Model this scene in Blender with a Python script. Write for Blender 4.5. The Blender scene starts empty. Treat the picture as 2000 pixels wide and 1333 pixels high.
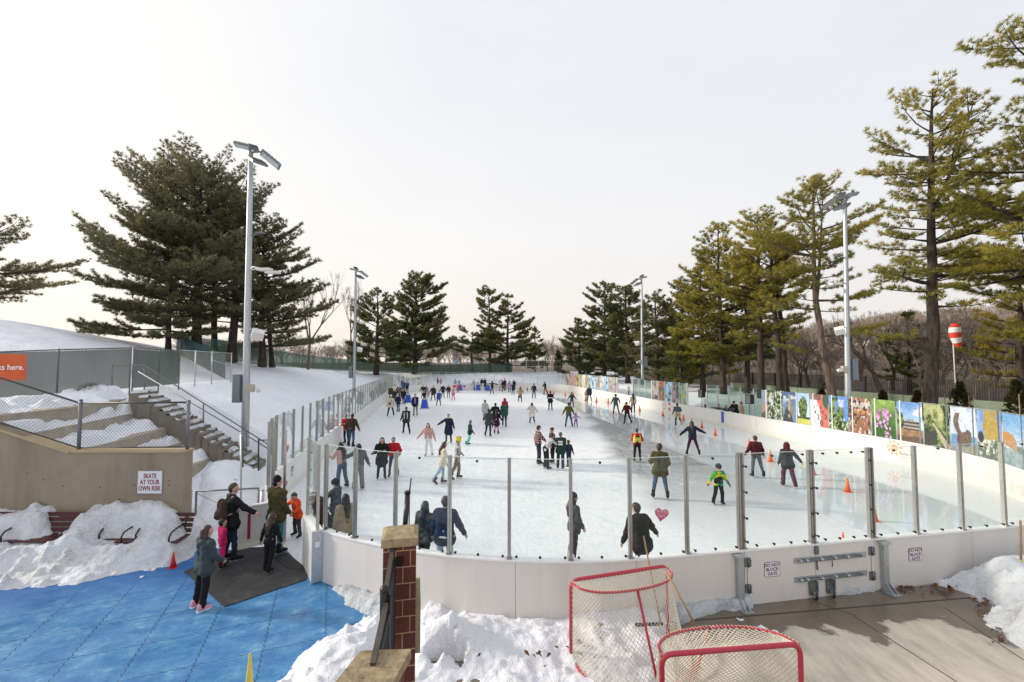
import bpy, math, random
import numpy as np
from mathutils import Vector, Matrix
random.seed(7)
SC = bpy.context.scene
COL = SC.collection
R = math.radians
H = 4.75                       # camera height above the ice
FPX = 870.0                    # focal length in photo pixels (2000 wide)
PITCH = math.atan(40.5 / FPX)
PSI = math.atan(162 / FPX)     # the rink's long axis is turned this far from the view
CP, SP = math.cos(PITCH), math.sin(PITCH)
CS, SS = math.cos(PSI), math.sin(PSI)
def ray(px, py):
 dx = (px - 1000) / FPX
 dy = -(py - 666.5) / FPX
 return np.array((dx, CP - dy * SP, SP + dy * CP))
def P(px, py, z=0.0):
 d = ray(px, py)
 t = (z - H) / d[2]
 return np.array((d[0] * t, d[1] * t, z))
def PD(px, py, v):
 d = ray(px, py)
 t = v / d[1]
 return np.array((d[0] * t, v, H + d[2] * t))
def proj(p):
 x, y, z = p[0], p[1], p[2] - H
 yy = y * CP + z * SP
 zz = -y * SP + z * CP
 return 1000 + FPX * x / yy, 666.5 - FPX * zz / yy
def RK(X, Y):
 return (X * CS - Y * SS, X * SS + Y * CS)
def sm(x, a, b):
 t = np.clip((x - a) / (b - a), 0, 1)
 return t * t * (3 - 2 * t)
_rng = np.random.RandomState(3)
_T = _rng.rand(64, 64, 16).astype(np.float32)
def vnoise(x, y, z=0.0):
 x = np.asarray(x, float); y = np.asarray(y, float); z = np.zeros_like(x) + z
 xi = np.floor(x).astype(int); yi = np.floor(y).astype(int); zi = np.floor(z).astype(int)
 fx = x - xi; fy = y - yi; fz = z - zi
 fx = fx * fx * (3 - 2 * fx); fy = fy * fy * (3 - 2 * fy); fz = fz * fz * (3 - 2 * fz)
 r = 0
 for a in (0, 1):
  for b in (0, 1):
   for c in (0, 1):
    w = (fx if a else 1 - fx) * (fy if b else 1 - fy) * (fz if c else 1 - fz)
    r = r + w * _T[(xi + a) % 64, (yi + b) % 64, (zi + c) % 16]
 return r
def fbm(x, y, z=0.0, o=4, g=.5):
 r = 0; a = 1; s = 0; k = 1
 for i in range(o):
  r = r + a * vnoise(x * k + 17 * i, y * k + 31 * i, z * k + 5 * i); s += a; a *= g; k *= 2.03
 return r / s
MATS = {}
WM = {}
def mesh_np(name, V, F, mats=None, smooth=False, midx=None):
 me = bpy.data.meshes.new(name)
 V = np.asarray(V, np.float32)
 F = np.asarray(F, np.int32)
 n, k = F.shape
 me.vertices.add(len(V)); me.vertices.foreach_set('co', V.ravel())
 me.loops.add(n * k); me.loops.foreach_set('vertex_index', F.ravel())
 me.polygons.add(n)
 me.polygons.foreach_set('loop_start', np.arange(0, n * k, k, dtype=np.int32))
 me.polygons.foreach_set('loop_total', np.full(n, k, np.int32))
 if midx is not None:
  me.polygons.foreach_set('material_index', np.asarray(midx, np.int32))
 me.polygons.foreach_set('use_smooth', np.full(n, smooth, bool))
 for m in (mats or []):
  me.materials.append(m)
 me.update(calc_edges=True)
 return me
def rotz(a):
 c, s = math.cos(a), math.sin(a)
 return np.array(((c, -s, 0), (s, c, 0), (0, 0, 1)))
class MB:
 def __init__(s):
  s.v = []; s.f = []; s.m = []; s.sm = []
 def add(s, V, F, m=0, smooth=False):
  o = len(s.v)
  s.v.extend([tuple(map(float, p)) for p in V])
  for q in F:
   s.f.append(tuple(int(i) + o for i in q)); s.m.append(m); s.sm.append(smooth)
  return s
 def box(s, c, d, rz=0.0, m=0, M=None):
  hx, hy, hz = d[0] / 2, d[1] / 2, d[2] / 2
  V = np.array([(x, y, z) for z in (-hz, hz) for y in (-hy, hy) for x in (-hx, hx)])
  if M is not None:
   V = V @ np.asarray(M).T
  elif rz:
   V = V @ rotz(rz).T
  V = V + np.asarray(c, float)
  return s.add(V, [(0, 2, 3, 1), (4, 5, 7, 6), (0, 1, 5, 4), (2, 6, 7, 3), (0, 4, 6, 2), (1, 3, 7, 5)], m)
 def beam(s, a, b, w, h, m=0, up=(0, 0, 1)):
  a = np.asarray(a, float); b = np.asarray(b, float)
  d = b - a; L = np.linalg.norm(d); d = d / L
  x = np.cross(d, up)
  if np.linalg.norm(x) < 1e-6:
   x = np.array((1., 0, 0))
  x = x / np.linalg.norm(x); y = np.cross(x, d)
  M = np.stack((x, d, y), 1)
  return s.box((a + b) / 2, (w, L, h), M=M, m=m)
 def tube(s, pts, r, n=8, m=0, cap=True, smooth=True):
  pts = [np.asarray(p, float) for p in pts]
  if not hasattr(r, '__len__'):
   r = [r] * len(pts)
  V = []; F = []
  ref = None
  for i, p in enumerate(pts):
   d = pts[min(i + 1, len(pts) - 1)] - pts[max(i - 1, 0)]
   d = d / (np.linalg.norm(d) + 1e-12)
   if ref is None:
    ref = np.array((0, 0, 1.)) if abs(d[2]) < .9 else np.array((1., 0, 0))
   x = np.cross(ref, d); x /= (np.linalg.norm(x) + 1e-12); y = np.cross(d, x); ref = y
   for k in range(n):
    a = 2 * math.pi * k / n
    V.append(p + r[i] * (math.cos(a) * x + math.sin(a) * y))
  for i in range(len(pts) - 1):
   for k in range(n):
    F.append((i * n + k, i * n + (k + 1) % n, (i + 1) * n + (k + 1) % n, (i + 1) * n + k))
  s.add(V, F, m, smooth)
  if cap:
   o = len(s.v) - len(V)
   s.f.append(tuple(o + k for k in reversed(range(n)))); s.m.append(m); s.sm.append(False)
   s.f.append(tuple(o + (len(pts) - 1) * n + k for k in range(n))); s.m.append(m); s.sm.append(False)
  return s
 def lathe(s, c, prof, n=16, m=0, smooth=True, axis='z'):
  V = []; F = []
  for (r, z) in prof:
   for k in range(n):
    a = 2 * math.pi * k / n
    p = (r * math.cos(a), r * math.sin(a), z)
    if axis == 'y':
     p = (p[0], p[2], p[1])
    if axis == 'x':
     p = (p[2], p[0], p[1])
    V.append((p[0] + c[0], p[1] + c[1], p[2] + c[2]))
  for i in range(len(prof) - 1):
   for k in range(n):
    F.append((i * n + k, i * n + (k + 1) % n, (i + 1) * n + (k + 1) % n, (i + 1) * n + k))
  F.append(tuple(reversed(range(n)))); F.append(tuple((len(prof) - 1) * n + k for k in range(n)))
  return s.add(V, F, m, smooth)
 def prism(s, poly, z0, z1, m=0):
  n = len(poly)
  a = sum(poly[i][0] * poly[(i + 1) % n][1] - poly[(i + 1) % n][0] * poly[i][1] for i in range(n))
  if a < 0:
   poly = poly[::-1]
  z0 = z0 if hasattr(z0, '__len__') else [z0] * n
  z1 = z1 if hasattr(z1, '__len__') else [z1] * n
  if a < 0:
   z0 = z0[::-1]; z1 = z1[::-1]
  V = [(p[0], p[1], z0[i]) for i, p in enumerate(poly)] + [(p[0], p[1], z1[i]) for i, p in enumerate(poly)]
  F = [tuple(reversed(range(n))), tuple(range(n, 2 * n))]
  for i in range(n):
   j = (i + 1) % n
   F.append((i, j, n + j, n + i))
  return s.add(V, F, m)
 def build(s, name, mats, parent=None, world=True, origin=None):
  V = np.array(s.v)
  mats = mats if isinstance(mats, (list, tuple)) else [mats]
  me = bpy.data.meshes.new(name)
  o = bpy.data.objects.new(name, me); COL.objects.link(o)
  if parent is not None:
   if world:
    V = V - WM[parent.name][:3, 3]
    V = V @ WM[parent.name][:3, :3]
   o.parent = parent; WM[o.name] = WM[parent.name]
  else:
   if origin is None:
    origin = ((V[:, 0].min() + V[:, 0].max()) / 2, (V[:, 1].min() + V[:, 1].max()) / 2, V[:, 2].min())
   V = V - np.asarray(origin, float)
   o.location = origin
   M = np.eye(4); M[:3, 3] = origin; WM[o.name] = M
  me.from_pydata([tuple(p) for p in V], [], s.f)
  for mt in mats:
   me.materials.append(mt)
  me.polygons.foreach_set('material_index', s.m)
  me.polygons.foreach_set('use_smooth', s.sm)
  me.update()
  return o
def obj_np(name, V, F, mats, parent=None, world=True, smooth=False, origin=None, midx=None):
 V = np.asarray(V, float)
 mats = mats if isinstance(mats, (list, tuple)) else [mats]
 if parent is not None:
  if world:
   V = (V - WM[parent.name][:3, 3]) @ WM[parent.name][:3, :3]
 else:
  if origin is None:
   origin = ((V[:, 0].min() + V[:, 0].max()) / 2, (V[:, 1].min() + V[:, 1].max()) / 2, V[:, 2].min())
  V = V - np.asarray(origin, float)
 me = mesh_np(name, V, F, mats, smooth, midx)
 o = bpy.data.objects.new(name, me); COL.objects.link(o)
 if parent is not None:
  o.parent = parent; WM[o.name] = WM[parent.name]
 else:
  o.location = origin
  M = np.eye(4); M[:3, 3] = origin; WM[o.name] = M
 return o
def tag(o, label=None, cat=None, group=None, kind=None):
 if label: o['label'] = label
 if cat: o['category'] = cat
 if group: o['group'] = group
 if kind: o['kind'] = kind
 return o
def thing(name, label, cat, loc=(0, 0, 0), rz=0.0, group=None):
 o = bpy.data.objects.new(name, None); COL.objects.link(o)
 o.empty_display_size = .2
 o.location = [float(c) for c in loc]; o.rotation_euler = (0, 0, rz)
 M = np.eye(4); M[:3, :3] = rotz(rz); M[:3, 3] = loc
 WM[o.name] = M
 return tag(o, label, cat, group)
def inst(src, parent=None, loc=(0, 0, 0), rot=(0, 0, 0), scale=1.0, world=True):
 """another object sharing src's mesh (and its children's), by obj.copy()"""
 c = src.copy(); COL.objects.link(c)
 loc = np.asarray(loc, float)
 if parent is not None:
  if world:
   loc = (loc - WM[parent.name][:3, 3]) @ WM[parent.name][:3, :3]
   a = math.atan2(WM[parent.name][1, 0], WM[parent.name][0, 0])
   rot = (rot[0], rot[1], rot[2] - a)
  c.parent = parent
 c.location = loc; c.rotation_euler = rot
 c.scale = (scale,) * 3 if not hasattr(scale, '__len__') else scale
 for ch in src.children:
  d = ch.copy(); COL.objects.link(d); d.parent = c
 return c
def copy_tree(o, loc, rz, label, group=None):
 c = o.copy(); COL.objects.link(c); c.location = loc; c.rotation_euler = (0, 0, rz)
 c['label'] = label
 if group: c['group'] = group
 M = np.eye(4); M[:3, :3] = rotz(rz); M[:3, 3] = loc; WM[c.name] = M
 for ch in o.children:
  d = ch.copy(); COL.objects.link(d); d.parent = c
  for g in ch.children:
   e = g.copy(); COL.objects.link(e); e.parent = d
 return c
def text_obj(name, body, size, M3, loc, mat, parent=None, ext=.002, align='CENTER', bold=0.0, sx=1.0):
 """lettering as a mesh; M3 columns: text x axis, text y axis, outward normal (world)"""
 cu = bpy.data.curves.new(name, 'FONT')
 cu.body = body; cu.size = size; cu.align_x = align; cu.align_y = 'CENTER'; cu.extrude = ext
 cu.offset = bold; cu.space_line = .95; cu.resolution_u = 3
 t = bpy.data.objects.new(name, cu)
 COL.objects.link(t)
 dg = bpy.context.evaluated_depsgraph_get()
 me = bpy.data.meshes.new_from_object(t.evaluated_get(dg))
 COL.objects.unlink(t); bpy.data.objects.remove(t)
 n = len(me.vertices); co = np.empty(n * 3, np.float32); me.vertices.foreach_get('co', co)
 co = co.reshape(-1, 3); co[:, 0] *= sx
 V = co @ np.asarray(M3, float).T + np.asarray(loc, float)
 if parent is not None:
  V = (V - WM[parent.name][:3, 3]) @ WM[parent.name][:3, :3]
 me.vertices.foreach_set('co', V.astype(np.float32).ravel())
 me.materials.clear(); me.materials.append(mat); me.update()
 o = bpy.data.objects.new(name, me); COL.objects.link(o)
 if parent is not None:
  o.parent = parent; WM[o.name] = WM[parent.name]
 return o
def tubes(P0, P1, r0, r1, n=3):
 """many straight tapered tubes at once"""
 P0 = np.asarray(P0, float); P1 = np.asarray(P1, float)
 N = len(P0)
 r0 = np.broadcast_to(np.asarray(r0, float), (N,)); r1 = np.broadcast_to(np.asarray(r1, float), (N,))
 d = P1 - P0; d = d / (np.linalg.norm(d, axis=1, keepdims=True) + 1e-9)
 ref = np.where(np.abs(d[:, 2:3]) < .9, np.array([[0, 0, 1.]]), np.array([[1., 0, 0]]))
 x = np.cross(ref, d); x /= np.linalg.norm(x, axis=1, keepdims=True) + 1e-9
 y = np.cross(d, x)
 a = np.arange(n) * 2 * np.pi / n
 ring = np.cos(a)[None, :, None] * x[:, None] + np.sin(a)[None, :, None] * y[:, None]
 V = np.concatenate((P0[:, None] + r0[:, None, None] * ring, P1[:, None] + r1[:, None, None] * ring), 1)
 k = np.arange(n); k2 = (k + 1) % n
 F = np.stack((k, k2, k2 + n, k + n), 1)
 F = F[None] + (np.arange(N) * 2 * n)[:, None, None]
 return V.reshape(-1, 3), F.reshape(-1, 4)
def grid_faces(nx, ny):
 i, j = np.meshgrid(np.arange(nx - 1), np.arange(ny - 1), indexing='ij')
 a = i * ny + j
 return np.stack((a, a + ny, a + ny + 1, a + 1), -1).reshape(-1, 4)
def polydist(px, py, poly):
 """signed distance to polygon, positive inside"""
 poly = np.asarray(poly)[:, :2]
 d = np.full(px.shape, 1e9); ins = np.zeros(px.shape, bool)
 n = len(poly)
 for i in range(n):
  ax, ay = poly[i]; bx, by = poly[(i + 1) % n]
  ex, ey = bx - ax, by - ay
  t = np.clip(((px - ax) * ex + (py - ay) * ey) / (ex * ex + ey * ey + 1e-12), 0, 1)
  d = np.minimum(d, np.hypot(px - ax - t * ex, py - ay - t * ey))
  c = ((ay > py) != (by > py)) & (px < (bx - ax) * (py - ay) / (by - ay + 1e-12) + ax)
  ins ^= c
 return np.where(ins, d, -d)
def nodes(name):
 m = bpy.data.materials.new(name); m.use_nodes = True
 nt = m.node_tree
 return m, nt, nt.nodes['Principled BSDF']
class NT:
 """tiny node helper"""
 def __init__(s, nt):
  s.nt = nt; s.tc = None
 def n(s, t, **kw):
  x = s.nt.nodes.new(t)
  for k, v in kw.items():
   if k.startswith('i_'):
    x.inputs[k[2:].replace('_', ' ')].default_value = v
   else:
    setattr(x, k, v)
  return x
 def l(s, a, b):
  s.nt.links.new(a, b)
 def val(s, sock, v):
  if hasattr(v, 'is_linked') or hasattr(v, 'links'):
   s.l(v, sock)
  else:
   sock.default_value = v
 def pos(s):
  return s.n('ShaderNodeNewGeometry').outputs['Position']
 def obj(s):
  if s.tc is None:
   s.tc = s.n('ShaderNodeTexCoord')
  return s.tc.outputs['Object']
 def mapping(s, vec, scale=(1, 1, 1), rot=(0, 0, 0), loc=(0, 0, 0)):
  x = s.n('ShaderNodeMapping'); s.l(vec, x.inputs['Vector'])
  x.inputs['Scale'].default_value = scale; x.inputs['Rotation'].default_value = rot; x.inputs['Location'].default_value = loc
  return x.outputs['Vector']
 def noise(s, vec, scale, detail=4, rough=.55, dist=0.0):
  x = s.n('ShaderNodeTexNoise'); s.l(vec, x.inputs['Vector'])
  x.inputs['Scale'].default_value = scale; x.inputs['Detail'].default_value = detail
  x.inputs['Roughness'].default_value = rough; x.inputs['Distortion'].default_value = dist
  return x.outputs['Fac']
 def ramp(s, fac, stops):
  x = s.n('ShaderNodeValToRGB'); s.l(fac, x.inputs['Fac'])
  e = x.color_ramp.elements
  while len(e) < len(stops):
   e.new(.5)
  for i, (p, c) in enumerate(stops):
   e[i].position = p
   e[i].color = (*c, 1) if hasattr(c, '__len__') else (c, c, c, 1)
  return x.outputs['Color']
 def mix(s, fac, a, b, mode='MIX'):
  x = s.n('ShaderNodeMix', data_type='RGBA', blend_type=mode)
  s.val(x.inputs[0], fac)
  for k, v in ((6, a), (7, b)):
   if hasattr(v, 'links'):
    s.l(v, x.inputs[k])
   else:
    x.inputs[k].default_value = (*v, 1) if len(v) == 3 else v
  return x.outputs[2]
 def math(s, op, a, b=0.0, c=None, clamp=False):
  x = s.n('ShaderNodeMath', operation=op); x.use_clamp = clamp
  s.val(x.inputs[0], a); s.val(x.inputs[1], b)
  if c is not None:
   s.val(x.inputs[2], c)
  return x.outputs[0]
 def sep(s, v):
  x = s.n('ShaderNodeSeparateXYZ'); s.l(v, x.inputs[0]); return x.outputs
 def bump(s, h, strength, dist, bsdf):
  x = s.n('ShaderNodeBump'); s.l(h, x.inputs['Height'])
  x.inputs['Strength'].default_value = strength; x.inputs['Distance'].default_value = dist
  s.l(x.outputs['Normal'], bsdf.inputs['Normal'])
def M(name, col, rough=.6, metal=0.0, var=.12, scale=6.0, bump=0.0, bscale=40.0, spec=.5, dark=None, dscale=1.5, dfac=.5, streak=0.0, speck=0.0):
 """general surface: base colour with fine and broad variation, optional stains of another colour, bump"""
 if name in MATS:
  return MATS[name]
 m, nt, b = nodes(name); N = NT(nt)
 v = N.obj()
 f = N.noise(v, scale, 5)
 c = N.ramp(f, [(.25, tuple(x * (1 - var) for x in col)), (.75, tuple(min(1, x * (1 + var)) for x in col))])
 if dark is not None:
  vv = N.mapping(v, (1, 1, .12)) if streak else v
  g = N.noise(vv, dscale, 6, .65)
  g = N.ramp(g, [(.5, 0.0), (.72, 1.0)])
  g = N.math('MULTIPLY', g, dfac)
  c = N.mix(g, c, dark)
 if speck:
  k1 = N.ramp(N.noise(N.mapping(v, (1, 1, 2.2)), 26, 3, .6), [(.66, 0.0), (.70, 1.0)])
  k2 = N.ramp(N.noise(v, 1.1, 4), [(.42, 0.0), (.6, 1.0)])
  c = N.mix(N.math('MULTIPLY', N.math('MULTIPLY', k1, k2), speck), c, (.06, .05, .045))
 nt.links.new(c, b.inputs['Base Color'])
 rr = N.math('MULTIPLY_ADD', N.noise(v, scale * 2.3, 3), .25, rough - .12, clamp=True)
 nt.links.new(rr, b.inputs['Roughness'])
 b.inputs['Metallic'].default_value = metal
 b.inputs['Specular IOR Level'].default_value = spec
 if bump:
  N.bump(N.noise(v, bscale, 5), bump, .02, b)
 MATS[name] = m
 return m
def mat_snow(name, tint=(.86, .88, .93), dirt=.0, dcol=(.35, .31, .26), fine=1.0, dsc=1.3):
 m, nt, b = nodes(name); N = NT(nt)
 p = N.pos()
 f = N.noise(p, 1.1, 5)
 c = N.ramp(f, [(.3, tuple(x * .93 for x in tint)), (.7, tint)])
 if dirt:
  g = N.ramp(N.noise(p, dsc, 8, .7), [(.44, 0.06), (.66, 1.0)])
  g2 = N.ramp(N.noise(p, 21, 5, .75), [(.40, 0.15), (.66, 1.0)])
  c = N.mix(N.math('MULTIPLY', N.math('MULTIPLY', g, g2), dirt), c, dcol)
 sp = N.ramp(N.noise(p, 55, 2, .5), [(.72, 0.0), (.78, 1.0)])
 c = N.mix(N.math('MULTIPLY', sp, .25 * (1 if dirt else .3)), c, (.2, .17, .13))
 nt.links.new(c, b.inputs['Base Color'])
 b.inputs['Roughness'].default_value = .65
 b.inputs['Specular IOR Level'].default_value = .25
 h1 = N.noise(p, 5, 6, .6); h2 = N.noise(p, 26, 5, .65)
 h = N.math('MULTIPLY_ADD', h2, .3, h1)
 N.bump(h, .55 * fine, .12, b)
 return m
SNOW = mat_snow('snow_clean')
SNOWD = mat_snow('snow_dirty', tint=(.77, .79, .83), dirt=.85, fine=1.5)
SLUSH = mat_snow('snow_slush', tint=(.60, .63, .66), dirt=.9, dcol=(.16, .16, .16), fine=1.5, dsc=2.5)
SNOWM = mat_snow('snow_mound', tint=(.86, .87, .92), dirt=.35, dsc=.9, fine=1.3)
def mat_ground():
 m, nt, b = nodes('snowfield'); N = NT(nt)
 p = N.pos()
 xyz = N.sep(p)
 X = N.math('ADD', N.math('MULTIPLY', xyz[0], CS), N.math('MULTIPLY', xyz[1], SS))
 snow = N.ramp(N.noise(p, .6, 6), [(.3, (.82, .84, .90)), (.7, (.88, .90, .95))])
 litter = N.ramp(N.noise(p, 1.2, 9, .75), [(.3, (.085, .062, .046)), (.6, (.20, .15, .112)), (.74, (.42, .39, .36))])
 a = N.math('MULTIPLY_ADD', N.noise(p, .07, 5, .6), 22.0, N.math('SUBTRACT', X, 46.0))
 a = N.math('MULTIPLY', N.math('ADD', a, 0.0), .2, clamp=True)
 v = N.math('MULTIPLY_ADD', N.noise(p, .1, 5, .6), 20.0, N.math('SUBTRACT', xyz[1], 106.0))
 v = N.math('MULTIPLY', v, .2, clamp=True)
 w = N.math('MAXIMUM', a, v)
 c = N.mix(w, snow, litter)
 g = N.ramp(N.noise(p, 3.2, 4, .65), [(.58, 0.0), (.68, 1.0)])
 g2 = N.ramp(N.noise(p, .22, 4), [(.45, 0.0), (.62, 1.0)])
 c = N.mix(N.math('MULTIPLY', N.math('MULTIPLY', g, g2), .42), c, (.50, .50, .55))
 nt.links.new(c, b.inputs['Base Color'])
 b.inputs['Roughness'].default_value = .7
 b.inputs['Specular IOR Level'].default_value = .2
 h = N.math('MULTIPLY_ADD', N.noise(p, 6, 5, .6), .35, N.noise(p, 1.2, 6, .55))
 N.bump(h, .5, .35, b)
 return m
def mat_ice():
 m, nt, b = nodes('rink_ice'); N = NT(nt)
 p = N.pos()
 r = N.mapping(p, (1, 1, 1), (0, 0, -PSI))
 xyz = N.sep(r)                         # rink coordinates
 X, Y = xyz[0], xyz[1]
 wob = N.math('MULTIPLY', N.math('SUBTRACT', N.noise(r, .35, 4), .5), 1.4)
 edge = N.math('ADD', X, N.math('MULTIPLY_ADD', Y, -.085, N.math('MULTIPLY', wob, .25)))
 wet = N.math('MULTIPLY', N.math('SUBTRACT', edge, 11.0), 6.0, clamp=True)
 wl = N.math('MULTIPLY_ADD', N.math('SUBTRACT', Y, 22.0), -.30, 6.4)
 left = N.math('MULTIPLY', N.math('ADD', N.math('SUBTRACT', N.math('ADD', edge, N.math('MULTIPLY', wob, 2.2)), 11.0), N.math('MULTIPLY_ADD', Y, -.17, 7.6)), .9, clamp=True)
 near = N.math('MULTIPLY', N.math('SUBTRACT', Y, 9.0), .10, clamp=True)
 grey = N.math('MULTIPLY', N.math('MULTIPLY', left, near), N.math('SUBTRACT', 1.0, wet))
 sc = N.mapping(r, (5.0, .8, 1), (0, 0, .5))
 s1 = N.noise(sc, 2.2, 8, .68, .6)
 sc2 = N.mapping(r, (.9, 6.0, 1), (0, 0, -.35))
 s2 = N.noise(sc2, 1.8, 8, .68, .8)
 scr = N.math('MAXIMUM', s1, s2)
 base = N.ramp(scr, [(.38, (.68, .715, .74)), (.54, (.85, .865, .875)), (.75, (.93, .93, .93))])
 lines = 0.0
 for q_, sc_, rt_, wd in ((1, .42, .3, .004), (2, .7, -.5, .0045), (3, 1.1, .9, .006), (4, .9, 2.1, .005), (5, 1.7, 1.4, .008)):
  nz_ = N.noise(N.mapping(r, (1.0, .45, 1), (0, 0, rt_), (q_ * 7.3, q_ * 3.1, 0)), sc_, 1.5, .4, .3)
  ln_ = N.math('LESS_THAN', N.math('ABSOLUTE', N.math('SUBTRACT', N.math('FRACT', N.math('MULTIPLY', nz_, 9.0)), .5)), wd * 9)
  lines = N.math('MAXIMUM', lines, N.math('MULTIPLY', ln_, N.ramp(N.noise(r, .8 + .3 * q_, 4), [(.42, 0.0), (.6, 1.0)])))
 base = N.mix(N.math('MULTIPLY', lines, .35), base, (.50, .56, .60))
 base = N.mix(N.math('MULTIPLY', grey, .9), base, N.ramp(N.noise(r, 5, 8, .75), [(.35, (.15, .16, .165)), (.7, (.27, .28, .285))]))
 sn = N.ramp(N.noise(N.mapping(r, (1, 1, 1), (0, 0, .4)), 1.1, 8, .78, .5), [(.56, 0.0), (.64, 1.0)])
 snl = N.math('MULTIPLY', sn, N.math('MULTIPLY', grey, N.math('MULTIPLY', N.math('SUBTRACT', 10.2, edge), .5, clamp=True)))
 base = N.mix(snl, base, (.88, .89, .90))
 base = N.mix(N.math('MULTIPLY', N.math('MULTIPLY', lines, grey), .5), base, (.80, .81, .82))
 base = N.mix(N.math('MULTIPLY', wet, .75), base, (.50, .56, .585))
 nearr = N.math('MULTIPLY', N.math('SUBTRACT', 20.0, Y), .07, clamp=True)
 base = N.mix(N.math('MULTIPLY', nearr, .45), base, (.745, .785, .795))
 nt.links.new(base, b.inputs['Base Color'])
 rg = N.math('MULTIPLY_ADD', scr, .25, .30)
 rg = N.math('MULTIPLY_ADD', wet, -.45, rg)
 rg = N.math('MULTIPLY_ADD', grey, -.10, rg)
 rg = N.math('MAXIMUM', rg, .045)
 nt.links.new(rg, b.inputs['Roughness'])
 b.inputs['IOR'].default_value = 1.33
 bs = N.math('MULTIPLY', N.math('SUBTRACT', 1.0, N.math('MULTIPLY', wet, .97)), scr)
 N.bump(bs, .25, .02, b)
 return m
def mat_blue():
 m, nt, b = nodes('blue_rubber'); N = NT(nt)
 p = N.pos()
 q = N.mapping(p, (1, 1, 1), (0, 0, R(-22)))
 worn = N.noise(N.mapping(q, (1.0, 1.35, 1)), 2.1, 9, .78, .15)
 c = N.ramp(worn, [(.32, (.018, .125, .34)), (.46, (.04, .185, .41)), (.56, (.075, .245, .46)), (.68, (.22, .40, .57))])
 br = N.n('ShaderNodeTexBrick'); N.l(q, br.inputs['Vector'])
 br.offset = 0; br.inputs['Scale'].default_value = 1.0
 br.inputs['Brick Width'].default_value = .95; br.inputs['Row Height'].default_value = .95
 br.inputs['Mortar Size'].default_value = .011; br.inputs['Mortar Smooth'].default_value = .3
 w = N.n('ShaderNodeTexWave', wave_profile='TRI'); N.l(q, w.inputs['Vector']); w.inputs['Scale'].default_value = 2.4
 w2 = N.n('ShaderNodeTexWave', wave_profile='TRI', bands_direction='Y'); N.l(q, w2.inputs['Vector']); w2.inputs['Scale'].default_value = 2.4
 cb = N.n('ShaderNodeCombineXYZ'); N.l(w2.outputs['Fac'], cb.inputs[0]); N.l(w.outputs['Fac'], cb.inputs[1])
 vm = N.n('ShaderNodeVectorMath', operation='SCALE'); N.l(cb.outputs[0], vm.inputs[0]); vm.inputs['Scale'].default_value = .035
 va = N.n('ShaderNodeVectorMath', operation='ADD'); N.l(vm.outputs[0], va.inputs[0]); N.l(q, va.inputs[1])
 N.l(va.outputs[0], br.inputs['Vector'])
 jf = N.math('MULTIPLY', br.outputs['Fac'], N.ramp(N.noise(q, 1.7, 3), [(.25, .5), (.5, 1.0)]))
 c = N.mix(jf, c, (.012, .06, .16))
 xy = N.sep(p)
 wm = N.math('SUBTRACT', N.math('MULTIPLY_ADD', xy[0], -.407, xy[1]), N.math('MULTIPLY_ADD', N.noise(p, .8, 5, .6), 2.6, 10.8))
 c = N.mix(N.math('MULTIPLY', N.math('MULTIPLY', wm, .8, clamp=True), .75), c, (.006, .10, .34))
 gr = N.ramp(N.noise(q, 14, 6, .75), [(.55, 0.0), (.72, .5)])
 c = N.mix(gr, c, (.01, .06, .17))
 sno = N.ramp(N.noise(q, 3.1, 7, .8), [(.70, 0.0), (.78, .75)])
 c = N.mix(sno, c, (.55, .68, .80))
 nt.links.new(c, b.inputs['Base Color'])
 rg = N.ramp(N.noise(q, .9, 6, .65), [(.38, .22), (.6, .72)])
 nt.links.new(rg, b.inputs['Roughness'])
 N.bump(N.noise(q, 30, 4, .6), .25, .01, b)
 return m
def mat_concrete_pad():
 m, nt, b = nodes('concrete_pad'); N = NT(nt)
 p = N.pos()
 q = N.mapping(p, (1, 1, 1), (0, 0, R(-8)))
 c = N.ramp(N.noise(N.mapping(p, (2.0, .6, 1), (0, 0, R(35))), 2.2, 8, .7), [(.3, (.38, .33, .26)), (.5, (.52, .46, .375)), (.7, (.60, .54, .44))])
 sp = N.ramp(N.noise(p, 18, 5, .7), [(.60, 0.0), (.72, .5)])
 c = N.mix(sp, c, (.22, .19, .15))
 xyz = N.sep(q)
 yy = N.sep(N.mapping(p, (1, 1, 1), (0, 0, -PSI)))
 edge = N.math('MULTIPLY_ADD', N.math('SUBTRACT', N.noise(p, .9, 5, .6), .5), 2.6, N.math('SUBTRACT', yy[1], 6.75))
 w1 = N.math('MULTIPLY', edge, 9.0, clamp=True)
 ex = N.math('MULTIPLY_ADD', N.math('SUBTRACT', N.noise(p, .8, 5, .6), .5), 2.4, N.math('SUBTRACT', 3.6, xyz[0]))
 w2 = N.math('MULTIPLY', ex, 8.0, clamp=True)
 er = N.math('MULTIPLY_ADD', N.math('SUBTRACT', N.noise(p, 1.0, 5, .6), .5), 2.6, N.math('SUBTRACT', yy[0], 9.3))
 w3 = N.math('MULTIPLY', er, 8.0, clamp=True)
 wet = N.math('MAXIMUM', w1, N.math('MAXIMUM', w2, w3))
 c = N.mix(N.math('MULTIPLY', wet, .85), c, (.105, .072, .048))
 nt.links.new(c, b.inputs['Base Color'])
 rg = N.math('MULTIPLY_ADD', wet, -.50, .75)
 nt.links.new(rg, b.inputs['Roughness'])
 N.bump(N.math('MULTIPLY', N.noise(p, 35, 5, .6), N.math('SUBTRACT', 1.05, wet)), .2, .01, b)
 return m
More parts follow.
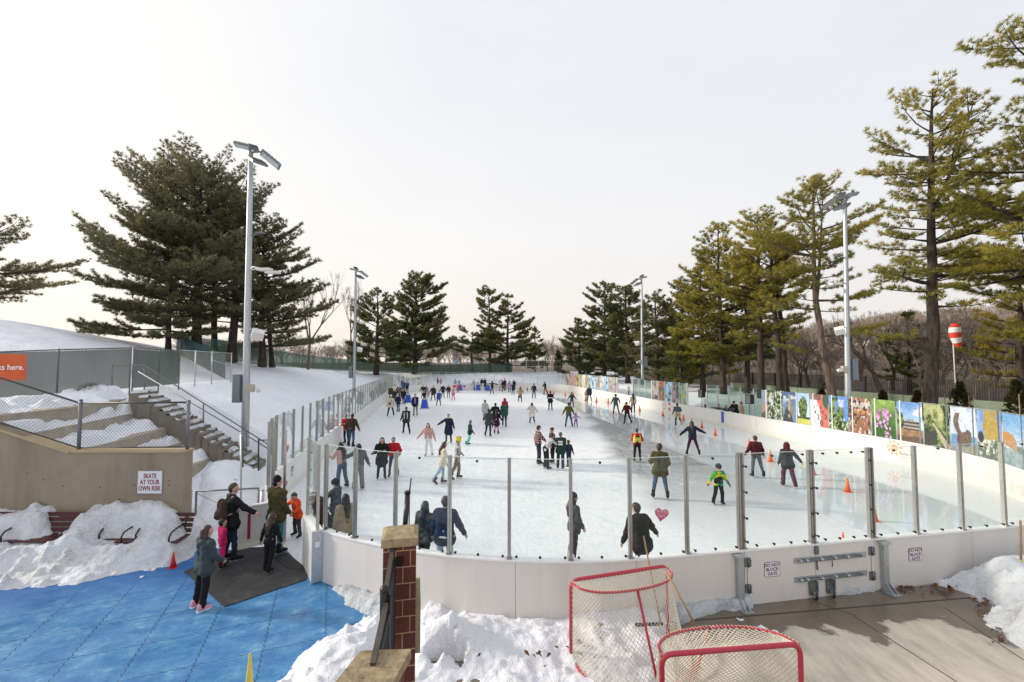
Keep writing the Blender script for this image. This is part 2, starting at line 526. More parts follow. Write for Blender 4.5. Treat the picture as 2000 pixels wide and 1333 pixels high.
def mat_glass(name, tint, refl=1.0):
 m, nt, b = nodes(name); N = NT(nt)
 out = nt.nodes['Material Output']
 tr = N.n('ShaderNodeBsdfTransparent'); tr.inputs['Color'].default_value = (*tint, 1)
 gl = N.n('ShaderNodeBsdfGlossy'); gl.inputs['Roughness'].default_value = .02
 gl.inputs['Color'].default_value = (.95, 1, .98, 1)
 lw = N.n('ShaderNodeLayerWeight'); lw.inputs['Blend'].default_value = .5
 fr = N.math('MULTIPLY_ADD', N.math('POWER', lw.outputs['Facing'], 5.0), .9, .018)
 dif = N.n('ShaderNodeBsdfDiffuse'); dif.inputs['Color'].default_value = (.75, .78, .78, 1)
 sm_ = N.math('MULTIPLY', N.ramp(N.noise(N.mapping(N.pos(), (1, 1, .35)), 2.2, 7, .7), [(.5, .0), (.85, .05)]), 1.0)
 x = N.n('ShaderNodeMixShader'); N.l(N.math('MULTIPLY', fr, refl), x.inputs[0]); N.l(tr.outputs[0], x.inputs[1]); N.l(gl.outputs[0], x.inputs[2])
 y = N.n('ShaderNodeMixShader'); N.l(sm_, y.inputs[0]); N.l(x.outputs[0], y.inputs[1]); N.l(dif.outputs[0], y.inputs[2])
 nt.links.new(y.outputs[0], out.inputs['Surface'])
 return m
GLASS = mat_glass('shield_glass', (.955, .975, .97))
SMOKE = mat_glass('tinted_glass', (.74, .83, .79))
ALU = M('aluminium', (.42, .41, .39), .38, 1.0, .12, 8)
ALUW = M('white_metal', (.72, .70, .66), .45, 0, .06, 5)
GALV = M('galvanised_steel', (.46, .49, .51), .45, .7, .15, 14)
GALVD = M('weathered_steel', (.20, .21, .22), .5, .7, .2, 10)
BLACKM = M('black_paint', (.012, .012, .013), .4, 0, .2, 10)
BLACKR = M('black_rubber', (.016, .017, .018), .6, 0, .3, 8)
BOARD = M('board_white', (.80, .785, .75), .35, 0, .03, 1.2, speck=.55, dark=(.55, .50, .44), dscale=1.6, dfac=.22, streak=1)
BOARDO = M('board_outer', (.70, .665, .63), .4, 0, .03, 1.0, speck=.6, dark=(.45, .37, .29), dscale=1.8, dfac=.28, streak=1)
CAPW = M('cap_rail_white', (.82, .82, .81), .3, 0, .03, 3)
KICK = M('kick_plate', (.75, .73, .64), .4, 0, .06, 2)
SEAM = M('board_seam', (.16, .13, .10), .7)
CONC = M('wall_concrete', (.30, .245, .18), .8, 0, .10, 2.2, .25, 30, dark=(.17, .115, .07), dscale=1.3, dfac=.6, streak=1)
CONC2 = M('tier_concrete', (.40, .345, .27), .8, 0, .15, 3, .3, 30, dark=(.2, .16, .12), dscale=1.3, dfac=.55)
STEPC = M('stair_concrete', (.21, .18, .14), .8, 0, .25, 4, .3, 30, dark=(.1, .085, .06), dscale=2, dfac=.5)
CAPS = M('wall_coping', (.42, .33, .20), .8, 0, .12, 3, .2, 30)
REDP = M('red_paint', (.42, .03, .05), .4, 0, .12, 9)
CORD = M('net_cord', (.62, .57, .47), .8, 0, .12, 14)
GX = [-300, -80, -50, -33, -24, -18, -14, -11, -8, -6, -5]
GY = [-40, 12, 15.5, 19, 21, 30, 42, 50, 66, 82, 88, 120, 700]
GZ = [[6, 6, 6, 5, 4, 3.4, 0, -.03, -.03, -.03, -.03],
  [6, 6, 6, 5, 4, 3.2, 0, -.03, -.03, -.03, -.03],
  [6.5, 6.5, 6.5, 5.5, 4.3, 3.2, 1.2, .2, 0, 0, -.03],
  [7, 7, 7, 6, 4.6, 3.45, 3.1, 2.2, .8, .2, .0],
  [7, 7, 7, 6.2, 4.7, 3.5, 3.35, 2.6, 1.0, .3, .05],
  [8, 8, 8, 7.4, 5.0, 3.7, 3.4, 2.4, .95, .3, .1],
  [9, 9, 9, 8.1, 5.9, 4.0, 3.35, 2.2, .9, .3, .1],
  [8.5, 8.5, 8.5, 7.5, 5.8, 4.4, 3.4, 2.2, .9, .3, .1],
  [7, 7, 7, 6.4, 5, 4.0, 3.3, 2.2, .9, .3, .1],
  [5, 5, 5, 4.5, 3.8, 3.4, 3.2, 3.0, 2.7, 2.4, 2.2],
  [4.6, 4.6, 4.6, 4.2, 3.7, 3.3, 3.1, 3.0, 2.8, 2.7, 2.6],
  [3, 3, 3, 3, 2.8, 2.6, 2.6, 2.6, 2.5, 2.4, 2.4],
  [2, 2, 2, 2, 2, 2, 2, 2, 2, 2, 2]]
GZ = np.array(GZ)
RXL, RXR, RYN, RYF, RR = -5.0, 21.5, 7.98, 75.0, 9.2
def bil(X, Y):
 xi = np.clip(np.searchsorted(GX, X) - 1, 0, len(GX) - 2); yi = np.clip(np.searchsorted(GY, Y) - 1, 0, len(GY) - 2)
 gx = np.array(GX); gy = np.array(GY)
 fx = np.clip((X - gx[xi]) / (gx[xi + 1] - gx[xi]), 0, 1); fy = np.clip((Y - gy[yi]) / (gy[yi + 1] - gy[yi]), 0, 1)
 return (GZ[yi, xi] * (1 - fx) * (1 - fy) + GZ[yi, xi + 1] * fx * (1 - fy) + GZ[yi + 1, xi] * (1 - fx) * fy + GZ[yi + 1, xi + 1] * fx * fy)
def ground_z(u, v):
 u = np.asarray(u, float); v = np.asarray(v, float)
 X = u * CS + v * SS; Y = v * CS - u * SS
 z = bil(np.minimum(X, -5.0), Y)
 far = np.interp(Y, [-40, 75.6, 78, 84, 88, 120, 400, 700], [-.12, -.12, .7, 2.3, 2.6, 2.4, 2, 2])
 right = np.interp(X, [21, 23.6, 27, 34, 45, 60, 100, 150, 300], [-.12, -.05, 1.4, 1.45, 1.6, 2.5, 8, 15, 20]) * np.interp(Y, [-40, 0, 10, 80, 130, 200], [0, 0, 1, 1, .7, .35])
 mid = np.maximum(far, right)
 z = np.where(X < -5, np.maximum(z, far * 0 + z), mid)
 wl = sm(X, -6.5, -5.0)
 z = np.where(X < -5, z, z)
 z = z + (fbm(u * .35, v * .35) - .5) * .25 * sm(np.abs(z), .15, 1.2)
 return z
def make_ground():
 def axis(segs):
  r = []
  for a, b, st in segs:
   r += list(np.arange(a, b, st))
  return np.array(r + [segs[-1][1]])
 us = axis([(-700, -100, 40), (-100, -50, 5), (-50, -4, .55), (-4, 24, 2.0), (24, 40, .8), (40, 110, 5), (110, 900, 50)])
 vs = axis([(-60, 4, 8), (4, 12, 1), (12, 60, .6), (60, 100, 1.2), (100, 200, 8), (200, 1400, 80)])
 U, V = np.meshgrid(us, vs, indexing='ij')
 Z = ground_z(U, V)
 o = obj_np('ground', np.stack((U, V, Z), -1).reshape(-1, 3), grid_faces(len(us), len(vs)), mat_ground(), smooth=True, origin=(0, 0, 0))
 tag(o, kind='structure')
make_ground()
_LN = RXR - RXL - 2 * RR
_LA = RR * math.pi / 2
_LS = RYF - RYN - 2 * RR
SEG = [_LN, _LA, _LS, _LA, _LN, _LA, _LS, _LA]
CUM = np.concatenate(([0], np.cumsum(SEG)))
PER = CUM[-1]
def rpath(t, off=0.0):
 """rink coordinates of the boards' line at arc length t, off = outward"""
 t = t % PER
 i = int(np.searchsorted(CUM, t, side='right') - 1); i = min(i, 7)
 s = t - CUM[i]
 R0 = RR + off
 if i == 0: return (RXL + RR + s, RYN - off), (1, 0)
 if i == 2: return (RXR + off, RYN + RR + s), (0, 1)
 if i == 4: return (RXR - RR - s, RYF + off), (-1, 0)
 if i == 6: return (RXL - off, RYF - RR - s), (0, -1)
 cx, cy, a0 = {1: (RXR - RR, RYN + RR, -90), 3: (RXR - RR, RYF - RR, 0), 5: (RXL + RR, RYF - RR, 90), 7: (RXL + RR, RYN + RR, 180)}[i]
 a = R(a0) + s / RR
 return (cx + R0 * math.cos(a), cy + R0 * math.sin(a)), (-math.sin(a), math.cos(a))
def rp(t, off=0.0, z=0.0):
 (X, Y), _ = rpath(t, off)
 u, v = RK(X, Y)
 return np.array((u, v, z))
def rdir(t):
 _, d = rpath(t)
 return np.array((*RK(*d), 0.0))
def t_at_px(px, t0, t1, z=1.1, off=.06):
 ts = np.linspace(t0, t1, 600)
 xs = np.array([proj(rp(t, off, z))[0] for t in ts])
 return float(ts[np.argmin(np.abs(xs - px))])
def sweep(mb, t0, t1, o0, o1, z0, z1, m=0, step=.45):
 n = max(1, int(math.ceil(abs(t1 - t0) / step)))
 V = []; F = []
 for k in range(n + 1):
  t = t0 + (t1 - t0) * k / n
  V += [rp(t, o0, z0), rp(t, o1, z0), rp(t, o1, z1), rp(t, o0, z1)]
 for k in range(n):
  a = k * 4; b = a + 4
  for q in range(4):
   F.append((a + q, a + (q + 1) % 4, b + (q + 1) % 4, b + q))
 F.append((3, 2, 1, 0)); F.append((4 * n, 4 * n + 1, 4 * n + 2, 4 * n + 3))
 mb.add(V, F, m)
def make_ice():
 ts = np.linspace(0, PER, 161)[:-1]
 pts = [rp(t, -.005, 0.0) for t in ts]
 c = np.mean(pts, 0)
 rings = []
 K = 10
 V = [c] + [c + (p - c) * (k + 1) / K for k in range(K) for p in pts]
 n = len(pts)
 mb = MB()
 F = [(0, 1 + i, 1 + (i + 1) % n) for i in range(n)]
 for k in range(K - 1):
  for i in range(n):
   a = 1 + k * n
   F.append((a + i, a + n + i, a + n + (i + 1) % n, a + (i + 1) % n))
 mb.add(V, F)
 tag(mb.build('ice', mat_ice(), origin=(0, 0, 0)), kind='structure')
make_ice()
bl = [P(-400, 1300)[:2], P(-300, 1165)[:2], P(-60, 1120)[:2], P(200, 1085)[:2], P(360, 1062)[:2], P(470, 1078)[:2], P(548, 1062)[:2], P(592, 1110)[:2], P(630, 1130)[:2],
  P(720, 1185)[:2], P(760, 1230)[:2], P(745, 1330)[:2], P(560, 1500)[:2], P(-400, 1700)[:2]]
mb = MB(); mb.prism(bl, -.2, .004)
tag(mb.build('blue_floor', mat_blue(), origin=(0, 0, 0)), kind='structure')
mb = MB()
PZ = .05
pad = [RK(1.2, 7.95), RK(12.3, 7.9), RK(16, 8.5), RK(19, 9.8), RK(23, 9), RK(23, -2), RK(-1.5, -2), RK(-.5, 7)]
mb.prism(pad, -.2, PZ)
tag(mb.build('concrete_apron', mat_concrete_pad(), origin=(0, 0, 0)), kind='structure')
mb = MB()
for a, b, w in (((1300, 1217), (1990, 1160), .035), ((1668, 1204), (1870, 1333), .018), ((1590, 1175), (1672, 1203), .018), ((1845, 1187), (2000, 1290), .018), ((1180, 1280), (1300, 1217), .02)):
 mb.beam(P(*a, PZ + .001), P(*b, PZ + .001), w, .004)
tag(mb.build('concrete_joints', M('joint_dark', (.06, .05, .04), .8), origin=(0, 0, 0)), kind='structure')
for nm, poly in (('apron_patch', [(1655, 1200), (1735, 1192), (1700, 1160), (1668, 1165)]),):
 pass
def snow_patch(name, poly, hfun, res=.07, mat=None, edge=.35, z0=-.02, chunks=0, cr=(.03, .11)):
 poly = np.asarray([p[:2] for p in poly])
 lo = poly.min(0) - .25; hi = poly.max(0) + .25
 us = np.arange(lo[0], hi[0], res); vs = np.arange(lo[1], hi[1], res)
 U, V = np.meshgrid(us, vs, indexing='ij')
 wob = (fbm(U * 1.6, V * 1.6, 2.0) - .5) * .5 + (fbm(U * 6, V * 6, 1.0) - .5) * .18
 d = polydist(U, V, poly) + wob
 Z = hfun(U, V, np.maximum(d, 0)) * sm(d, 0, edge) + z0
 rg = np.random.RandomState(len(name) * 7 + int(abs(lo[0]) * 10))
 for k in range(chunks):
  cx, cy = rg.uniform(lo[0], hi[0]), rg.uniform(lo[1], hi[1]); r = cr[0] + (cr[1] - cr[0]) * rg.rand() ** 2.5
  i0, i1 = np.searchsorted(us, (cx - r * 1.5, cx + r * 1.5)); j0, j1 = np.searchsorted(vs, (cy - r * 1.5, cy + r * 1.5))
  if i1 <= i0 or j1 <= j0: continue
  a = rg.rand() * 3; x_, y_ = U[i0:i1, j0:j1] - cx, V[i0:i1, j0:j1] - cy
  q = 1 - np.maximum(np.abs(x_ * math.cos(a) + y_ * math.sin(a)), np.abs(-x_ * math.sin(a) + y_ * math.cos(a)) * rg.uniform(1, 1.8)) / r
  Z[i0:i1, j0:j1] += np.clip(q * 2.2, 0, 1) * r * rg.uniform(.4, .9) * (d[i0:i1, j0:j1] > .02)
 Z = np.where(d < 0, z0 - .06, Z)
 F = grid_faces(len(us), len(vs))
 keep = (d.ravel()[F] > -res * 1.2).all(1)
 F = F[keep]
 used = np.unique(F); mp = np.zeros(U.size, int); mp[used] = np.arange(len(used))
 Vt = np.stack((U, V, Z), -1).reshape(-1, 3)[used]
 o = obj_np(name, Vt, mp[F], mat or SNOWD, smooth=True)
 tag(o, kind='structure')
 return o
def lumps(U, V, a=1.0, s=1.0):
 n = fbm(U * 1.3 * s, V * 1.3 * s, 3.0, 3)
 r = 1 - np.abs(2 * fbm(U * 2.6 * s, V * 2.6 * s, 7.0, 4) - 1)
 fine = fbm(U * 9 * s, V * 9 * s, 1.0, 3)
 return a * ((n - .5) * .9 + (r - .6) * .35 + (fine - .5) * .14)
WV = 11.62
bank = [P(-160, 1185), P(-20, 1152), P(60, 1153), P(120, 1146), P(180, 1137), P(260, 1122), P(330, 1105), P(368, 1092), P(400, 1068), (-7.7, WV + .5), (-8.5, WV + 1.6), (-16, WV + 1.6)]
def bank_h(U, V, d):
 px = 1000 + FPX * U / V
 ridge = np.interp(px, [-100, 0, 60, 110, 190, 260, 300, 330, 355, 380, 420], [.82, .84, .80, .86, .94, 1.0, 1.12, 1.10, .88, .5, .2])
 rise = sm(V, 9.6 + np.clip((px - 60) * .0024, 0, .8), 11.3 + np.clip((px - 60) * .001, 0, .2)) * sm(d, 0, .5)
 h = .10 + ridge * (rise ** 1.15)
 h = h + lumps(U, V, .42) * sm(d, .1, .9) + lumps(U, V, .12, 2.6) * sm(d, .1, .5)
 for cx, cv, a, bb, zf in ((-9.56, 10.90, .66, .24, .40), (-11.6, 10.82, .92, .27, .38), (-11.28, 11.25, .42, .42, .46)):
  e = np.exp(-(((U - cx) / a) ** 4) - (((V - cv) / bb) ** 4))
  h = h * (1 - e) + np.minimum(h, zf) * e
 return h
snow_patch('snow_bank', bank, bank_h, .034, SNOWD, .3, chunks=520, cr=(.02, .15))
snow_patch('snow_mound', [P(806, 1140), P(900, 1160), P(1000, 1168), P(1115, 1172), P(1180, 1178), P(1330, 1180), P(1350, 1190), P(1330, 1215), P(1320, 1260), P(1330, 1340), P(1250, 1420), P(1000, 1600), P(720, 1650), P(800, 1300)],
   lambda U, V, d: .12 + lumps(U, V, .34) * .9 + .30 * np.exp(-((V - 7.55) / .5) ** 2) * sm(-U, -1.0, 1.2) - .50 * sm(np.exp(-(((U + 1.02 + (fbm(U * 5, V * 5) - .5) * .5) / .27) ** 2) - ((V - 7.18 + (fbm(U * 4 + 9, V * 4) - .5) * .4) / .14) ** 2), .25, .6) + .22 * np.exp(-(((U + 1.0) / .45) ** 2) - ((V - 7.42) / .16) ** 2), .036, SNOWM, .3, chunks=230, cr=(.015, .12))
snow_patch('snow_heap', [P(742, 1215), P(700, 1230), P(640, 1258), P(570, 1290), P(530, 1330), P(500, 1420), P(520, 1600), P(720, 1650), P(790, 1330), P(760, 1215)],
   lambda U, V, d: .15 + .30 * sm(d, 0, .8) + lumps(U, V, .26), .036, SNOWM, .22, chunks=190, cr=(.015, .11))
snow_patch('slush_strip', [P(632, 1140), P(680, 1150), P(760, 1165), P(790, 1190), P(760, 1235), P(735, 1205), P(700, 1185), P(650, 1160)],
   lambda U, V, d: .05 + .13 * sm(d, 0, .3) + lumps(U, V, .10, 1.8), .03, SLUSH, .1, chunks=60, cr=(.015, .05))
snow_patch('slush_edge', [P(1310, 1182), P(1440, 1172), P(1600, 1157), P(1760, 1138), P(1800, 1130), P(1812, 1142), P(1740, 1156), P(1600, 1172), P(1470, 1188), P(1380, 1206), P(1330, 1222), P(1290, 1215)],
   lambda U, V, d: .12 + .13 * sm(d, 0, .15) + lumps(U, V, .12, 2.2), .032, SLUSH, .06, chunks=160, cr=(.02, .07))
snow_patch('snow_bank', [P(1785, 1138), P(1830, 1150), P(1890, 1170), P(1930, 1195), P(1915, 1225), P(1955, 1255), P(2010, 1290), P(2200, 1330), P(2400, 1150), P(2150, 1085), P(1990, 1108), P(1880, 1125)],
   lambda U, V, d: .12 + .62 * sm(d, 0, 1.0) + lumps(U, V, .32), .036, SNOWD, .25, chunks=280, cr=(.02, .15))
for i, (x, y, r) in enumerate(((1445, 1212, .06), (1452, 1210, .04), (1490, 1230, .09), (1512, 1240, .10), (1540, 1262, .12), (700 * 0 + 250, 1098, .06), (223, 1122, .05), (278, 1127, .035), (300, 1113, .04), (285, 1078, .07), (240, 1060, .05), (1105, 1175, .10))):
 mb = MB(); c = P(x, y, r * .45 + (.12 if y < 1100 else 0))
 pr = [(r * math.cos(a) * (1 + .25 * math.sin(3 * a + i)), r * .65 * math.sin(a)) for a in np.linspace(-1.5, 1.5, 7)]
 mb.lathe(c, pr, 9)
 for k in range(len(mb.v)):
  q = np.array(mb.v[k]); mb.v[k] = tuple(q + (vnoise(q[0] * 18, q[1] * 18, q[2] * 18 + i) - .5) * r * .7)
 tag(mb.build('snow_clod', SNOW), 'small loose clod of snow ' + ('on the wet concrete by the hockey nets' if x > 1200 else 'lying at the foot of the dirty snow bank' if x < 400 else 'beside the hockey net on the snow'), 'snow clod', 'loose clods of snow')
ZB, ZG = 1.10, 2.93
EDGE = M('glass_edge', (.62, .72, .70), .25)
_kn = MB()
_kn.tube([(0, 0, 0), (0, .05, 0)], .012, 6)
_kn.lathe((0, .06, 0), [(.012, -.012), (.03, -.006), (.034, .006), (.02, .02)], 8, axis='y')
_kn.lathe((0, .028, 0), [(.022, -.004), (.024, .004)], 8, axis='y')
for i_ in range(len(_kn.v)): _kn.v[i_] = tuple(c * .8 for c in _kn.v[i_])
KNOB = _kn.build('clamp_knob', BLACKM, origin=(0, 0, 0))
COL.objects.unlink(KNOB)
_po = MB()
_po.box((0, 0, (ZG - ZB) / 2 + .02), (.058, .075, ZG - ZB)); _po.box((0, .044, (ZG - ZB) / 2 + .02), (.03, .012, ZG - ZB - .02)); _po.box((0, 0, .012), (.10, .12, .024))
POST = _po.build('post', ALU, origin=(0, 0, 0)); COL.objects.unlink(POST)
_po = MB(); _po.box((0, 0, (ZG - ZB) / 2 + .02), (.05, .07, ZG - ZB)); _po.box((0, 0, .012), (.08, .1, .024))
POSTW = _po.build('post', ALUW, origin=(0, 0, 0)); COL.objects.unlink(POSTW)
def barrier(label, t0, t1, posts, knobs=False, white=False, outer=BOARDO, panes=True, seam=2.44, skip_boards=(), zg=ZG):
 o = thing('rink_barrier', label, 'rink barrier', rp((t0 + t1) / 2, .06, 0))
 n = max(1, round((t1 - t0) / seam)); L = (t1 - t0) / n
 for k in range(n):
  a, b = t0 + k * L, t0 + (k + 1) * L
  mb = MB(); sweep(mb, a + .004, b - .004, .0, .115, -.05, ZB - .035)
  mb.build('board_panel', BOARD if not knobs else [outer][0], o)
 mb = MB(); sweep(mb, t0, t1, -.02, .135, ZB - .033, ZB); mb.build('cap_rail', CAPW, o)
 mb = MB(); sweep(mb, t0, t1, -.014, -.002, .0, .2); mb.build('kick_plate', KICK, o)
 src = POSTW if white else POST
 first = []
 for t in posts:
  d = rdir(t)
  inst(src, o, rp(t, .06, ZB - .0), (0, 0, math.atan2(d[1], d[0]) + math.pi))
 if panes:
  for a, b in zip(posts[:-1], posts[1:]):
   if b - a > 2.0 or b - a < .2:
    continue
   mb = MB(); sweep(mb, a + .03, b - .03, .054, .066, ZB + .012, zg)
   p = mb.build('glass_pane', GLASS, o)
   if knobs:
    mb = MB(); sweep(mb, a + .03, b - .03, .0535, .0665, zg + .0005, zg + .010); mb.build('glass_edge', EDGE, p)
    for f in (.12, .5, .9):
     t = a + (b - a) * f; d = rdir(t)
     k = inst(KNOB, p, rp(t, .07, ZB + .06), (0, 0, math.atan2(d[1], d[0]) + math.pi))
    t = a + (b - a) * .48; d = rdir(t)
    inst(KNOB, p, rp(t, .07, zg - .05), (0, 0, math.atan2(d[1], d[0]) + math.pi))
 return o
T_NL1 = CUM[7] + RR * R(46)          # right side of the skater gate
T_NL0 = CUM[7] + RR * R(27)          # left side of the gate
def nt_(px, z=1.1):
 ts = np.linspace(T_NL1 - PER, CUM[2] - .3, 1500)
 xs = np.array([proj(rp(t, .06, z))[0] for t in ts])
 xs = xs[:np.argmax(xs) + 1]
 return float(ts[np.argmin(np.abs(xs - px))])
NEARPX = [693, 771, 877, 995, 1115, 1231, 1343]
npost = [T_NL1 - PER + .05] + [nt_(x) for x in NEARPX]
g0, g1, gm = nt_(1450), nt_(1702), nt_(1587)
barrier('curved white boards and clear glass behind the brick pillar, between the two gates', T_NL1 - PER, g0, npost + [g0 - .05], knobs=True)
rpost = [g1 + .05] + [nt_(x) for x in (1791, 1880, 1962, 2030)]
tr = rpost[-1] + 1.2
while tr < CUM[2] - .8:
 rpost.append(tr); tr += 1.2
barrier('white boards and clear glass right of the double gate, curving round the near right corner', g1, CUM[2], rpost, knobs=True)
def gate_leaf(label, a, b):
 o = thing('equipment_gate', label, 'rink gate', rp((a + b) / 2, .06, 0), group='leaves of the double gate')
 mb = MB(); sweep(mb, a + .006, b - .006, .0, .12, .03, ZB - .035); mb.build('board_panel', BOARDO, o)
 mb = MB(); sweep(mb, a + .006, b - .006, -.02, .135, ZB - .033, ZB); mb.build('cap_rail', CAPW, o)
 mb = MB(); sweep(mb, a + .045, b - .045, .054, .066, ZB + .012, ZG); p = mb.build('glass_pane', GLASS, o)
 for t in (a + .03, b - .03):
  d = rdir(t); q = inst(POST, o, rp(t, .06, ZB), (0, 0, math.atan2(d[1], d[0]) + math.pi))
  for z in (.15, .6, 1.1, 1.6):
   inst(KNOB, p, rp(t + (.03 if t < (a + b) / 2 else -.03), .10, ZB + z), (0, 0, math.atan2(d[1], d[0]) + math.pi))
 mb = MB(); sweep(mb, a + .045, b - .045, .0535, .0665, ZG + .0005, ZG + .010); mb.build('glass_edge', EDGE, p)
 for f in (.18, .42, .66, .86):
  t = a + (b - a) * f; d = rdir(t)
  for z in (ZB + .06, ZG - .05):
   inst(KNOB, p, rp(t, .07, z), (0, 0, math.atan2(d[1], d[0]) + math.pi))
 return o
gl = gate_leaf('left leaf of the white double gate, with a caster and a small warning sign', g0, gm)
gr = gate_leaf('right leaf of the white double gate, carrying the long sliding bolts', gm, g1)
def hinge(par, t, z):
 mb = MB(); d = rdir(t); nrm = np.array((d[1], -d[0], 0)); a = math.atan2(d[1], d[0])
 mb.box(rp(t, .128, z), (.12, .014, .17), a); mb.box(rp(t + .03, .14, z), (.05, .02, .16), a)
 mb.tube([rp(t + .01, .145, z - .09), rp(t + .01, .145, z + .09)], .017, 8)
 for dz in (-.05, 0, .05):
  mb.tube([rp(t + .045, .15, z + dz), rp(t + .045, .175, z + dz)], .012, 6)
 mb.build('hinge', GALVD, par)
RUST = M('rust_stain', (.30, .12, .04), .85, 0, .4, 30)
for z in (.86, .36):
 hinge(gl, g0 + .06, z); hinge(gr, g1 - .10, z)
for par, t in ((gl, g0 + .055), (gr, g1 - .10)):
 mb = MB()
 for z0, z1, w in ((.44, .78, .008),):
  sweep(mb, t - w, t + w * .7, .1205, .1225, z0, z1)
 mb.build('rust_streak', RUST, par)
tL, tR = nt_(1545, .8), nt_(1687, .8)
for z in (.80, .43):
 mb = MB(); sweep(mb, tL, tR, .121, .127, z - .055, z + .055); mb.build('bolt_plate', GALV, gr)
 mb = MB()
 t0, t1 = tL + .05, tR - .15
 mb.tube([rp(t, .165, z) for t in np.linspace(t0 + .1, t1, 6)], .020, 10)
 mb.build('sliding_bolt', GALVD, gr)
 for t in (t0 + .08, t0 + .22, gm + .10, gm + .42, gm + .72):
  mb = MB()
  mb.tube([rp(t - .03, .165, z), rp(t + .03, .165, z)], .033, 10)
  mb.box(rp(t, .14, z), (.05, .04, .05), math.atan2(*rdir(t)[[1, 0]]))
  mb.build('bolt_sleeve', GALV, gr)
 mb = MB(); mb.tube([rp(gm + .32, .17, z), rp(gm + .32, .19, z - .02), rp(gm + .32, .19, z - .15)], .010, 6); mb.build('bolt_handle', GALVD, gr)
mb = MB(); sweep(mb, gm - .03, gm + .05, .121, .16, .90, ZB - .05); mb.build('latch_bracket', GALVD, gr)
mb = MB(); mb.tube([rp(gm + .012, .135, .76), rp(gm + .014, .15, .6)], .014, 6); mb.build('padlock_chain', GALVD, gr)
for par, t in ((gl, gm - .10), (gr, gm + .30)):
 mb = MB(); a = math.atan2(*rdir(t)[[1, 0]])
 mb.box(rp(t, .14, .25), (.17, .035, .24), a); mb.box(rp(t + .08, .15, .27), (.03, .06, .22), a); mb.box(rp(t, .19, .16), (.1, .1, .012), a)
 mb.build('caster_bracket', GALVD, par)
 c = MB(); c.lathe(rp(t, .20, .065 + PZ), [(.04, -.018), (.062, -.014), (.062, .014), (.04, .018)], 14, axis='x'); c.build('caster_wheel', BLACKR, par)
 c = MB(); c.box(rp(t - .03, .2, .10 + PZ), (.008, .06, .12), a); c.box(rp(t + .03, .2, .10 + PZ), (.008, .06, .12), a); c.build('caster_fork', GALV, par)
for t, lb in ((g0 - .14, 'grey steel brace post bolted to the boards left of the double gate'), (g1 + .18, 'grey steel brace post bolted to the boards right of the double gate')):
 o = thing('brace_post', lb, 'brace post', rp(t, .2, 0), group='steel brace posts of the gate')
 mb = MB(); a = math.atan2(*rdir(t)[[1, 0]])
 mb.box(rp(t, .165, .53), (.12, .085, 1.02), a); mb.build('column', GALV, o)
 mb = MB(); mb.box(rp(t - .02, .19, 1.03), (.2, .14, .035), a); mb.build('top_bracket', GALV, o)
 mb = MB()
 for dx in (-.045, .045):
  p0 = rp(t + dx, .21, .24); p1 = rp(t + dx, .21, .01 + PZ); p2 = rp(t + dx, .40, .01 + PZ)
  mb.add([p0, p1, p2, p0 + rdir(t) * .012, p1 + rdir(t) * .012, p2 + rdir(t) * .012], [(0, 2, 1), (3, 4, 5), (0, 1, 4, 3), (1, 2, 5, 4), (2, 0, 3, 5)])
 mb.box(rp(t, .27, .012 + PZ), (.22, .30, .016), a)
 mb.build('foot_gusset', GALV, o)
SIGNW = M('sign_white', (.74, .74, .76), .4, 0, .03, 4)
SIGNR = M('sign_red', (.22, .02, .05), .5, 0, .08, 10)
SIGNP = M('sign_purple', (.16, .03, .08), .5, 0, .08, 10)
def frame_sign(name, label, t, z, w, h):
 o = thing(name, label, 'sign', rp(t, .13, z - h / 2))
 d = rdir(t); nrm = np.array((d[1], -d[0], 0.))
 up = np.array((0, 0, 1.)); c = rp(t, .118, z)
 def plate(nm, w, h, r, th, mat, off):
  pts = []
  for cx, cy, a0 in ((w / 2 - r, h / 2 - r, 0), (-w / 2 + r, h / 2 - r, 90), (-w / 2 + r, -h / 2 + r, 180), (w / 2 - r, -h / 2 + r, 270)):
   for k in range(5):
    a = R(a0 + k * 22.5); pts.append((cx + r * math.cos(a), cy + r * math.sin(a)))
  n = len(pts)
  V = [c + nrm * off + d * x + up * y for x, y in pts] + [c + nrm * (off + th) + d * x + up * y for x, y in pts]
  F = [tuple(range(n))[::-1], tuple(range(n, 2 * n))] + [(i, (i + 1) % n, n + (i + 1) % n, n + i) for i in range(n)]
  mb = MB(); mb.add(V, F); return mb.build(nm, mat, o)
 plate('border', w, h, .04, .004, SIGNP, 0)
 plate('plate', w - .022, h - .022, .03, .003, SIGNW, .004)
 text_obj('lettering', 'DO NOT\nBLOCK\nGATE', .087, np.stack((d, up, nrm), 1), c + nrm * .0085, SIGNP, o, .0012, bold=.0016)
 return o
frame_sign('warning_sign', 'white sign reading DO NOT BLOCK GATE on the left leaf of the double gate', nt_(1502), .68, .36, .29)
frame_sign('warning_sign', 'white sign reading DO NOT BLOCK GATE on the boards beside the right snow bank', nt_(1781), .70, .34, .27)
rs = CUM[2]
RT = lambda Y: CUM[2] + (Y - RYN - RR)
def posts_between(a, b, st=1.22):
 n = max(1, round((b - a) / st)); return [a + (b - a) * k / n for k in range(n + 1)]
BOX1 = (RT(25.5), RT(34.6)); BOX2 = (RT(40.6), RT(48.8))
pr = posts_between(rs, BOX1[0])
barrier('right side boards at the near end, with picture panels behind the glass', rs, BOX1[0], pr, white=True)
barrier('low open boards in front of the music table, without glass', BOX1[0], BOX1[1], [], white=True, panes=False)
barrier('right side boards with the middle group of picture panels, between the two open boxes', BOX1[1], BOX2[0], posts_between(BOX1[1], BOX2[0]), white=True)
barrier('low open boards of the farther player box on the right side', BOX2[0], BOX2[1], [], white=True, panes=False)
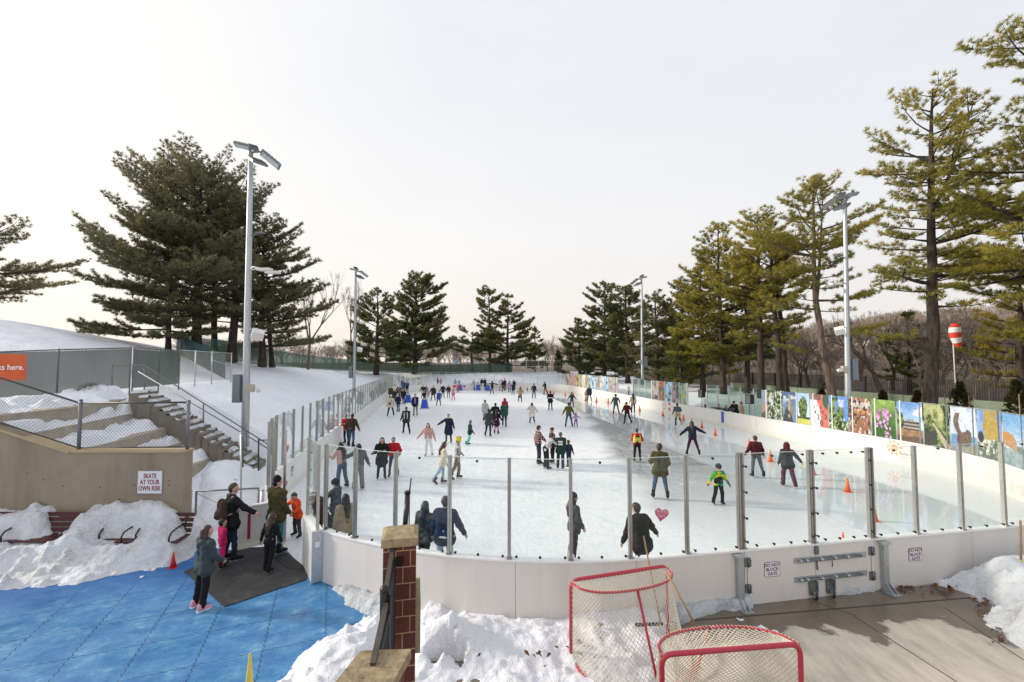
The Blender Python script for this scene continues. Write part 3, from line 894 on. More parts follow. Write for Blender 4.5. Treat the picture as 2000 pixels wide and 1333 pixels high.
barrier('far right boards carrying the farthest row of picture panels', BOX2[1], CUM[4], posts_between(BOX2[1], CUM[4]), white=True)
barrier('white end boards and glass across the far end of the ice', CUM[4], CUM[5], posts_between(CUM[4], CUM[5], 1.35), white=True)
barrier('boards and glass round the far left corner of the ice', CUM[5], CUM[6], posts_between(CUM[5], CUM[6], 1.3), white=True)
barrier('long left side boards and glass below the snowy slope', CUM[6], CUM[7], posts_between(CUM[6], CUM[7], 1.22))
barrier('short curved boards and glass left of the skater gate', CUM[7], T_NL0, posts_between(CUM[7], T_NL0, .95), knobs=False)
for (a, b), lb in ((BOX1, 'set back glass screen with white posts behind the music table'), (BOX2, 'set back glass screen with white posts behind the farther player box')):
 o = thing('glass_screen', lb, 'glass screen', rp((a + b) / 2, 2.2, 0), group='glass screens behind the player boxes')
 ps = posts_between(a - .4, b + .4, 1.5)
 mb = MB(); sweep(mb, a - .4, b + .4, 2.15, 2.27, 0, .75); mb.build('base_wall', BOARD, o)
 for t in ps:
  m_ = MB(); m_.box(rp(t, 2.2, 1.75), (.07, .07, 2.0), PSI); m_.build('post', ALUW, o)
 for p, q in zip(ps[:-1], ps[1:]):
  m_ = MB(); sweep(m_, p + .04, q - .04, 2.19, 2.205, .76, 2.75); m_.build('glass_pane', SMOKE, o)
 m_ = MB(); sweep(m_, a - .4, b + .4, 2.18, 2.22, 1.62, 1.65); m_.build('mid_rail', ALUW, o)
 for t in (a, b):
  m_ = MB()
  V0 = rp(t, .14, 0); V1 = rp(t, 2.15, 0)
  m_.beam(V0 + (0, 0, .5), V1 + (0, 0, .5), .08, 1.0); m_.build('return_wall', BOARD, o)
  m_ = MB(); m_.box(rp(t, .06, 2.0), (.16, .12, 1.85), PSI); m_.build('corner_post', ALUW, o)
o = thing('skater_gate', 'open white gate leaf with a red stripe, swung out towards the chain link gate', 'rink gate', P(506, 1074))
ha = np.array((*P(549, 1060)[:2], 0)); hb = np.array((*P(463, 1079)[:2], 0))
dd = (hb - ha) / np.linalg.norm(hb - ha); nn = np.array((-dd[1], dd[0], 0))
if nn[1] > 0: nn = -nn
mb = MB(); mb.beam(ha + (0, 0, .58), hb + (0, 0, .58), .10, 1.0); mb.build('board_panel', M('gate_panel', (.62, .60, .57), .4, 0, .05, 2, dark=(.3, .28, .25), dscale=3, dfac=.4), o)
mb = MB(); mb.beam(ha + (0, 0, 1.095), hb + (0, 0, 1.095), .13, .03); mb.build('cap_rail', CAPW, o)
mb = MB(); mb.beam(ha + nn * .053 + (0, 0, .13), hb + nn * .053 + (0, 0, .13), .012, .12); mb.build('kick_plate', KICK, o)
mb = MB(); c = ha + (hb - ha) * .76 + nn * .0525; mb.beam(c + (0, 0, .28), c + (0, 0, .92), .07, .006, up=tuple(nn)); mb.build('red_stripe', M('stripe_red', (.30, .015, .05), .5), o)
o = thing('gate_post', 'tall grey gate post left of the boy in the orange jacket', 'gate post', P(553, 1058))
c = np.array((*P(553, 1058)[:2], 0))
mb = MB(); mb.box(c + (0, 0, .55), (.12, .2, 1.1), R(20)); mb.build('column', GALV, o)
mb = MB(); mb.box(c + (0, 0, 2.0), (.06, .08, 1.86), R(20)); mb.build('post', ALU, o)
o = thing('gate_end_board', 'thick white board end with a grey steel edge and glass, right of the gate opening', 'rink board', P(612, 1125))
a0 = np.array((*P(589, 1103)[:2], 0)); a1 = np.array((*P(608, 1143)[:2], 0))
d1 = (a1 - a0) / np.linalg.norm(a1 - a0); n1 = np.array((d1[1], -d1[0], 0));
if n1[0] < 0: n1 = -n1
off = n1 * .105
mb = MB(); mb.beam(a0 + off + (0, 0, .55), a1 + off - d1 * .03 + (0, 0, .55), .19, 1.08); mb.build('board_panel', BOARD, o)
mb = MB(); mb.beam(a1 + off - d1 * .029 + (0, 0, .56), a1 + off + (0, 0, .56), .212, 1.07); mb.build('steel_edge', GALV, o)
mb = MB(); mb.beam(a0 + off + (0, 0, 1.11), a1 + off + (0, 0, 1.11), .22, .035); mb.build('cap_rail', CAPW, o)
mb = MB(); mb.beam(a0 + off + (0, 0, 2.03), a1 + off - d1 * .05 + (0, 0, 2.03), .012, 1.8); gp = mb.build('glass_pane', GLASS, o)
mb = MB(); mb.box(a0 + off + (0, 0, 2.03), (.06, .06, 1.82), math.atan2(d1[1], d1[0])); mb.build('post', ALU, o)
mb = MB(); mb.box(a1 + off - d1 * .02 + (0, 0, 2.03), (.06, .06, 1.82), math.atan2(d1[1], d1[0])); mb.build('post', ALU, o)
mb = MB(); mb.beam(a1 + off + d1 * .002 + (0, 0, .82), a1 + off + d1 * .005 + (0, 0, .82), .09, .12); mb.build('label_plate', SIGNW, o)
for z in (1.4, 1.8, 2.2, 2.6):
 inst(KNOB, gp, a0 + d1 * .12 + off + (0, 0, z), (0, 0, math.atan2(d1[1], d1[0])))
def heart_pts(s):
 ts = np.linspace(0, 2 * np.pi, 40)[:-1]
 return [(s * .03 * 16 * math.sin(t) ** 3, s * .03 * (13 * math.cos(t) - 5 * math.cos(2 * t) - 2 * math.cos(3 * t) - math.cos(4 * t))) for t in ts]
def decal(name, pts, c, ax, up, mat, parent=None, th=.002):
 ax = np.asarray(ax, float); up = np.asarray(up, float); nrm = np.cross(ax, up)
 n = len(pts)
 V = [c + ax * x + up * y for x, y in pts] + [c + ax * x + up * y + nrm * th for x, y in pts]
 F = [tuple(range(n))[::-1], tuple(range(n, 2 * n))] + [(i, (i + 1) % n, n + (i + 1) % n, n + i) for i in range(n)]
 mb = MB(); mb.add(V, F)
 return mb.build(name, mat, parent)
PINK = M('heart_pink', (.52, .10, .17), .5, 0, .08, 20)
PINKL = M('heart_print', (.72, .42, .45), .5)
MAG = M('heart_magenta', (.42, .02, .17), .5)
UPV = np.array((0, 0, 1.))
t = nt_(1291, 1.75); d = rdir(t); c = rp(t, .0675, PD(1291, 1005, rp(t, .067)[1])[2])
tl = R(-12); ax = d * math.cos(tl) + UPV * math.sin(tl); up = -d * math.sin(tl) + UPV * math.cos(tl)
o = decal('heart_sticker', heart_pts(.30), c, ax, up, PINK)
tag(o, 'pink heart sticker with pale lettering on the near glass beside the man in black', 'sticker')
text_obj('lettering', 'SKATE\nDAY', .085, np.stack((ax, up, np.cross(ax, up)), 1), c + np.cross(ax, up) * .0035 + up * .01, PINKL, o, .0008, bold=.002)
for px, py, t0, t1, s, lb in ((562, 876, CUM[6] + 30, CUM[7] + 1, .34, 'pink heart sticker low on the left glass, nearest the gate'), (631, 846, CUM[6] + 30, CUM[7], .30, 'pink heart sticker on the left glass beside the aluminium bench'), (657, 812, CUM[6] + 20, CUM[7], .30, 'small pink heart sticker on the left glass behind the woman in red')):
 t = t_at_px(px, t0, t1, 1.7, .05); d = rdir(t); q = rp(t, .05, 0); c = np.array((q[0], q[1], PD(px, py, q[1])[2]))
 o = decal('heart_sticker', heart_pts(s), c, -d, UPV, PINK); tag(o, lb, 'sticker')
for px, py, s, lb in ((560, 944, .24, 'pink heart printed on the inner boards just inside the gate'),):
 t = t_at_px(px, CUM[7] - 6, CUM[7] + 2, .7, -.004); q = rp(t, -.004, 0); c = np.array((q[0], q[1], PD(px, py, q[1])[2])); d = rdir(t)
 tag(decal('heart_decal', heart_pts(s), c, -d, UPV, PINK), lb, 'decal')
BLUEP = M('logo_blue', (.06, .09, .30), .5)
t = t_at_px(571, CUM[7] - 8, CUM[7] + 2, .75, -.004); q = rp(t, -.004, 0); d = rdir(t); c = np.array((q[0], q[1], PD(571, 920, q[1])[2]))
mb = MB(); o = decal('rink_logo', [(-.16, -.2), (.16, -.2), (.16, .2), (-.16, .2)], c, -d, UPV, SIGNW)
tag(o, 'small white and blue logo on the inner boards beside the gate', 'logo')
for pts in ([(-.13, .1), (.13, .1), (.13, .17), (-.13, .17)], [(-.13, -.06), (-.06, -.06), (-.06, .1), (-.13, .1)], [(.03, -.02), (.13, -.08), (.13, .1), (.07, .1)], [(-.1, -.17), (.1, -.17), (.1, -.12), (-.1, -.12)]):
 oo = decal('logo_mark', pts, c + (np.array((d[1], -d[0], 0)) * -.0025), -d, UPV, BLUEP, o, .001)
for px, s, lb in ((880.5, .62, 'larger magenta heart on the far end boards'), (907, .5, 'smaller magenta heart on the far end boards')):
 t = t_at_px(px, CUM[4], CUM[5], .55, -.004); q = rp(t, -.004, 0); c = np.array((q[0], q[1], PD(px, 755, q[1])[2])); d = rdir(t)
 ax = -d * .95 + UPV * .25; up = np.cross(-np.cross(-d, UPV) * -1, ax); up = UPV * .95 + d * .25
 tag(decal('heart_decal', heart_pts(s), c, ax, up, MAG), lb, 'decal')
t = t_at_px(969, CUM[4] - 3, CUM[5], .6, -.004); q = rp(t, -.004, 0); d = rdir(t)
o = text_obj('board_lettering', 'DISTI', .8, np.stack((-d, UPV, -np.array((d[1], -d[0], 0))), 1), (q[0], q[1], .55), M('lettering_grey', (.16, .16, .17), .5), None, .002)
tag(o, 'dark lettering on the far end boards behind the skaters', 'lettering')
DB = M('line_blue', (.05, .11, .42), .5, 0, .05, 5)
def rmark(px, w, z0, z1, mat, label, name='board_line', cat='line marking'):
 t = t_at_px(px, CUM[2], CUM[3], .55, -.004)
 mb = MB(); sweep(mb, t - w / 2, t + w / 2, -.0055, -.0025, z0, z1)
 o = mb.build(name, mat); return tag(o, label, cat)
rmark(1411, .32, .215, 1.06, DB, 'blue line painted on the right side boards below the music table')
rmark(1307.5, .3, .80, 1.04, PINK, 'upper half of the broken red centre line on the right boards')
rmark(1307.5, .3, .30, .58, PINK, 'lower half of the broken red centre line on the right boards')
YL = M('line_yellow', (.72, .68, .25), .5)
for px in (1465, 1478, 1559, 1584):
 rmark(px, .035, .215, 1.06, YL, 'thin yellow line on the right side boards, %s' % {1465: 'farthest of four', 1478: 'second from the music table', 1559: 'below the tower picture', 1584: 'nearest of the four'}[px])
t = t_at_px(1297.5, CUM[2], CUM[3], .65, -.004); q = rp(t, -.004, .66); d = rdir(t)
LG = M('logo_grey', (.16, .13, .13), .5)
V = []; F = []; n = 28
for k in range(n):
 a = 2 * math.pi * k / n
 for r_ in (.27, .33):
  V.append(q + -d * r_ * math.cos(a) + UPV * r_ * math.sin(a))
for k in range(n):
 F.append((2 * k, 2 * k + 1, (2 * k + 3) % (2 * n), (2 * k + 2) % (2 * n)))
mb = MB(); mb.add(V, F); o = mb.build('round_logo', LG); tag(o, 'round grey logo on the right boards left of the red centre line', 'logo')
text_obj('lettering', 'R', .34, np.stack((-d, UPV, np.array((-d[1], d[0], 0))), 1), q + np.array((-d[1], d[0], 0)) * .003, LG, o, .001)
t = t_at_px(1318, CUM[2], CUM[3], .65, -.004); q = rp(t, -.005, .66)
o = text_obj('board_lettering', 'PARKS', .34, np.stack((-d, UPV, np.array((-d[1], d[0], 0))), 1), q, M('lettering_pale', (.45, .36, .34), .5), None, .001)
tag(o, 'pale grey PARKS lettering on the right boards by the red line', 'lettering')
ORG = M('sun_orange', (.80, .33, .12), .5, 0, .05, 9)
t = t_at_px(1745, CUM[1], CUM[3], .75, -.005); d = rdir(t); q = rp(t, -.005, 0); c = np.array((q[0], q[1], .72))
nin = np.array((-d[1], d[0], 0.))
o = decal('sun_emblem', [(.165 * math.cos(a), .165 * math.sin(a)) for a in np.linspace(0, 2 * np.pi, 25)[:-1]], c, -d, UPV, ORG)
tag(o, 'orange sun emblem with nine rays on the right corner boards', 'emblem')
for k in range(9):
 a = R(40 * k + 8); ca, sa = math.cos(a), math.sin(a)
 pts = [(.21, -.018), (.25, -.038), (.345, -.04), (.375, 0), (.345, .04), (.25, .038), (.21, .018)]
 decal('sun_ray', [(x * ca - y * sa, x * sa + y * ca) for x, y in pts], c, -d, UPV, ORG, o)
mb = MB(); decal('sun_band', [(-.16, -.03), (-.05, .035), (.05, .0), (.165, .03), (.15, -.0), (.05, -.035), (-.05, .0), (-.14, -.06)], c + nin * .0025, -d, UPV, BOARD, o, .001)
t2 = t - .58; d2 = rdir(t2); nin2 = np.array((-d2[1], d2[0], 0.))
o = text_obj('board_lettering', 'works here', .19, np.stack((-d2, UPV, nin2), 1), rp(t2, -.006, .52), M('lettering_grey', (.16, .16, .17), .5), None, .001)
tag(o, 'small grey works here lettering on the boards beside the sun emblem', 'lettering')
o = text_obj('board_lettering', 'park and recreation', .075, np.stack((-d2, UPV, nin2), 1), rp(t2 - .02, -.006, .36), M('lettering_pale', (.45, .36, .34), .5), None, .001)
tag(o, 'tiny pale line of lettering under the works here words', 'lettering')
def fb(x, y, s, seed, o=4):
 return fbm(x * s + seed * 3.7, y * s + seed * 1.9, seed % 5, o)
def paint(kind, nx=34, ny=46, seed=1):
 x, y = np.meshgrid((np.arange(nx + 1)) / nx, (np.arange(ny + 1)) / ny, indexing='ij')
 def c(*v): return np.array(v, float)[None, None, :] * np.ones((nx + 1, ny + 1, 1))
 def mx(a, b, t): return a * (1 - t[..., None]) + b * t[..., None]
 n = fb(x, y, 5, seed); nf = fb(x, y, 16, seed + 1, 3)
 sky = mx(c(.42, .62, .86), c(.10, .27, .62), sm(y, .3, 1.0))
 sky = mx(sky, c(.80, .84, .88), sm(fb(x, y * 1.6, 3.5, seed + 2), .5, .66) * .85)
 leaf = mx(c(.05, .11, .025), c(.24, .33, .07), sm(nf, .35, .65)); leaf = mx(leaf, c(.015, .03, .012), sm(fb(x, y, 11, seed + 5), .52, .66))
 if kind == 'tree':
  im = mx(c(.52, .70, .86), c(.33, .53, .80), sm(y, .4, 1)); im = mx(im, leaf, sm(.36 - np.hypot((x - .45) * 1.0, (y - .50) * .95) + (n - .5) * .25, 0, .03))
  im = mx(im, c(.60, .58, .05), (y < .16) * 1.0); return mx(im, leaf * .7, ((y > .16) & (y < .24)) * 1.0)
 if kind == 'spire':
  im = mx(c(.14, .28, .46), c(.06, .14, .30), sm(y, .3, 1)); im = mx(im, c(.45, .6, .72), sm(fb(x, y * 3, 3, seed), .5, .6) * sm(y, .5, .8))
  w = .05 + .24 * (1 - y) ** 1.6
  im = mx(im, mx(c(.62, .40, .22), c(.34, .20, .11), sm(x, .46, .56)), ((np.abs(x - .5 - .06 * (1 - y)) < w) & (y < .93) & (y > .22)) * 1.0)
  im = mx(im, c(.07, .07, .075), sm(.34 - y + (n - .5) * .3 + (.16 - np.abs(x - .3)), 0, .04)); return mx(im, c(.4, .4, .4), ((np.hypot(x - .45, (y - .2)) < .07)) * 1.0)
 if kind == 'dial':
  im = mx(c(.60, .10, .07), c(.68, .15, .10), n); im = mx(im, c(.66, .69, .73), (np.hypot((x + .15) * 1.0, (y - .24) * .92) < .92 - .18) * 1.0)
  im = mx(im, c(.06, .12, .06), (np.hypot((x - .98) * 1, (y - .84)) < .27) * 1.0); return mx(im, c(.14, .10, .07), ((y > .82) & (x < .65)) * (.7 + .3 * n))
 if kind == 'sky_trees':
  im = mx(c(.05, .17, .55), c(.16, .36, .78), n); im = mx(im, leaf, sm(.62 - y + (n - .5) * 1.0 + .18 * np.sin(x * 5), 0, .05)); im = mx(im, c(.75, .78, .8), ((y > .68) & (y < .9) & (x > .5) & (x < .8)) * .5)
  return mx(im, c(.5, .6, .5), sm(nf, .62, .7) * (y < .35))
 if kind == 'interior':
  im = mx(c(.16, .06, .03), c(.46, .20, .08), nf); im = mx(im, c(.52, .47, .42), ((y > .72) & (y < .88) & (x > .18)) * .9); im = mx(im, c(.55, .22, .05), ((y < .66) & (y > .56)) * .8)
  im = mx(im, c(.05, .03, .025), sm(fb(x, y, 9, seed + 8), .56, .62)); im = mx(im, c(.6, .55, .5), sm(fb(x * 1.5, y, 12, seed + 9), .63, .68)); return im
 if kind == 'flowers':
  im = mx(c(.04, .13, .02), c(.22, .38, .06), sm(y, .2, 1.) * n * 1.6); f = np.zeros_like(x)
  for k in range(46):
   q = np.random.RandomState(seed * 100 + k); cx, cy = (.18 + .5 * q.rand(), .25 + .45 * q.rand()) if k < 24 else (.62 + .16 * q.randn() * .6, q.rand() * .75); f = np.maximum(f, np.exp(-((x - cx) ** 2 + (y - cy) ** 2) / .0022))
  return mx(im, mx(c(.42, .08, .42), c(.72, .36, .70), sm(fb(x, y, 22, seed), .4, .6)), sm(f, .3, .6))
 if kind == 'cabin':
  im = sky * 1.0; im = mx(im, mx(c(.16, .09, .04), c(.45, .26, .10), nf), sm(.34 - y + (n - .5) * .06, 0, .02)); im = mx(im, mx(c(.06, .05, .05), c(.40, .36, .33), sm(np.sin(y * 75), -.2, .6)), ((x > .24) & (x < .9) & (y > .3) & (y < .56 - .1 * np.abs(x - .5))) * 1.0)
  im = mx(im, leaf, sm(.26 - np.hypot(x - .02, y - .5) + (n - .5) * .2, 0, .03)); return mx(im, c(.09, .065, .045), sm(.16 - y + (n - .5) * .1, 0, .04) * .8)
 if kind == 'path':
  im = mx(leaf, c(.42, .44, .18), sm(n, .4, .7) * sm(y, .3, .7)); im = mx(im, c(.05, .06, .04), sm(.45 - y + (n - .5) * .5, 0, .1) * (x < .5)); w = .03 + .2 * (.55 - y)
  return mx(im, c(.46, .36, .26), ((np.abs(x - (.35 + 1.05 * (.55 - y))) < np.maximum(w, 0)) & (y < .55)) * 1.0)
 if kind == 'bronze':
  im = mx(c(.62, .70, .80), c(.40, .52, .72), fb(x, y, 4, seed)); im = mx(im, c(.05, .25, .55), ((y < .38)) * .85)
  d_ = np.minimum(np.hypot((x - (.30 + .10 * np.sin(y * 7))) * 1.6, 0) + 9 * ((y < .3) | (y > .86)), np.hypot((x - .66) * 1.1, (y - .36)))
  im = mx(im, mx(c(.05, .035, .025), c(.24, .17, .12), nf), ((d_ < .16) | (np.hypot(x - .5, (y - .27) * 1.6) < .3)) * 1.0); return mx(im, c(.25, .26, .18), sm(.16 - y + (x - .5) * .12 + (n - .5) * .1, 0, .02))
 if kind == 'autumn':
  im = mx(c(.10, .22, .55), c(.28, .45, .75), n); im = mx(im, mx(c(.55, .33, .04), c(.28, .26, .05), nf), sm(.34 - np.abs(x - .55) + (n - .5) * .5, 0, .05) * (y > .3)); im = mx(im, mx(c(.08, .12, .05), c(.62, .64, .55), sm(nf, .45, .7)), sm(.42 - y + (n - .5) * .15, 0, .04)); return mx(im, c(.05, .05, .05), (np.hypot(x - .13, y - .42) < .12) * 1.0)
 if kind == 'umbrella':
  im = mx(c(.52, .70, .84), c(.14, .38, .70), sm(y, .2, .95)); im = mx(im, c(.10, .16, .10), sm(.42 - y + (n - .5) * .2, 0, .03) * (x > .35)); im = mx(im, mx(c(.62, .30, .05), c(.42, .17, .04), n), ((np.hypot(x - .12, (y - .36) * 1.5) < .42) & (y > .36 + .2 * (x - .1) * -1)) * 1.0)
  return mx(im, mx(c(.06, .14, .15), c(.40, .52, .52), nf), (y < .34 - .1 * x) * 1.0)
 if kind == 'blossom':
  im = mx(c(.30, .42, .62), c(.20, .30, .40), n); im = mx(im, mx(c(.42, .20, .14), c(.62, .42, .33), nf), sm(.5 - y + (n - .5) * .4, 0, .05)); return mx(im, c(.14, .11, .08), sm(.22 - y + (n - .5) * .2, 0, .05))
 if kind == 'green':
  im = mx(leaf, c(.62, .70, .66), sm(nf, .55, .68)); return mx(im, c(.8, .85, .85), (np.hypot(x - .2, y - .68) < .12) * .8)
 rs_ = np.random.RandomState(seed)
 A, B, C_ = rs_.rand(3), rs_.rand(3), rs_.rand(3)
 pal = {'poppy': ((.70, .17, .02), (.10, .18, .05), (.08, .16, .42)), 'orange': ((.75, .20, .03), (.85, .40, .08), (.06, .18, .62)), 'blue': ((.18, .45, .78), (.55, .72, .86), (.05, .10, .05)), 'rock': ((.22, .09, .06), (.45, .30, .22), (.35, .55, .75)),
   'wings': ((.75, .50, .02), (.05, .05, .06), (.32, .40, .26)), 'gold': ((.46, .34, .08), (.30, .22, .08), (.55, .52, .30)), 'pale': ((.62, .66, .66), (.30, .36, .30), (.75, .78, .80)), 'stone': ((.36, .30, .30), (.55, .50, .48), (.2, .17, .16)), 'columns': ((.55, .50, .45), (.10, .09, .09), (.45, .30, .2)), 'pinkf': ((.62, .30, .38), (.06, .16, .05), (.35, .28, .35)), 'lime': ((.50, .60, .14), (.10, .24, .10), (.16, .34, .66))}[kind]
 im = mx(c(*pal[1]), c(*pal[0]), sm(fb(x, y, 4, seed), .42, .56)); im = mx(im, c(*pal[2]), sm(fb(x, y, 6, seed + 3), .55, .64)); return im * (.7 + .6 * nf[..., None])
PRINT, _nt, _b = nodes('printed_film'); _N = NT(_nt)
_a = _N.n('ShaderNodeVertexColor'); _a.layer_name = 'print'
_nt.links.new(_a.outputs['Color'], _b.inputs['Base Color']); _b.inputs['Roughness'].default_value = .3
def picture(kind, label, t1, t0, seed, z0=ZB + .02, z1=ZG - .02, off=.035, nx=46, ny=64):
 """printed film on the glass; its left edge is at t1 (farther)"""
 t0 += .03; t1 -= .03
 V = []
 for i in range(nx + 1):
  for j in range(ny + 1):
   V.append(rp(t1 + (t0 - t1) * i / nx, off, z0 + (z1 - z0) * j / ny))
 im = np.clip(paint(kind, nx, ny, seed), 0, 1)
 gx, gy = np.meshgrid(np.arange(nx + 1) / nx, np.arange(ny + 1) / ny, indexing='ij')
 fine = (.62 + .76 * fb(gx, gy * 1.4, 26, seed + 11, 3))[..., None] * (.8 + .4 * fb(gx, gy, 9, seed + 12, 3))[..., None]
 lum = im.mean(2, keepdims=True); im = np.clip((lum + (im - lum) * .82) * fine, 0, 1) * .92
 F = grid_faces(nx + 1, ny + 1)
 o = obj_np('picture_panel', V, F, PRINT, smooth=False)
 at = o.data.color_attributes.new('print', 'FLOAT_COLOR', 'POINT')
 at.data.foreach_set('color', np.concatenate((im.reshape(-1, 3), np.ones((len(V), 1))), 1).astype(np.float32).ravel())
 tag(o, label, 'picture panel', 'printed picture panels on the right glass')
 return o
def tpx(px):
 return t_at_px(px, CUM[1] + 3, CUM[3], 1.6, .06)
near_pics = [('blossom', 1487, 1500, 'printed picture of a building behind pink blossom, nearest the music table'), ('green', 1500, 1529, 'printed picture of white flowers among green leaves'), ('spire', 1529, 1559, 'printed picture of a tan pointed monument against a dark blue sky'),
    ('tree', 1559, 1584, 'printed picture of one round green tree over a yellow field'), ('dial', 1584, 1619, 'printed picture of a white dial with black numbers on red ground'), ('sky_trees', 1619, 1659, 'printed picture of deep blue sky and treetops before the near right lamp post'),
    ('interior', 1659, 1702, 'printed picture of a brown wooden room interior with chairs'), ('flowers', 1702, 1751, 'printed picture of purple flower spikes on green'), ('cabin', 1751, 1805, 'printed picture of a log cabin under a cloudy blue sky'),
    ('path', 1805, 1859, 'printed picture of a footpath through pale green woods'), ('bronze', 1859, 1912, 'printed picture of a dark bronze figure against sky and sea'), ('autumn', 1912, 1959, 'printed picture of yellow autumn leaves above white flowers'), ('umbrella', 1959, 2012, 'printed picture of an orange canopy under clear blue sky, at the right picture edge')]
pts_r = pr
DARKT = M('print_dark', (.05, .055, .07), .4)
for i, (k, a, b, lb) in enumerate(near_pics):
 ta, tb = tpx(a), tpx(b)
 o = picture(k, lb, ta, tb, i + 2)
 if k == 'dial':
  for ch, fx, fz, s in (('0', .62, .07, .42), ('3', .46, .25, .40), ('2', .86, .28, .36), ('4', .30, .40, .26), ('9', .70, .42, .30), ('8', .62, .56, .2), ('5', .25, .56, .16), ('6', .42, .62, .14)):
   t = ta + (tb - ta) * fx; d = rdir(t)
   text_obj('numeral', ch, s, np.stack((-d, UPV, np.array((-d[1], d[0], 0))), 1), rp(t, .031, ZB + .1 + fz * 1.75), DARKT, o, .0005, bold=.004)
mid = posts_between(BOX1[1], BOX2[0]); mk = ['lime', 'pinkf', 'blue', 'poppy', 'columns']
ml = ['printed picture of lime green leaves, right end of the middle group of panels', 'printed picture of pink flowers in the middle group of panels', 'printed picture of blue sky over a field in the middle group of panels', 'printed picture of orange poppies in the middle group of panels', 'printed grey architectural picture at the left end of the middle group of panels']
for i in range(len(mid) - 1):
 picture(mk[i % 5], ml[i % 5], mid[i + 1], mid[i], 40 + i, nx=14, ny=20)
far = posts_between(BOX2[1], CUM[4])
fk = [('stone', 'printed grey stone picture at the right end of the far row of panels'), ('stone', 'second printed grey stone picture from the right in the far row'), ('blue', 'printed pale blue picture of a bird in the far row of panels'), ('pale', 'printed picture of green stalks on white in the far row of panels'), ('rock', 'printed red rock picture in the far row of panels'), ('blue', 'printed blue sky picture right of centre in the far row of panels'), ('blue', 'printed bright blue picture in the middle of the far row of panels'), ('gold', 'printed brown picture in the middle of the far row of panels'), ('pale', 'printed pale blue and green picture in the far row of panels'), ('gold', 'printed golden picture in the far row of panels'), ('wings', 'printed yellow and black wing picture in the far row of panels'), ('orange', 'printed orange and blue picture in the far row of panels'), ('orange', 'printed bright orange picture in the far row of panels'), ('columns', 'printed picture of pale columns at the left end of the far row of panels')]
tend = t_at_px(1106, BOX2[1], CUM[4], 1.6, .06)
k = 0
tt = BOX2[1]
step_ = (tend - BOX2[1]) / len(fk)
for k, (kd, lb) in enumerate(fk):
 picture(kd, lb, BOX2[1] + step_ * (k + 1), BOX2[1] + step_ * k, 60 + k, nx=8, ny=12)
A3 = lambda p, z: np.array((p[0], p[1], z))
wz = H - (880 - 707) / 75.0              # wall top
wall_c = PD(138, 882, WV); wall_r = PD(361, 880, WV)
lz = H + ray(-60, 818)[2] / ray(-60, 818)[1] * WV
pl = PD(-60, 818, WV)
o = thing('retaining_wall', 'tan concrete retaining wall with rust streaks behind the snowed in benches', 'wall', (-10.5, WV + .2, 0))
mb = MB(); mb.prism([(wall_c[0], WV), (wall_r[0], WV), (wall_r[0], WV + .3), (wall_c[0], WV + .3)], -.1, wall_r[2] - .06); mb.build('wall_face', CONC, o)
mb = MB(); mb.prism([(pl[0] - 2, WV - .02), (wall_c[0], WV - .002), (wall_c[0], WV + .3), (pl[0] - 2, WV + .3)], -.1, [pl[2] + .8, wall_c[2] - .06, wall_c[2] - .06, pl[2] + .8]); mb.build('wall_face', CONC, o)
mb = MB(); mb.prism([(wall_c[0], WV - .03), (wall_r[0] + .02, WV - .03), (wall_r[0] + .02, WV + .33), (wall_c[0], WV + .33)], wall_r[2] - .058, wall_r[2])
sl = (pl[2] - wall_c[2]) / (pl[0] - wall_c[0])
xl = pl[0] - 2
zl = wall_c[2] + sl * (xl - wall_c[0])
mb.add([(xl, WV - .045, zl - .06), (wall_c[0] - .002, WV - .045, wall_c[2] - .06), (wall_c[0] - .002, WV + .33, wall_c[2] - .06), (xl, WV + .33, zl - .06), (xl, WV - .045, zl), (wall_c[0] - .002, WV - .045, wall_c[2]), (wall_c[0] - .002, WV + .33, wall_c[2]), (xl, WV + .33, zl)],
  [(3, 2, 1, 0), (4, 5, 6, 7), (0, 1, 5, 4), (1, 2, 6, 5), (2, 3, 7, 6), (3, 0, 4, 7)])
mb.build('coping', CAPS, o)
mb = MB()
for x, y in ((53, 925), (47, 912), (85, 937), (123, 950), (195, 952), (262, 948), (330, 948), (331, 940), (20, 985), (90, 985), (233, 975)):
 mb.lathe(PD(x, y, WV - .001), [(.016, -.006), (.016, .002)], 8, axis='y')
mb.build('tie_hole', BLACKM, o)
sc_ = PD(294, 942, WV)
o = thing('wall_sign', 'white sign reading SKATE AT YOUR OWN RISK on the concrete wall', 'sign', (sc_[0], WV - .01, sc_[2] - .3))
mb = MB(); mb.box((sc_[0], WV - .012, sc_[2]), (.64, .016, .585)); mb.build('border', M('sign_grey', (.36, .38, .42), .5), o)
mb = MB(); mb.box((sc_[0], WV - .022, sc_[2]), (.612, .006, .557)); mb.build('plate', SIGNW, o)
text_obj('lettering', 'SKATE\nAT YOUR\nOWN RISK', .165, np.array(((1, 0, 0), (0, 0, -1), (0, 1, 0))), (sc_[0], WV - .027, sc_[2]), M('sign_maroon', (.25, .008, .03), .5), o, .001, bold=.004, sx=.70)
def chainlink(mb, a, b, h0, h1, pitch=.075, r=.0028, n=3):
 """diamond wire between posts a and b (3D base points), heights h0..h1 above them; sheared with the slope"""
 a = np.asarray(a, float); b = np.asarray(b, float)
 L = np.linalg.norm((b - a)[:2]); hh = h1 - h0
 P0 = []; P1 = []
 def pt(s, t): return a + (b - a) * (s / L) + np.array((0, 0, h0 + t))
 for k in np.arange(-hh, L, pitch):
  s0, s1 = max(k, 0), min(k + hh, L)
  if s1 > s0:
   P0.append(pt(s0, s0 - k)); P1.append(pt(s1, s1 - k))
   P0.append(pt(s0, hh - (s0 - k))); P1.append(pt(s1, hh - (s1 - k)))
 if P0:
  V, F = tubes(P0, P1, r, r, n)
  mb.add(V, F)
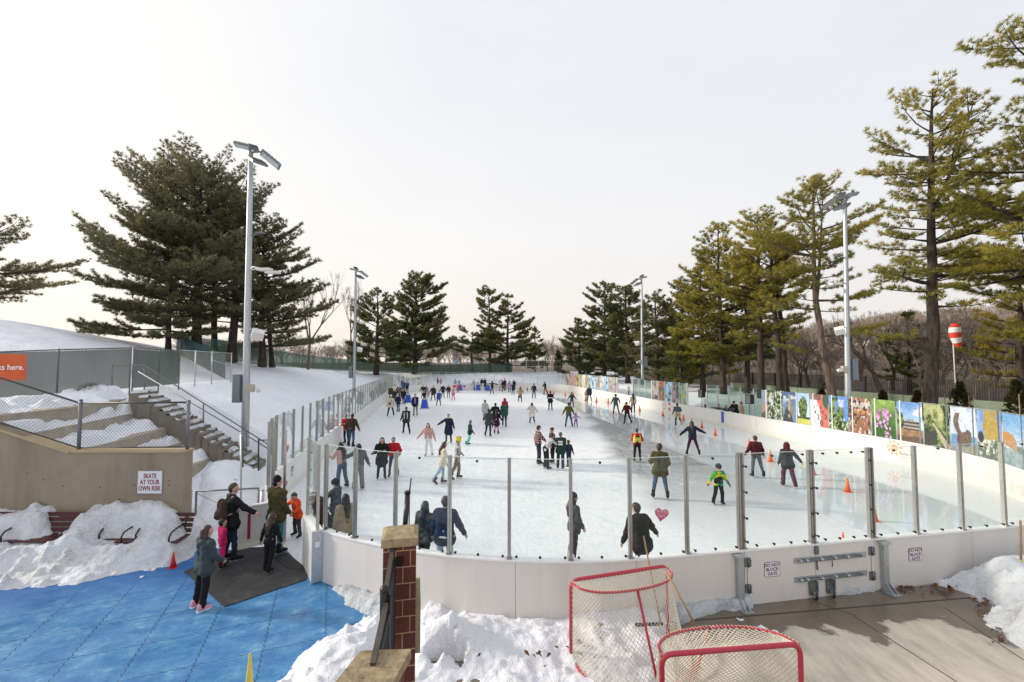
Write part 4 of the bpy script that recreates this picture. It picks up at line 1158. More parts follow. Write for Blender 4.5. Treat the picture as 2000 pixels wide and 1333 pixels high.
WIRE = M('fence_wire', (.17, .165, .16), .5, .5, .15, 20)
WIREL = M('fence_wire_light', (.42, .43, .43), .45, .6, .1, 20)
RAILD = M('fence_rail_dark', (.075, .068, .065), .5, .3, .2, 10)
RAILP = M('fence_post_grey', (.20, .20, .215), .5, .4, .15, 10)
o = thing('chain_link_fence', 'brown chain link guard fence standing on the concrete wall', 'fence', (wall_c[0], WV + .15, wall_c[2]))
fy = WV + .15
fa = np.array((wall_c[0] + .06, fy, wall_c[2])); fb_ = np.array((wall_r[0] - .05, fy, wall_r[2])); fl = np.array((pl[0] - 2, fy, zl))
for p, hgt in ((fa, 1.30), (fb_, 1.26)):
 mb = MB(); mb.tube([p, p + (0, 0, hgt)], .042, 10); mb.lathe(p + (0, 0, hgt), [(.046, -.01), (.04, .02), (.0, .03)], 10); mb.build('post', RAILP, o)
for a, b in ((fa, fb_), (fl, fa)):
 mb = MB(); mb.tube([a + (0, 0, 1.22), b + (0, 0, 1.22)], .024, 8); mb.build('top_rail', RAILD, o)
 mb = MB(); mb.tube([a + (0, 0, .06), b + (0, 0, .06)], .018, 8); mb.build('bottom_rail', RAILD, o)
 mb = MB(); chainlink(mb, a, b, .05, 1.22, .095, .0036); mb.build('wire_mesh', WIRE, o)
TZ = [3.25, 2.72, 2.18, 1.62, 1.05]
TE = [[(-30, 816), (0, 811), (130, 797), (262, 778)], [(25, 854), (60, 848), (170, 826), (303, 799)], [(112, 889), (172, 876), (262, 854), (348, 829)], [(230, 897), (300, 879), (346, 868), (392, 853)], [(330, 926), (364, 915), (398, 901), (426, 885)]]
o = thing('concrete_terraces', 'curved concrete seating terraces with snow on their treads, left of the stairs', 'terraces', P(345, 830, 0)[:3])
edges = [[P(x, y, z) for x, y in e] for e, z in zip(TE, TZ)]
for i, e in enumerate(edges):
 z = TZ[i]
 back = edges[i - 1] if i else [p + np.array((-2.4, .4, 0)) for p in e]
 n = 8
 def resamp(pl_, n):
  pl_ = np.array(pl_); d = np.concatenate(([0], np.cumsum(np.linalg.norm(np.diff(pl_[:, :2], axis=0), axis=1)))); s = np.linspace(0, d[-1], n)
  return np.stack([np.interp(s, d, pl_[:, k]) for k in range(3)], 1)
 f_ = resamp(e, n); b_ = resamp(back, n)
 mb = MB(); V = []; F = []
 for k in range(n):
  V += [A3(f_[k], z), A3(f_[k], -.2), A3(b_[k] + (b_[k] - f_[k]) * .05, z)]
 for k in range(n - 1):
  a = 3 * k
  F += [(a, a + 1, a + 4, a + 3), (a + 2, a, a + 3, a + 5)]
 V += [A3(b_[-1], -.2)]
 F += [(3 * n - 3, 3 * n - 2, 3 * n, 3 * n - 1)]
 mb.add(V, F)
 mb.build('tier', CONC2, o)
 m1, m2 = 60, 16
 fs = resamp(e, m1); bs = resamp(back, m1)
 S = np.linspace(0.0, 1, m2)
 U = fs[:, None, :2] * (1 - S[None, :, None]) + bs[:, None, :2] * S[None, :, None]
 tt_ = np.linspace(0, 1, m1)[:, None]
 nz = fbm(U[..., 0] * 1.7, U[..., 1] * 1.7, i * 1.3, 4)
 prof = sm(S[None, :] + (nz - .5) * .35, .12, .42) * (1 - .25 * S[None, :])
 Z = z - .02 + prof * (.06 + .34 * sm(nz, .3, .7) + .08 * S[None, :]) * sm(1.02 - tt_ + (nz - .5) * .1, 0, .05) + prof * .30 * sm(tt_, .72, .95) * nz * 1.6
 V = np.concatenate((U, Z[..., None]), -1).reshape(-1, 3)
 obj_np('snow_cover', V, grid_faces(m1, m2), SNOW, o, smooth=True)
snow_patch('snow_drift', [P(362, 975), P(362, 920), P(430, 900), P(500, 925), P(545, 905), P(530, 960), P(520, 1010), P(470, 1075), P(385, 1065)],
   lambda U, V, d: .10 + .35 * sm(d, 0, 1.2) + .55 * sm(-U, 8.6, 11) * sm(d, 0, .8) + lumps(U, V, .14), .07, SNOW, .4)
o = thing('stairs', 'long flight of weathered concrete steps with snow caught on the treads', 'stairs', (-10.2, 17.2, .4))
NST = 17
sb = np.array((-9.9, 17.3)); st_ = np.array((-15.1, 17.7)); z0s, z1s = .55, 3.50
for k in range(NST):
 f0 = k / NST; f1 = (k + 1) / NST
 p = sb + (st_ - sb) * f0; q = sb + (st_ - sb) * (f1 + .012)
 z = z0s + (z1s - z0s) * (k + 1) / NST
 sk = np.array((-.35, 1.45))
 mb = MB(); mb.prism([p, q, q + sk, p + sk], z - 1.1, z); s_ = mb.build('step', STEPC, o)
 m1, m2 = 8, 22
 S, T = np.meshgrid(np.linspace(.03, .97, m1), np.linspace(.02, .98, m2), indexing='ij')
 U = p[None, None] + (q - p)[None, None] * S[..., None] + sk[None, None] * T[..., None]
 nz = fbm(U[..., 0] * 2.6, U[..., 1] * 2.6, k * .7, 4)
 Z = z - .012 + .10 * sm(nz + .35 * (S - .5), .46, .62)
 obj_np('snow_cover', np.concatenate((U, Z[..., None]), -1).reshape(-1, 3), grid_faces(m1, m2), SNOWD, s_, smooth=True)
tz = 3.5
rt = PD(282, 769, 18.9); rb = PD(520, 905, 18.6)
o = thing('stair_railing', 'galvanised stair railing with two sloping rails and a wire mesh panel', 'railing', rb)
HR = 1.12
mb = MB(); mb.tube([PD(219, 714, 18.9), PD(282, 714, 18.9), PD(523, 868, 18.6)], .024, 8); mb.build('top_rail', RAILP, o)
mb = MB(); mb.tube([PD(270, 726, 17.6), PD(500, 862, 17.3), PD(530, 881, 17.3)], .024, 8); mb.build('hand_rail', RAILP, o)
lo0 = PD(284, 765, 18.9); lo1 = PD(520, 902, 18.6)
mb = MB(); mb.tube([lo0, lo1], .02, 8); mb.build('bottom_rail', GALVD, o)
for f in (0, .485, .83):
 a = PD(282, 769, 18.9) * (1 - f) + PD(523, 915, 18.6) * f; b = PD(282, 714, 18.9) * (1 - f) + PD(523, 868, 18.6) * f
 mb = MB(); mb.tube([a - (0, 0, .15), b], .026, 8); mb.build('post', RAILP, o)
mb = MB(); chainlink(mb, lo0, lo1, 0, HR - .06, .10, .0032); mb.build('wire_mesh', WIRE, o)
mb = MB(); mb.tube([PD(219, 714, 18.9), PD(219, 764, 18.9)], .024, 8); mb.build('post', RAILP, o)
o = thing('chain_link_gate', 'small galvanised chain link gate behind the man with the backpack', 'gate', P(440, 1037))
gv = 12.45
ga = PD(381, 1037, gv); gb = PD(503, 1030, gv + .3); gh = PD(381, 960, gv)[2]
ga[2] = .05; gb[2] = .1
for p in (ga, gb):
 mb = MB(); mb.tube([p, (p[0], p[1], gh)], .028, 8); mb.build('frame_upright', RAILP, o)
for z in (gh, .1):
 mb = MB(); mb.tube([A3(ga, z), A3(gb, z)], .024, 8); mb.build('frame_rail', RAILP, o)
mb = MB(); mb.tube([A3(ga, gh - .05), A3(gb, .25)], .006, 5); mb.build('brace_wire', GALVD, o)
mb = MB(); chainlink(mb, A3(ga, .1), A3(gb, .1), 0, gh - .1, .085, .0026); mb.build('wire_mesh', WIREL, o)
for x, y, hh, lb in ((370, 1034, gh + .02, 'stout grey hinge post at the corner of the concrete wall'), (511, 1026, gh + .03, 'grey latch post at the right end of the chain link gate')):
 mb = MB(); p = PD(x, y, gv); p[2] = 0; mb.tube([p, (p[0], p[1], hh)], .045, 10); mb.lathe((p[0], p[1], hh), [(.05, -.01), (.045, .02), (0, .04)], 10)
 tag(mb.build('fence_post', GALV), lb, 'fence post')
p = PD(471, 1020, 13.0); p[2] = 0; q = PD(471, 846, 13.0)
mb = MB(); mb.tube([p, q], .026, 8); mb.lathe(q, [(.03, -.02), (.028, .02)], 8)
tag(mb.build('sign_pole', GALV), 'thin tall grey pole behind the man with the backpack', 'pole')
o = thing('chain_link_fence', 'short dark chain link fence between the stair foot and the left boards', 'fence', PD(500, 915, 17.0))
a = PD(512, 915, 16.4); b = PD(530, 912, 16.0)
for x, y0, y1 in ((474, 905, 853), (505, 912, 858), (528, 912, 858)):
 mb = MB(); mb.tube([PD(x, y0 + 8, 16.6), PD(x, y1, 16.6)], .03, 8); mb.build('post', RAILD, o)
mb = MB(); mb.tube([PD(505, 860, 16.6), PD(531, 860, 16.6)], .022, 8); mb.build('top_rail', RAILD, o)
mb = MB(); chainlink(mb, PD(474, 912, 16.6), PD(531, 914, 16.6), 0, .95, .09, .003); mb.build('wire_mesh', WIRE, o)
def mat_screen(name, c1, c2, trans=.25):
 m, nt, b = nodes(name); N = NT(nt)
 v = N.obj()
 f = N.noise(N.mapping(v, (1, 1, .25)), 1.2, 6, .65)
 c = N.ramp(f, [(.3, c1), (.7, c2)])
 nt.links.new(c, b.inputs['Base Color']); b.inputs['Roughness'].default_value = .75
 N.bump(N.noise(N.mapping(v, (1, 1, .3)), 5, 3), .4, .05, b)
 t = N.n('ShaderNodeBsdfTranslucent'); N.l(c, t.inputs['Color'])
 tr = N.n('ShaderNodeBsdfTransparent')
 x = N.n('ShaderNodeMixShader'); x.inputs[0].default_value = .3; N.l(b.outputs[0], x.inputs[1]); N.l(t.outputs[0], x.inputs[2])
 y = N.n('ShaderNodeMixShader'); y.inputs[0].default_value = trans; N.l(x.outputs[0], y.inputs[1]); N.l(tr.outputs[0], y.inputs[2])
 nt.links.new(y.outputs[0], nt.nodes['Material Output'].inputs['Surface'])
 return m
SCRG = mat_screen('windscreen_green', (.018, .052, .042), (.036, .092, .070), .14)
SCRD = mat_screen('windscreen_grey', (.048, .068, .058), (.095, .118, .10), .18)
def fence_line(label, pts, hgt, mat, spacing=2.6, mesh=True, posts=RAILP, sag=.06, toprail=RAILP, wirer=.0045):
 pts = np.array(pts, float)
 d = np.concatenate(([0], np.cumsum(np.linalg.norm(np.diff(pts[:, :2], axis=0), axis=1))))
 L = d[-1]
 o = thing('windscreen_fence', label, 'fence', pts[0])
 at = lambda s: np.array([np.interp(s, d, pts[:, k]) for k in range(3)])
 n = max(1, int(L / spacing))
 for k in range(n + 1):
  p = at(L * k / n); mb = MB(); mb.tube([p - (0, 0, .3), p + (0, 0, hgt + .05)], .032, 7); mb.build('post', posts, o)
 mb = MB(); mb.tube([at(s) + (0, 0, hgt) for s in np.linspace(0, L, n + 1)], .026, 6); mb.build('top_rail', toprail, o)
 m1 = int(L / .35) + 2; m2 = 8
 V = []
 for s in np.linspace(0, L, m1):
  p = at(s); q = at(min(s + .1, L)) - at(max(s - .1, 0)); q /= np.linalg.norm(q) + 1e-9
  nr = np.array((-q[1], q[0], 0))
  for j in range(m2):
   f = j / (m2 - 1)
   w = (fbm(np.array(s * .9), np.array(f * 1.5), 2.) - .5) * .22 + .05
   V.append(p + nr * w + np.array((0, 0, .04 + f * (hgt - .06 - sag * float(fbm(np.array(s * .6), np.array(.5), 1.)) * (f > .9)))))
 obj_np('windscreen', np.array(V), grid_faces(m1, m2), mat, o, smooth=True)
 if mesh:
  mb = MB()
  for k in range(len(pts) - 1):
   qd = (pts[k + 1] - pts[k]); qd /= np.linalg.norm(qd); nr = np.array((qd[1], -qd[0], 0)) * .04
   chainlink(mb, pts[k] + nr, pts[k + 1] + nr, .03, hgt, .10, wirer)
  mb.build('wire_mesh', WIRE, o)
 return o
def gpt(px, v, dz=0.0):
 u = (px - 1000) / FPX * v * CP * 1.0
 u = ray(px, 700)[0] / ray(px, 700)[1] * v
 return np.array((u, v, float(ground_z(np.array(u), np.array(v))) + dz))
F1 = [PD(-60, 786, 16.4), PD(0, 779, 16.8), PD(168, 768, 18.4), PD(253, 760, 19.6)]
f1 = fence_line('chain link fence with grey green windscreen and the orange banner, above the terraces', F1, 1.80, SCRD, 2.2, posts=RAILP, toprail=RAILD)
F1b = [PD(258, 760, 19.7), PD(300, 757, 21.5), PD(349, 751, 24.2)]
f2 = fence_line('dark green windscreen fence at the top of the stairs', F1b, 1.83, mat_screen('windscreen_dark', (.03, .065, .05), (.06, .11, .085), .1), 1.9)
o = thing('chain_link_fence', 'bare galvanised chain link fence stepping onto the snowy slope', 'fence', PD(349, 751, 24.2))
q0, q1, q2 = PD(349, 751, 24.2), PD(413, 745, 28.5), PD(451, 742, 31.4)
for a in (q0 * .55 + q1 * .45 * 1, q1, q2):
 mb = MB(); mb.tube([a - (0, 0, .2), a + (0, 0, 1.9)], .032, 8); mb.build('post', GALV, o)
for z in (1.85, 1.05):
 mb = MB(); mb.tube([q0 + (0, 0, z), q1 + (0, 0, z), q2 + (0, 0, z)] if z > 1.5 else [q1 + (0, 0, z + .3), q2 + (0, 0, z - .1)], .024, 7); mb.build('rail', GALV, o)
mb = MB(); chainlink(mb, q0, q1, .03, 1.8, .11, .0036); chainlink(mb, q1, q2, .03, 1.8, .11, .0036); mb.build('wire_mesh', WIRE, o)
b_t = mat_screen('windscreen_teal', (.012, .06, .06), (.03, .10, .09), .06)
F2 = [PD(345, 690, 42), PD(400, 700, 44), PD(454, 705, 46), PD(497, 713, 48), PD(545, 717, 55), PD(590, 720, 62), PD(655, 725, 70), PD(740, 728, 79)]
for p in F2: p[2] = min(p[2], float(ground_z(np.array(p[0]), np.array(p[1]))) + .25)
fence_line('long dark green windscreen fence along the crest of the snowy bank', F2, 2.0, SCRG, 3.0, mesh=False)
F3 = [PD(740, 728, 79), PD(860, 729, 84), PD(1000, 730, 89)]
for p in F3: p[2] = float(ground_z(np.array(p[0]), np.array(p[1])))
fence_line('green windscreen fence behind the far end of the rink, left of the open chain link', F3, 1.9, SCRG, 3.0, mesh=False)
V = []
for i in range(24):
 f = i / 23; v_ = 41.6 + (31.9 - 41.6) * f
 for j in range(6):
  g_ = j / 5; x_ = 346 + 94 * f; y_ = (690 + 51 * f) * (1 - g_) + (653 + 40 * f) * g_
  V.append(PD(x_, y_, v_ + .25 * math.sin(f * 21 + g_ * 2)))
obj_np('windscreen', np.array(V), grid_faces(24, 6), b_t, o, smooth=True)
o = thing('chain_link_fence', 'pale open chain link fence behind the far end boards', 'fence', gpt(1050, 88))
qs = [gpt(x, 88) for x in (1004, 1028, 1052, 1075, 1100)]
for p in qs:
 mb = MB(); mb.tube([p, p + (0, 0, 2.6)], .05, 6); mb.build('post', ALUW, o)
mb = MB()
for z in (2.6, 1.4):
 mb.tube([q + (0, 0, z) for q in qs], .035, 5)
mb.build('rail', ALUW, o)
mb = MB(); chainlink(mb, qs[0], qs[-1], .1, 2.6, .3, .006); mb.build('wire_mesh', WIREL, o)
for x, y0, y1, lb in ((1028, 735, 697, 'pale timber post by the far fence, leftmost of three'), (1047, 730, 715, 'short pale post by the far fence between the two others'), (1063, 735, 714, 'pale post by the far fence, rightmost of three')):
 mb = MB(); b = gpt(x, 92); t = PD(x, y1, 92); mb.tube([b, t], .09, 7); tag(mb.build('post', ALUW), lb, 'post')
cb = PD(28, 718, 16.7) ; cb2 = PD(57, 693, 16.75); cb3 = PD(57, 743, 16.75); cl2 = PD(-45, 690, 16.3); cl3 = PD(-45, 744, 16.3)
o = thing('banner', 'orange banner with white words tied to the fence at the left edge', 'banner', cl3)
m1, m2 = 26, 14
V = []
for i in range(m1):
 for j in range(m2):
  f, g = i / (m1 - 1), j / (m2 - 1)
  p = (cl3 * (1 - f) + cb3 * f) * (1 - g) + (cl2 * (1 - f) + cb2 * f) * g
  V.append(p + np.array((0, -.10 + .03 * (float(fbm(np.array(f * 6), np.array(g * 4 + f * 5), 1.)) - .5), 0)))
obj_np('cloth', V, grid_faces(m1, m2), M('banner_orange', (.62, .11, .03), .6, 0, .1, 3), o, smooth=True)
bx = (cb3 - cl3); bx /= np.linalg.norm(bx); bn = np.array((bx[1], -bx[0], 0)); bu = np.cross(bn, bx)
text_obj('lettering', 'works here.', .285, np.stack((bx, bu, bn), 1), PD(17, 718, 16.5) + bn * .22, M('banner_white', (.8, .8, .8), .5), o, .001, bold=.004, sx=.82)
mb = MB(); mb.lathe(PD(0, 702, 16.5) + bn * .12, [(.05, -.003), (.05, .003)], 14, axis='y'); mb.build('dot', MATS['banner_white'], o)
MAR = M('bench_maroon', (.085, .018, .018), .45, 0, .3, 9)
def bench(label, u, v, w, rz=0.0):
 o = thing('park_bench', label, 'bench', (u, v, 0), rz, 'maroon benches along the concrete wall')
 for k in range(4):
  mb = MB(); mb.box((0, -.06 + .115 * k, .44 + .008 * k), (w, .10, .035)); mb.build('seat_slat', MAR, o, world=False)
 for k in range(4):
  mb = MB(); mb.box((0, .36 + .035 * k, .56 + .115 * k), (w, .03, .09)); mb.build('back_slat', MAR, o, world=False)
 for s in (-1, 1):
  x = s * (w / 2 - .18)
  mb = MB(); mb.tube([(x, -.10, 0), (x, -.09, .42)], .022, 7); mb.tube([(x, .33, 0), (x, .34, .42), (x, .47, .95)], .022, 7); mb.tube([(x, -.1, .41), (x, .36, .41)], .02, 7); mb.build('leg', BLACKM, o, world=False)
  mb = MB(); mb.tube([(x, -.12, .42), (x, -.13, .56), (x, -.05, .66), (x, .12, .70), (x, .36, .72)], .02, 7); mb.build('arm_rest', BLACKM, o, world=False)
 return o
b1 = P(62, 1057, .45); b2 = P(234, 1052, .45)
bench('maroon slatted bench half buried in snow, its back showing, at the left', b1[0], b1[1] + .08, 1.75)
bench('maroon slatted bench under the snow bank with only its front slat and black arms showing', b2[0], b2[1] + .06, 1.25)
b3 = PD(352, 1015, 11.1); bench('maroon bench end poking out of the snow at the wall corner', b3[0] - .62, 10.95, 1.5)
b0 = PD(-20, 1010, 11.1); bench('maroon bench back at the left picture edge, behind the snow', b0[0] - .25, 11.0, 1.5)
def alu_bench(label, px, Yoff):
 t = t_at_px(px, CUM[6] + 30, CUM[7], 1.2, 1.0); c = rp(t, 1.0, 0); d = rdir(t)
 o = thing('aluminium_bench', label, 'bench', c, math.atan2(d[1], d[0]), 'aluminium benches behind the left boards')
 for k in range(3):
  mb = MB(); mb.box((0, .22, .72 + .14 * k), (2.4, .03, .09)); mb.build('back_plank', GALV, o, world=False)
 mb = MB(); mb.box((0, -.08, .46), (2.4, .28, .04)); mb.build('seat_plank', GALV, o, world=False)
 for x in (-1, 1):
  mb = MB(); mb.tube([(x, -.2, .02), (x, .2, .46), (x, .2, 1.05)], .025, 6); mb.tube([(x, .2, .02), (x, -.2, .46)], .025, 6); mb.build('leg', GALV, o, world=False)
 return o
alu_bench('aluminium team bench behind the left glass, nearer the gate', 590, 0)
alu_bench('aluminium team bench behind the left glass, beside the pink heart sticker', 634, 0)
LENS = M('lamp_lens', (.55, .58, .60), .15, 0, .05, 4)
def flood(o, c, az, tilt, w=.62, l=.95, up=None):
 """a flat rectangular LED floodlight pointing az (from +v towards +u), tilted down"""
 d = np.array((math.sin(az), math.cos(az), 0)); s = np.array((d[1], -d[0], 0))
 f = d * math.cos(tilt) - np.array((0, 0, 1)) * math.sin(tilt); nrm = np.cross(s, f)
 if nrm[2] < 0: nrm = -nrm
 Mx = np.stack((s, f, nrm), 1)
 mb = MB(); mb.box(c + f * l * .5, (w, l, .10), M=Mx)
 for k in range(5):
  mb.box(c + f * l * (.2 + .15 * k) + nrm * .07, (w * .9, .02, .05), M=Mx)
 h = mb.build('floodlight', GALVD, o)
 mb = MB(); mb.box(c + f * l * .5 - nrm * .056, (w * .86, l * .86, .012), M=Mx); mb.build('lens', LENS, h)
def pole(label, px, pytop, pybase, v, side, big=True):
 b = PD(px[1], pybase, v); t = PD(px[0], pytop, v)
 o = thing('light_pole', label, 'light pole', b, 0, 'floodlight poles round the rink')
 mb = MB(); n = 10
 mb.tube([b + (t - b) * f for f in np.linspace(0, 1, n)], list(np.linspace(.17, .10, n)), 14); mb.build('shaft', GALV, o)
 Hh = t[2] - b[2]
 s = side
 mb = MB(); mb.tube([t - (0, 0, .05), t + (s * .4, 0, -.02)], .045, 8); mb.tube([t + (-s * .2, -.2, .1), t + (s * .6, .25, 0)], .04, 8); mb.build('cross_arm', GALVD, o)
 flood(o, t + (s * .42, .1, .02), R(55) * s, R(34), .62, .95)
 flood(o, t + (s * .30, -.35, -.50), R(125) * s, R(30), .66, .85)
 flood(o, t + (s * .05, -.15, .10), R(-110) * s, R(-6), .45, .62)
 flood(o, t + (-s * .0, .25, .22), R(-40) * s, R(-35), .4, .6)
 z = b[2] + Hh * .60
 c = np.array((np.interp(z, [b[2], t[2]], [b[0], t[0]]), v, z))
 for dv in (-.25, .12):
  mb = MB(); mb.tube([c, c + (s * .35, dv, .12), c + (s * .75, dv * 1.6, .02)], .035, 7); mb.box(c + (s * .98, dv * 1.8, -.04), (.6, .3, .1), s * R(-6)); mb.build('street_lamp', ALUW, o)
 mb = MB(); mb.tube([c + (0, 0, 1.6), c + (s * .55, 0, 1.72)], .03, 6); mb.box(c + (s * .45, 0, 1.74), (.35, .12, .06)); mb.build('sensor_arm', GALVD, o)
 z = b[2] + Hh * .405
 c = np.array((np.interp(z, [b[2], t[2]], [b[0], t[0]]), v, z))
 mb = MB(); mb.tube([c, c + (s * .5, -.1, .05)], .03, 6); mb.build('speaker_bracket', ALUW, o)
 mb = MB(); mb.box(c + (s * .62, -.25, -.22), (.48, .4, .36), M=(Matrix.Rotation(R(28) * s, 3, 'Y') @ Matrix.Rotation(R(20), 3, 'X') @ Matrix.Rotation(R(35) * s, 3, 'Z'))); mb.build('loudspeaker', ALUW, o)
 z = b[2] + Hh * .215
 c = np.array((np.interp(z, [b[2], t[2]], [b[0], t[0]]), v, z))
 mb = MB(); mb.box(c + (-s * .36, 0, 0), (.34, .3, 1.25)); mb.box(c + (-s * .36, -.155, 0), (.30, .012, 1.2)); mb.build('utility_box', M('box_grey', (.20, .245, .26), .5, .3, .08, 4), o)
 mb = MB(); mb.box(c + (s * .26, -.1, .02), (.3, .2, .34)); mb.build('junction_box', M('box_beige', (.48, .44, .36), .5), o)
 mb = MB(); mb.tube([c + (s * .4, -.1, .05), c + (s * .62, -.15, .02)], .02, 6); mb.lathe(c + (s * .64, -.15, -.08), [(.0, -.11), (.08, -.06), (.1, 0), (.1, .06), (.03, .1)], 10); mb.build('camera', ALUW, o)
 return o
pole('tall galvanised floodlight pole on the left slope, nearest on that side', (490, 478), 296, 890, 20.0, 1)
pole('distant floodlight pole on the left bank before the green fence', (695, 691), 530, 782, 46.6, 1)
pole('distant floodlight pole behind the right side glass', (1253, 1255), 545, 752, 51, -1)
pole('tall floodlight pole behind the picture panels, nearest on the right', (1650, 1657), 388, 815, 26.5, -1)
def mat_brick():
 m, nt, b = nodes('pillar_brick'); N = NT(nt)
 p = N.obj()
 x = N.sep(p)
 cb_ = N.n('ShaderNodeCombineXYZ'); N.l(N.math('ADD', x[0], x[1]), cb_.inputs[0]); N.l(x[2], cb_.inputs[1])
 br = N.n('ShaderNodeTexBrick'); N.l(cb_.outputs[0], br.inputs['Vector'])
 br.inputs['Scale'].default_value = 1; br.inputs['Brick Width'].default_value = .21; br.inputs['Row Height'].default_value = .20
 br.inputs['Mortar Size'].default_value = .0075; br.inputs['Mortar Smooth'].default_value = .1; br.inputs['Bias'].default_value = -.2
 br.inputs['Color1'].default_value = (.13, .03, .018, 1); br.inputs['Color2'].default_value = (.085, .022, .014, 1); br.inputs['Mortar'].default_value = (.40, .25, .14, 1)
 g = N.ramp(N.noise(p, 28, 5, .7), [(.3, .7), (.7, 1.25)])
 c = N.mix(1.0, br.outputs['Color'], g, 'MULTIPLY')
 nt.links.new(c, b.inputs['Base Color']); b.inputs['Roughness'].default_value = .8
 N.bump(N.math('SUBTRACT', N.math('MULTIPLY', N.noise(p, 60, 4), .3), br.outputs['Fac']), .5, .01, b)
 return m
BRICK = mat_brick()
STONE = M('cap_stone', (.33, .25, .145), .85, 0, .35, 14, .5, 60, dark=(.07, .055, .04), dscale=9, dfac=.85)
pc = PD(782, 1060, 5.85); ct = PD(782, 1040, 5.85)[2]
o = thing('brick_pillar', 'dark red block pillar with a worn stone cap in front of the rink boards', 'pillar', (pc[0], 5.85, 0))
mb = MB(); mb.box((pc[0], 5.85, (ct - .10) / 2), (.40, .40, ct - .10), R(12)); mb.build('shaft', BRICK, o)
mb = MB(); W2 = .225
mb.prism([(pc[0] - W2, 5.85 - W2), (pc[0] + W2, 5.85 - W2), (pc[0] + W2, 5.85 + W2), (pc[0] - W2, 5.85 + W2)], ct - .10, ct)
mb.add([(pc[0] - W2, 5.85 - W2, ct), (pc[0] + W2, 5.85 - W2, ct), (pc[0] + W2, 5.85 + W2, ct), (pc[0] - W2, 5.85 + W2, ct), (pc[0] - .17, 5.85 - .12, ct + .03), (pc[0] + .17, 5.85 - .12, ct + .03), (pc[0] + .17, 5.85 + .17, ct + .03), (pc[0] - .17, 5.85 + .17, ct + .03)],
  [(4, 5, 6, 7), (0, 1, 5, 4), (1, 2, 6, 5), (2, 3, 7, 6), (3, 0, 4, 7)])
for i in range(len(mb.v)):
 q = rotz(R(12)) @ (np.array(mb.v[i]) - (pc[0], 5.85, 0)); mb.v[i] = tuple(q + (pc[0], 5.85, 0))
mb.build('cap', STONE, o)
mb = MB(); mb.box((pc[0] + .208, 5.98, 1.46), (.064, .30, .40), R(12)); mb.box((pc[0] + .205, 5.98, 1.76), (.058, .30, .195), R(12)); mb.box((pc[0] + .208, 5.98, 1.155), (.064, .30, .20), R(12)); mb.build('side_coping', M('coping_tan', (.36, .29, .18), .85, 0, .2, 8, .3), o)
lc = PD(735, 1300, 4.35); lcz = PD(738, 1280, 4.35)[2]
o = thing('low_brick_pier', 'low pier with a mottled stone cap at the bottom of the picture', 'pier', (lc[0], 4.25, 0))
mb = MB(); mb.box((lc[0], 4.22, (lcz - .09) / 2), (.46, .55, lcz - .09)); mb.build('shaft', BRICK, o)
mb = MB(); mb.prism([(lc[0] - .27, 4.22 - .32), (lc[0] + .24, 4.22 - .32), (lc[0] + .31, 4.22 + .22), (lc[0] - .17, 4.22 + .20)], lcz - .09, lcz); mb.build('cap', STONE, o)
o = thing('metal_railing', 'black metal railing with a perforated panel running past the brick pillar', 'railing', PD(760, 1250, 5.2))
ra = PD(768, 1080, 5.63); rb_ = PD(731, 1290, 4.5)
BRZ = M('rail_bronze', (.10, .085, .07), .45, .5, .2, 10)
top0 = PD(766, 1078, 5.6); mid0 = PD(752, 1165, 5.0); mid1 = PD(753, 1182, 4.95); bot0 = PD(728, 1300, 4.2)
mb = MB(); mb.beam(top0, mid0, .05, .05); mb.build('top_rail', BRZ, o)
mb = MB(); mb.beam(mid1, bot0, .05, .05); mb.build('top_rail', BRZ, o)
mb = MB(); mb.lathe(top0 + (0, 0, .0), [(0, -.04), (.035, -.03), (.035, .03), (0, .04)], 10); mb.build('end_cap', BLACKM, o)
mb = MB(); mb.box(mid0 + (-.01, -.0, -.55), (.07, .07, 1.2)); mb.lathe(mid0 + (-.01, 0, .05), [(.05, 0), (.05, .03), (.03, .06), (0, .07)], 8); mb.build('post', BLACKM, o)
pa, pb = top0 - (0, 0, .25), mid0 - (0, 0, .10)
def perf(o_, q0, q1, h):
 mb_ = MB(); mb_.beam(q0 - (0, 0, h), q1 - (0, 0, h), .03, .03); mb_.beam(q0, q1, .03, .03)
 mb_.beam(q0, q0 - (0, 0, h), .03, .03); mb_.beam(q1, q1 - (0, 0, h), .03, .03)
 chainlink(mb_, q0 - (0, 0, h), q1 - (0, 0, h), 0, h, .045, .008, 4)
 mb_.build('perforated_panel', BLACKM, o_)
perf(o, top0 + (.03, .0, -.12), mid0 + (.05, 0, .0), .95)
perf(o, mid1 + (.03, 0, -.1), bot0 + (.03, 0, -.05), .9)
mb = MB(); mb.box(PD(779, 1097, 5.63), (.10, .05, .09)); mb.box(PD(775, 1097, 5.6), (.03, .08, .03)); mb.build('wall_bracket', BLACKM, o)
o = thing('metal_railing', 'black railing end showing above the stone cap of the pillar', 'railing', PD(795, 1015, 6.4))
e0 = PD(797, 940, 6.5); e1 = PD(791, 1030, 6.15)
mb = MB(); mb.tube([e1, PD(796, 965, 6.4)], .035, 8); mb.tube([PD(796, 965, 6.4), PD(796, 960, 6.42)], .045, 8); mb.build('top_rail', BLACKM, o)
mb = MB(); mb.beam(PD(799, 1030, 6.2), PD(800, 955, 6.5), .015, .05); mb.tube([PD(800, 960, 6.5), PD(803, 935, 6.6)], .01, 6); mb.build('panel_edge', BLACKM, o)
mt = [P(360, 1118)[:2], P(460, 1072)[:2], P(520, 1070)[:2], P(562, 1082)[:2], P(604, 1118)[:2], P(598, 1134)[:2], P(438, 1187)[:2]]
mb = MB(); mb.prism(mt, .005, .022)
tag(mb.build('rubber_mat', M('mat_black', (.022, .024, .026), .55, 0, .35, 3, .35, 50, dark=(.10, .10, .10), dscale=2.2, dfac=.5)), 'large black rubber mat on the blue floor before the gate', 'mat')
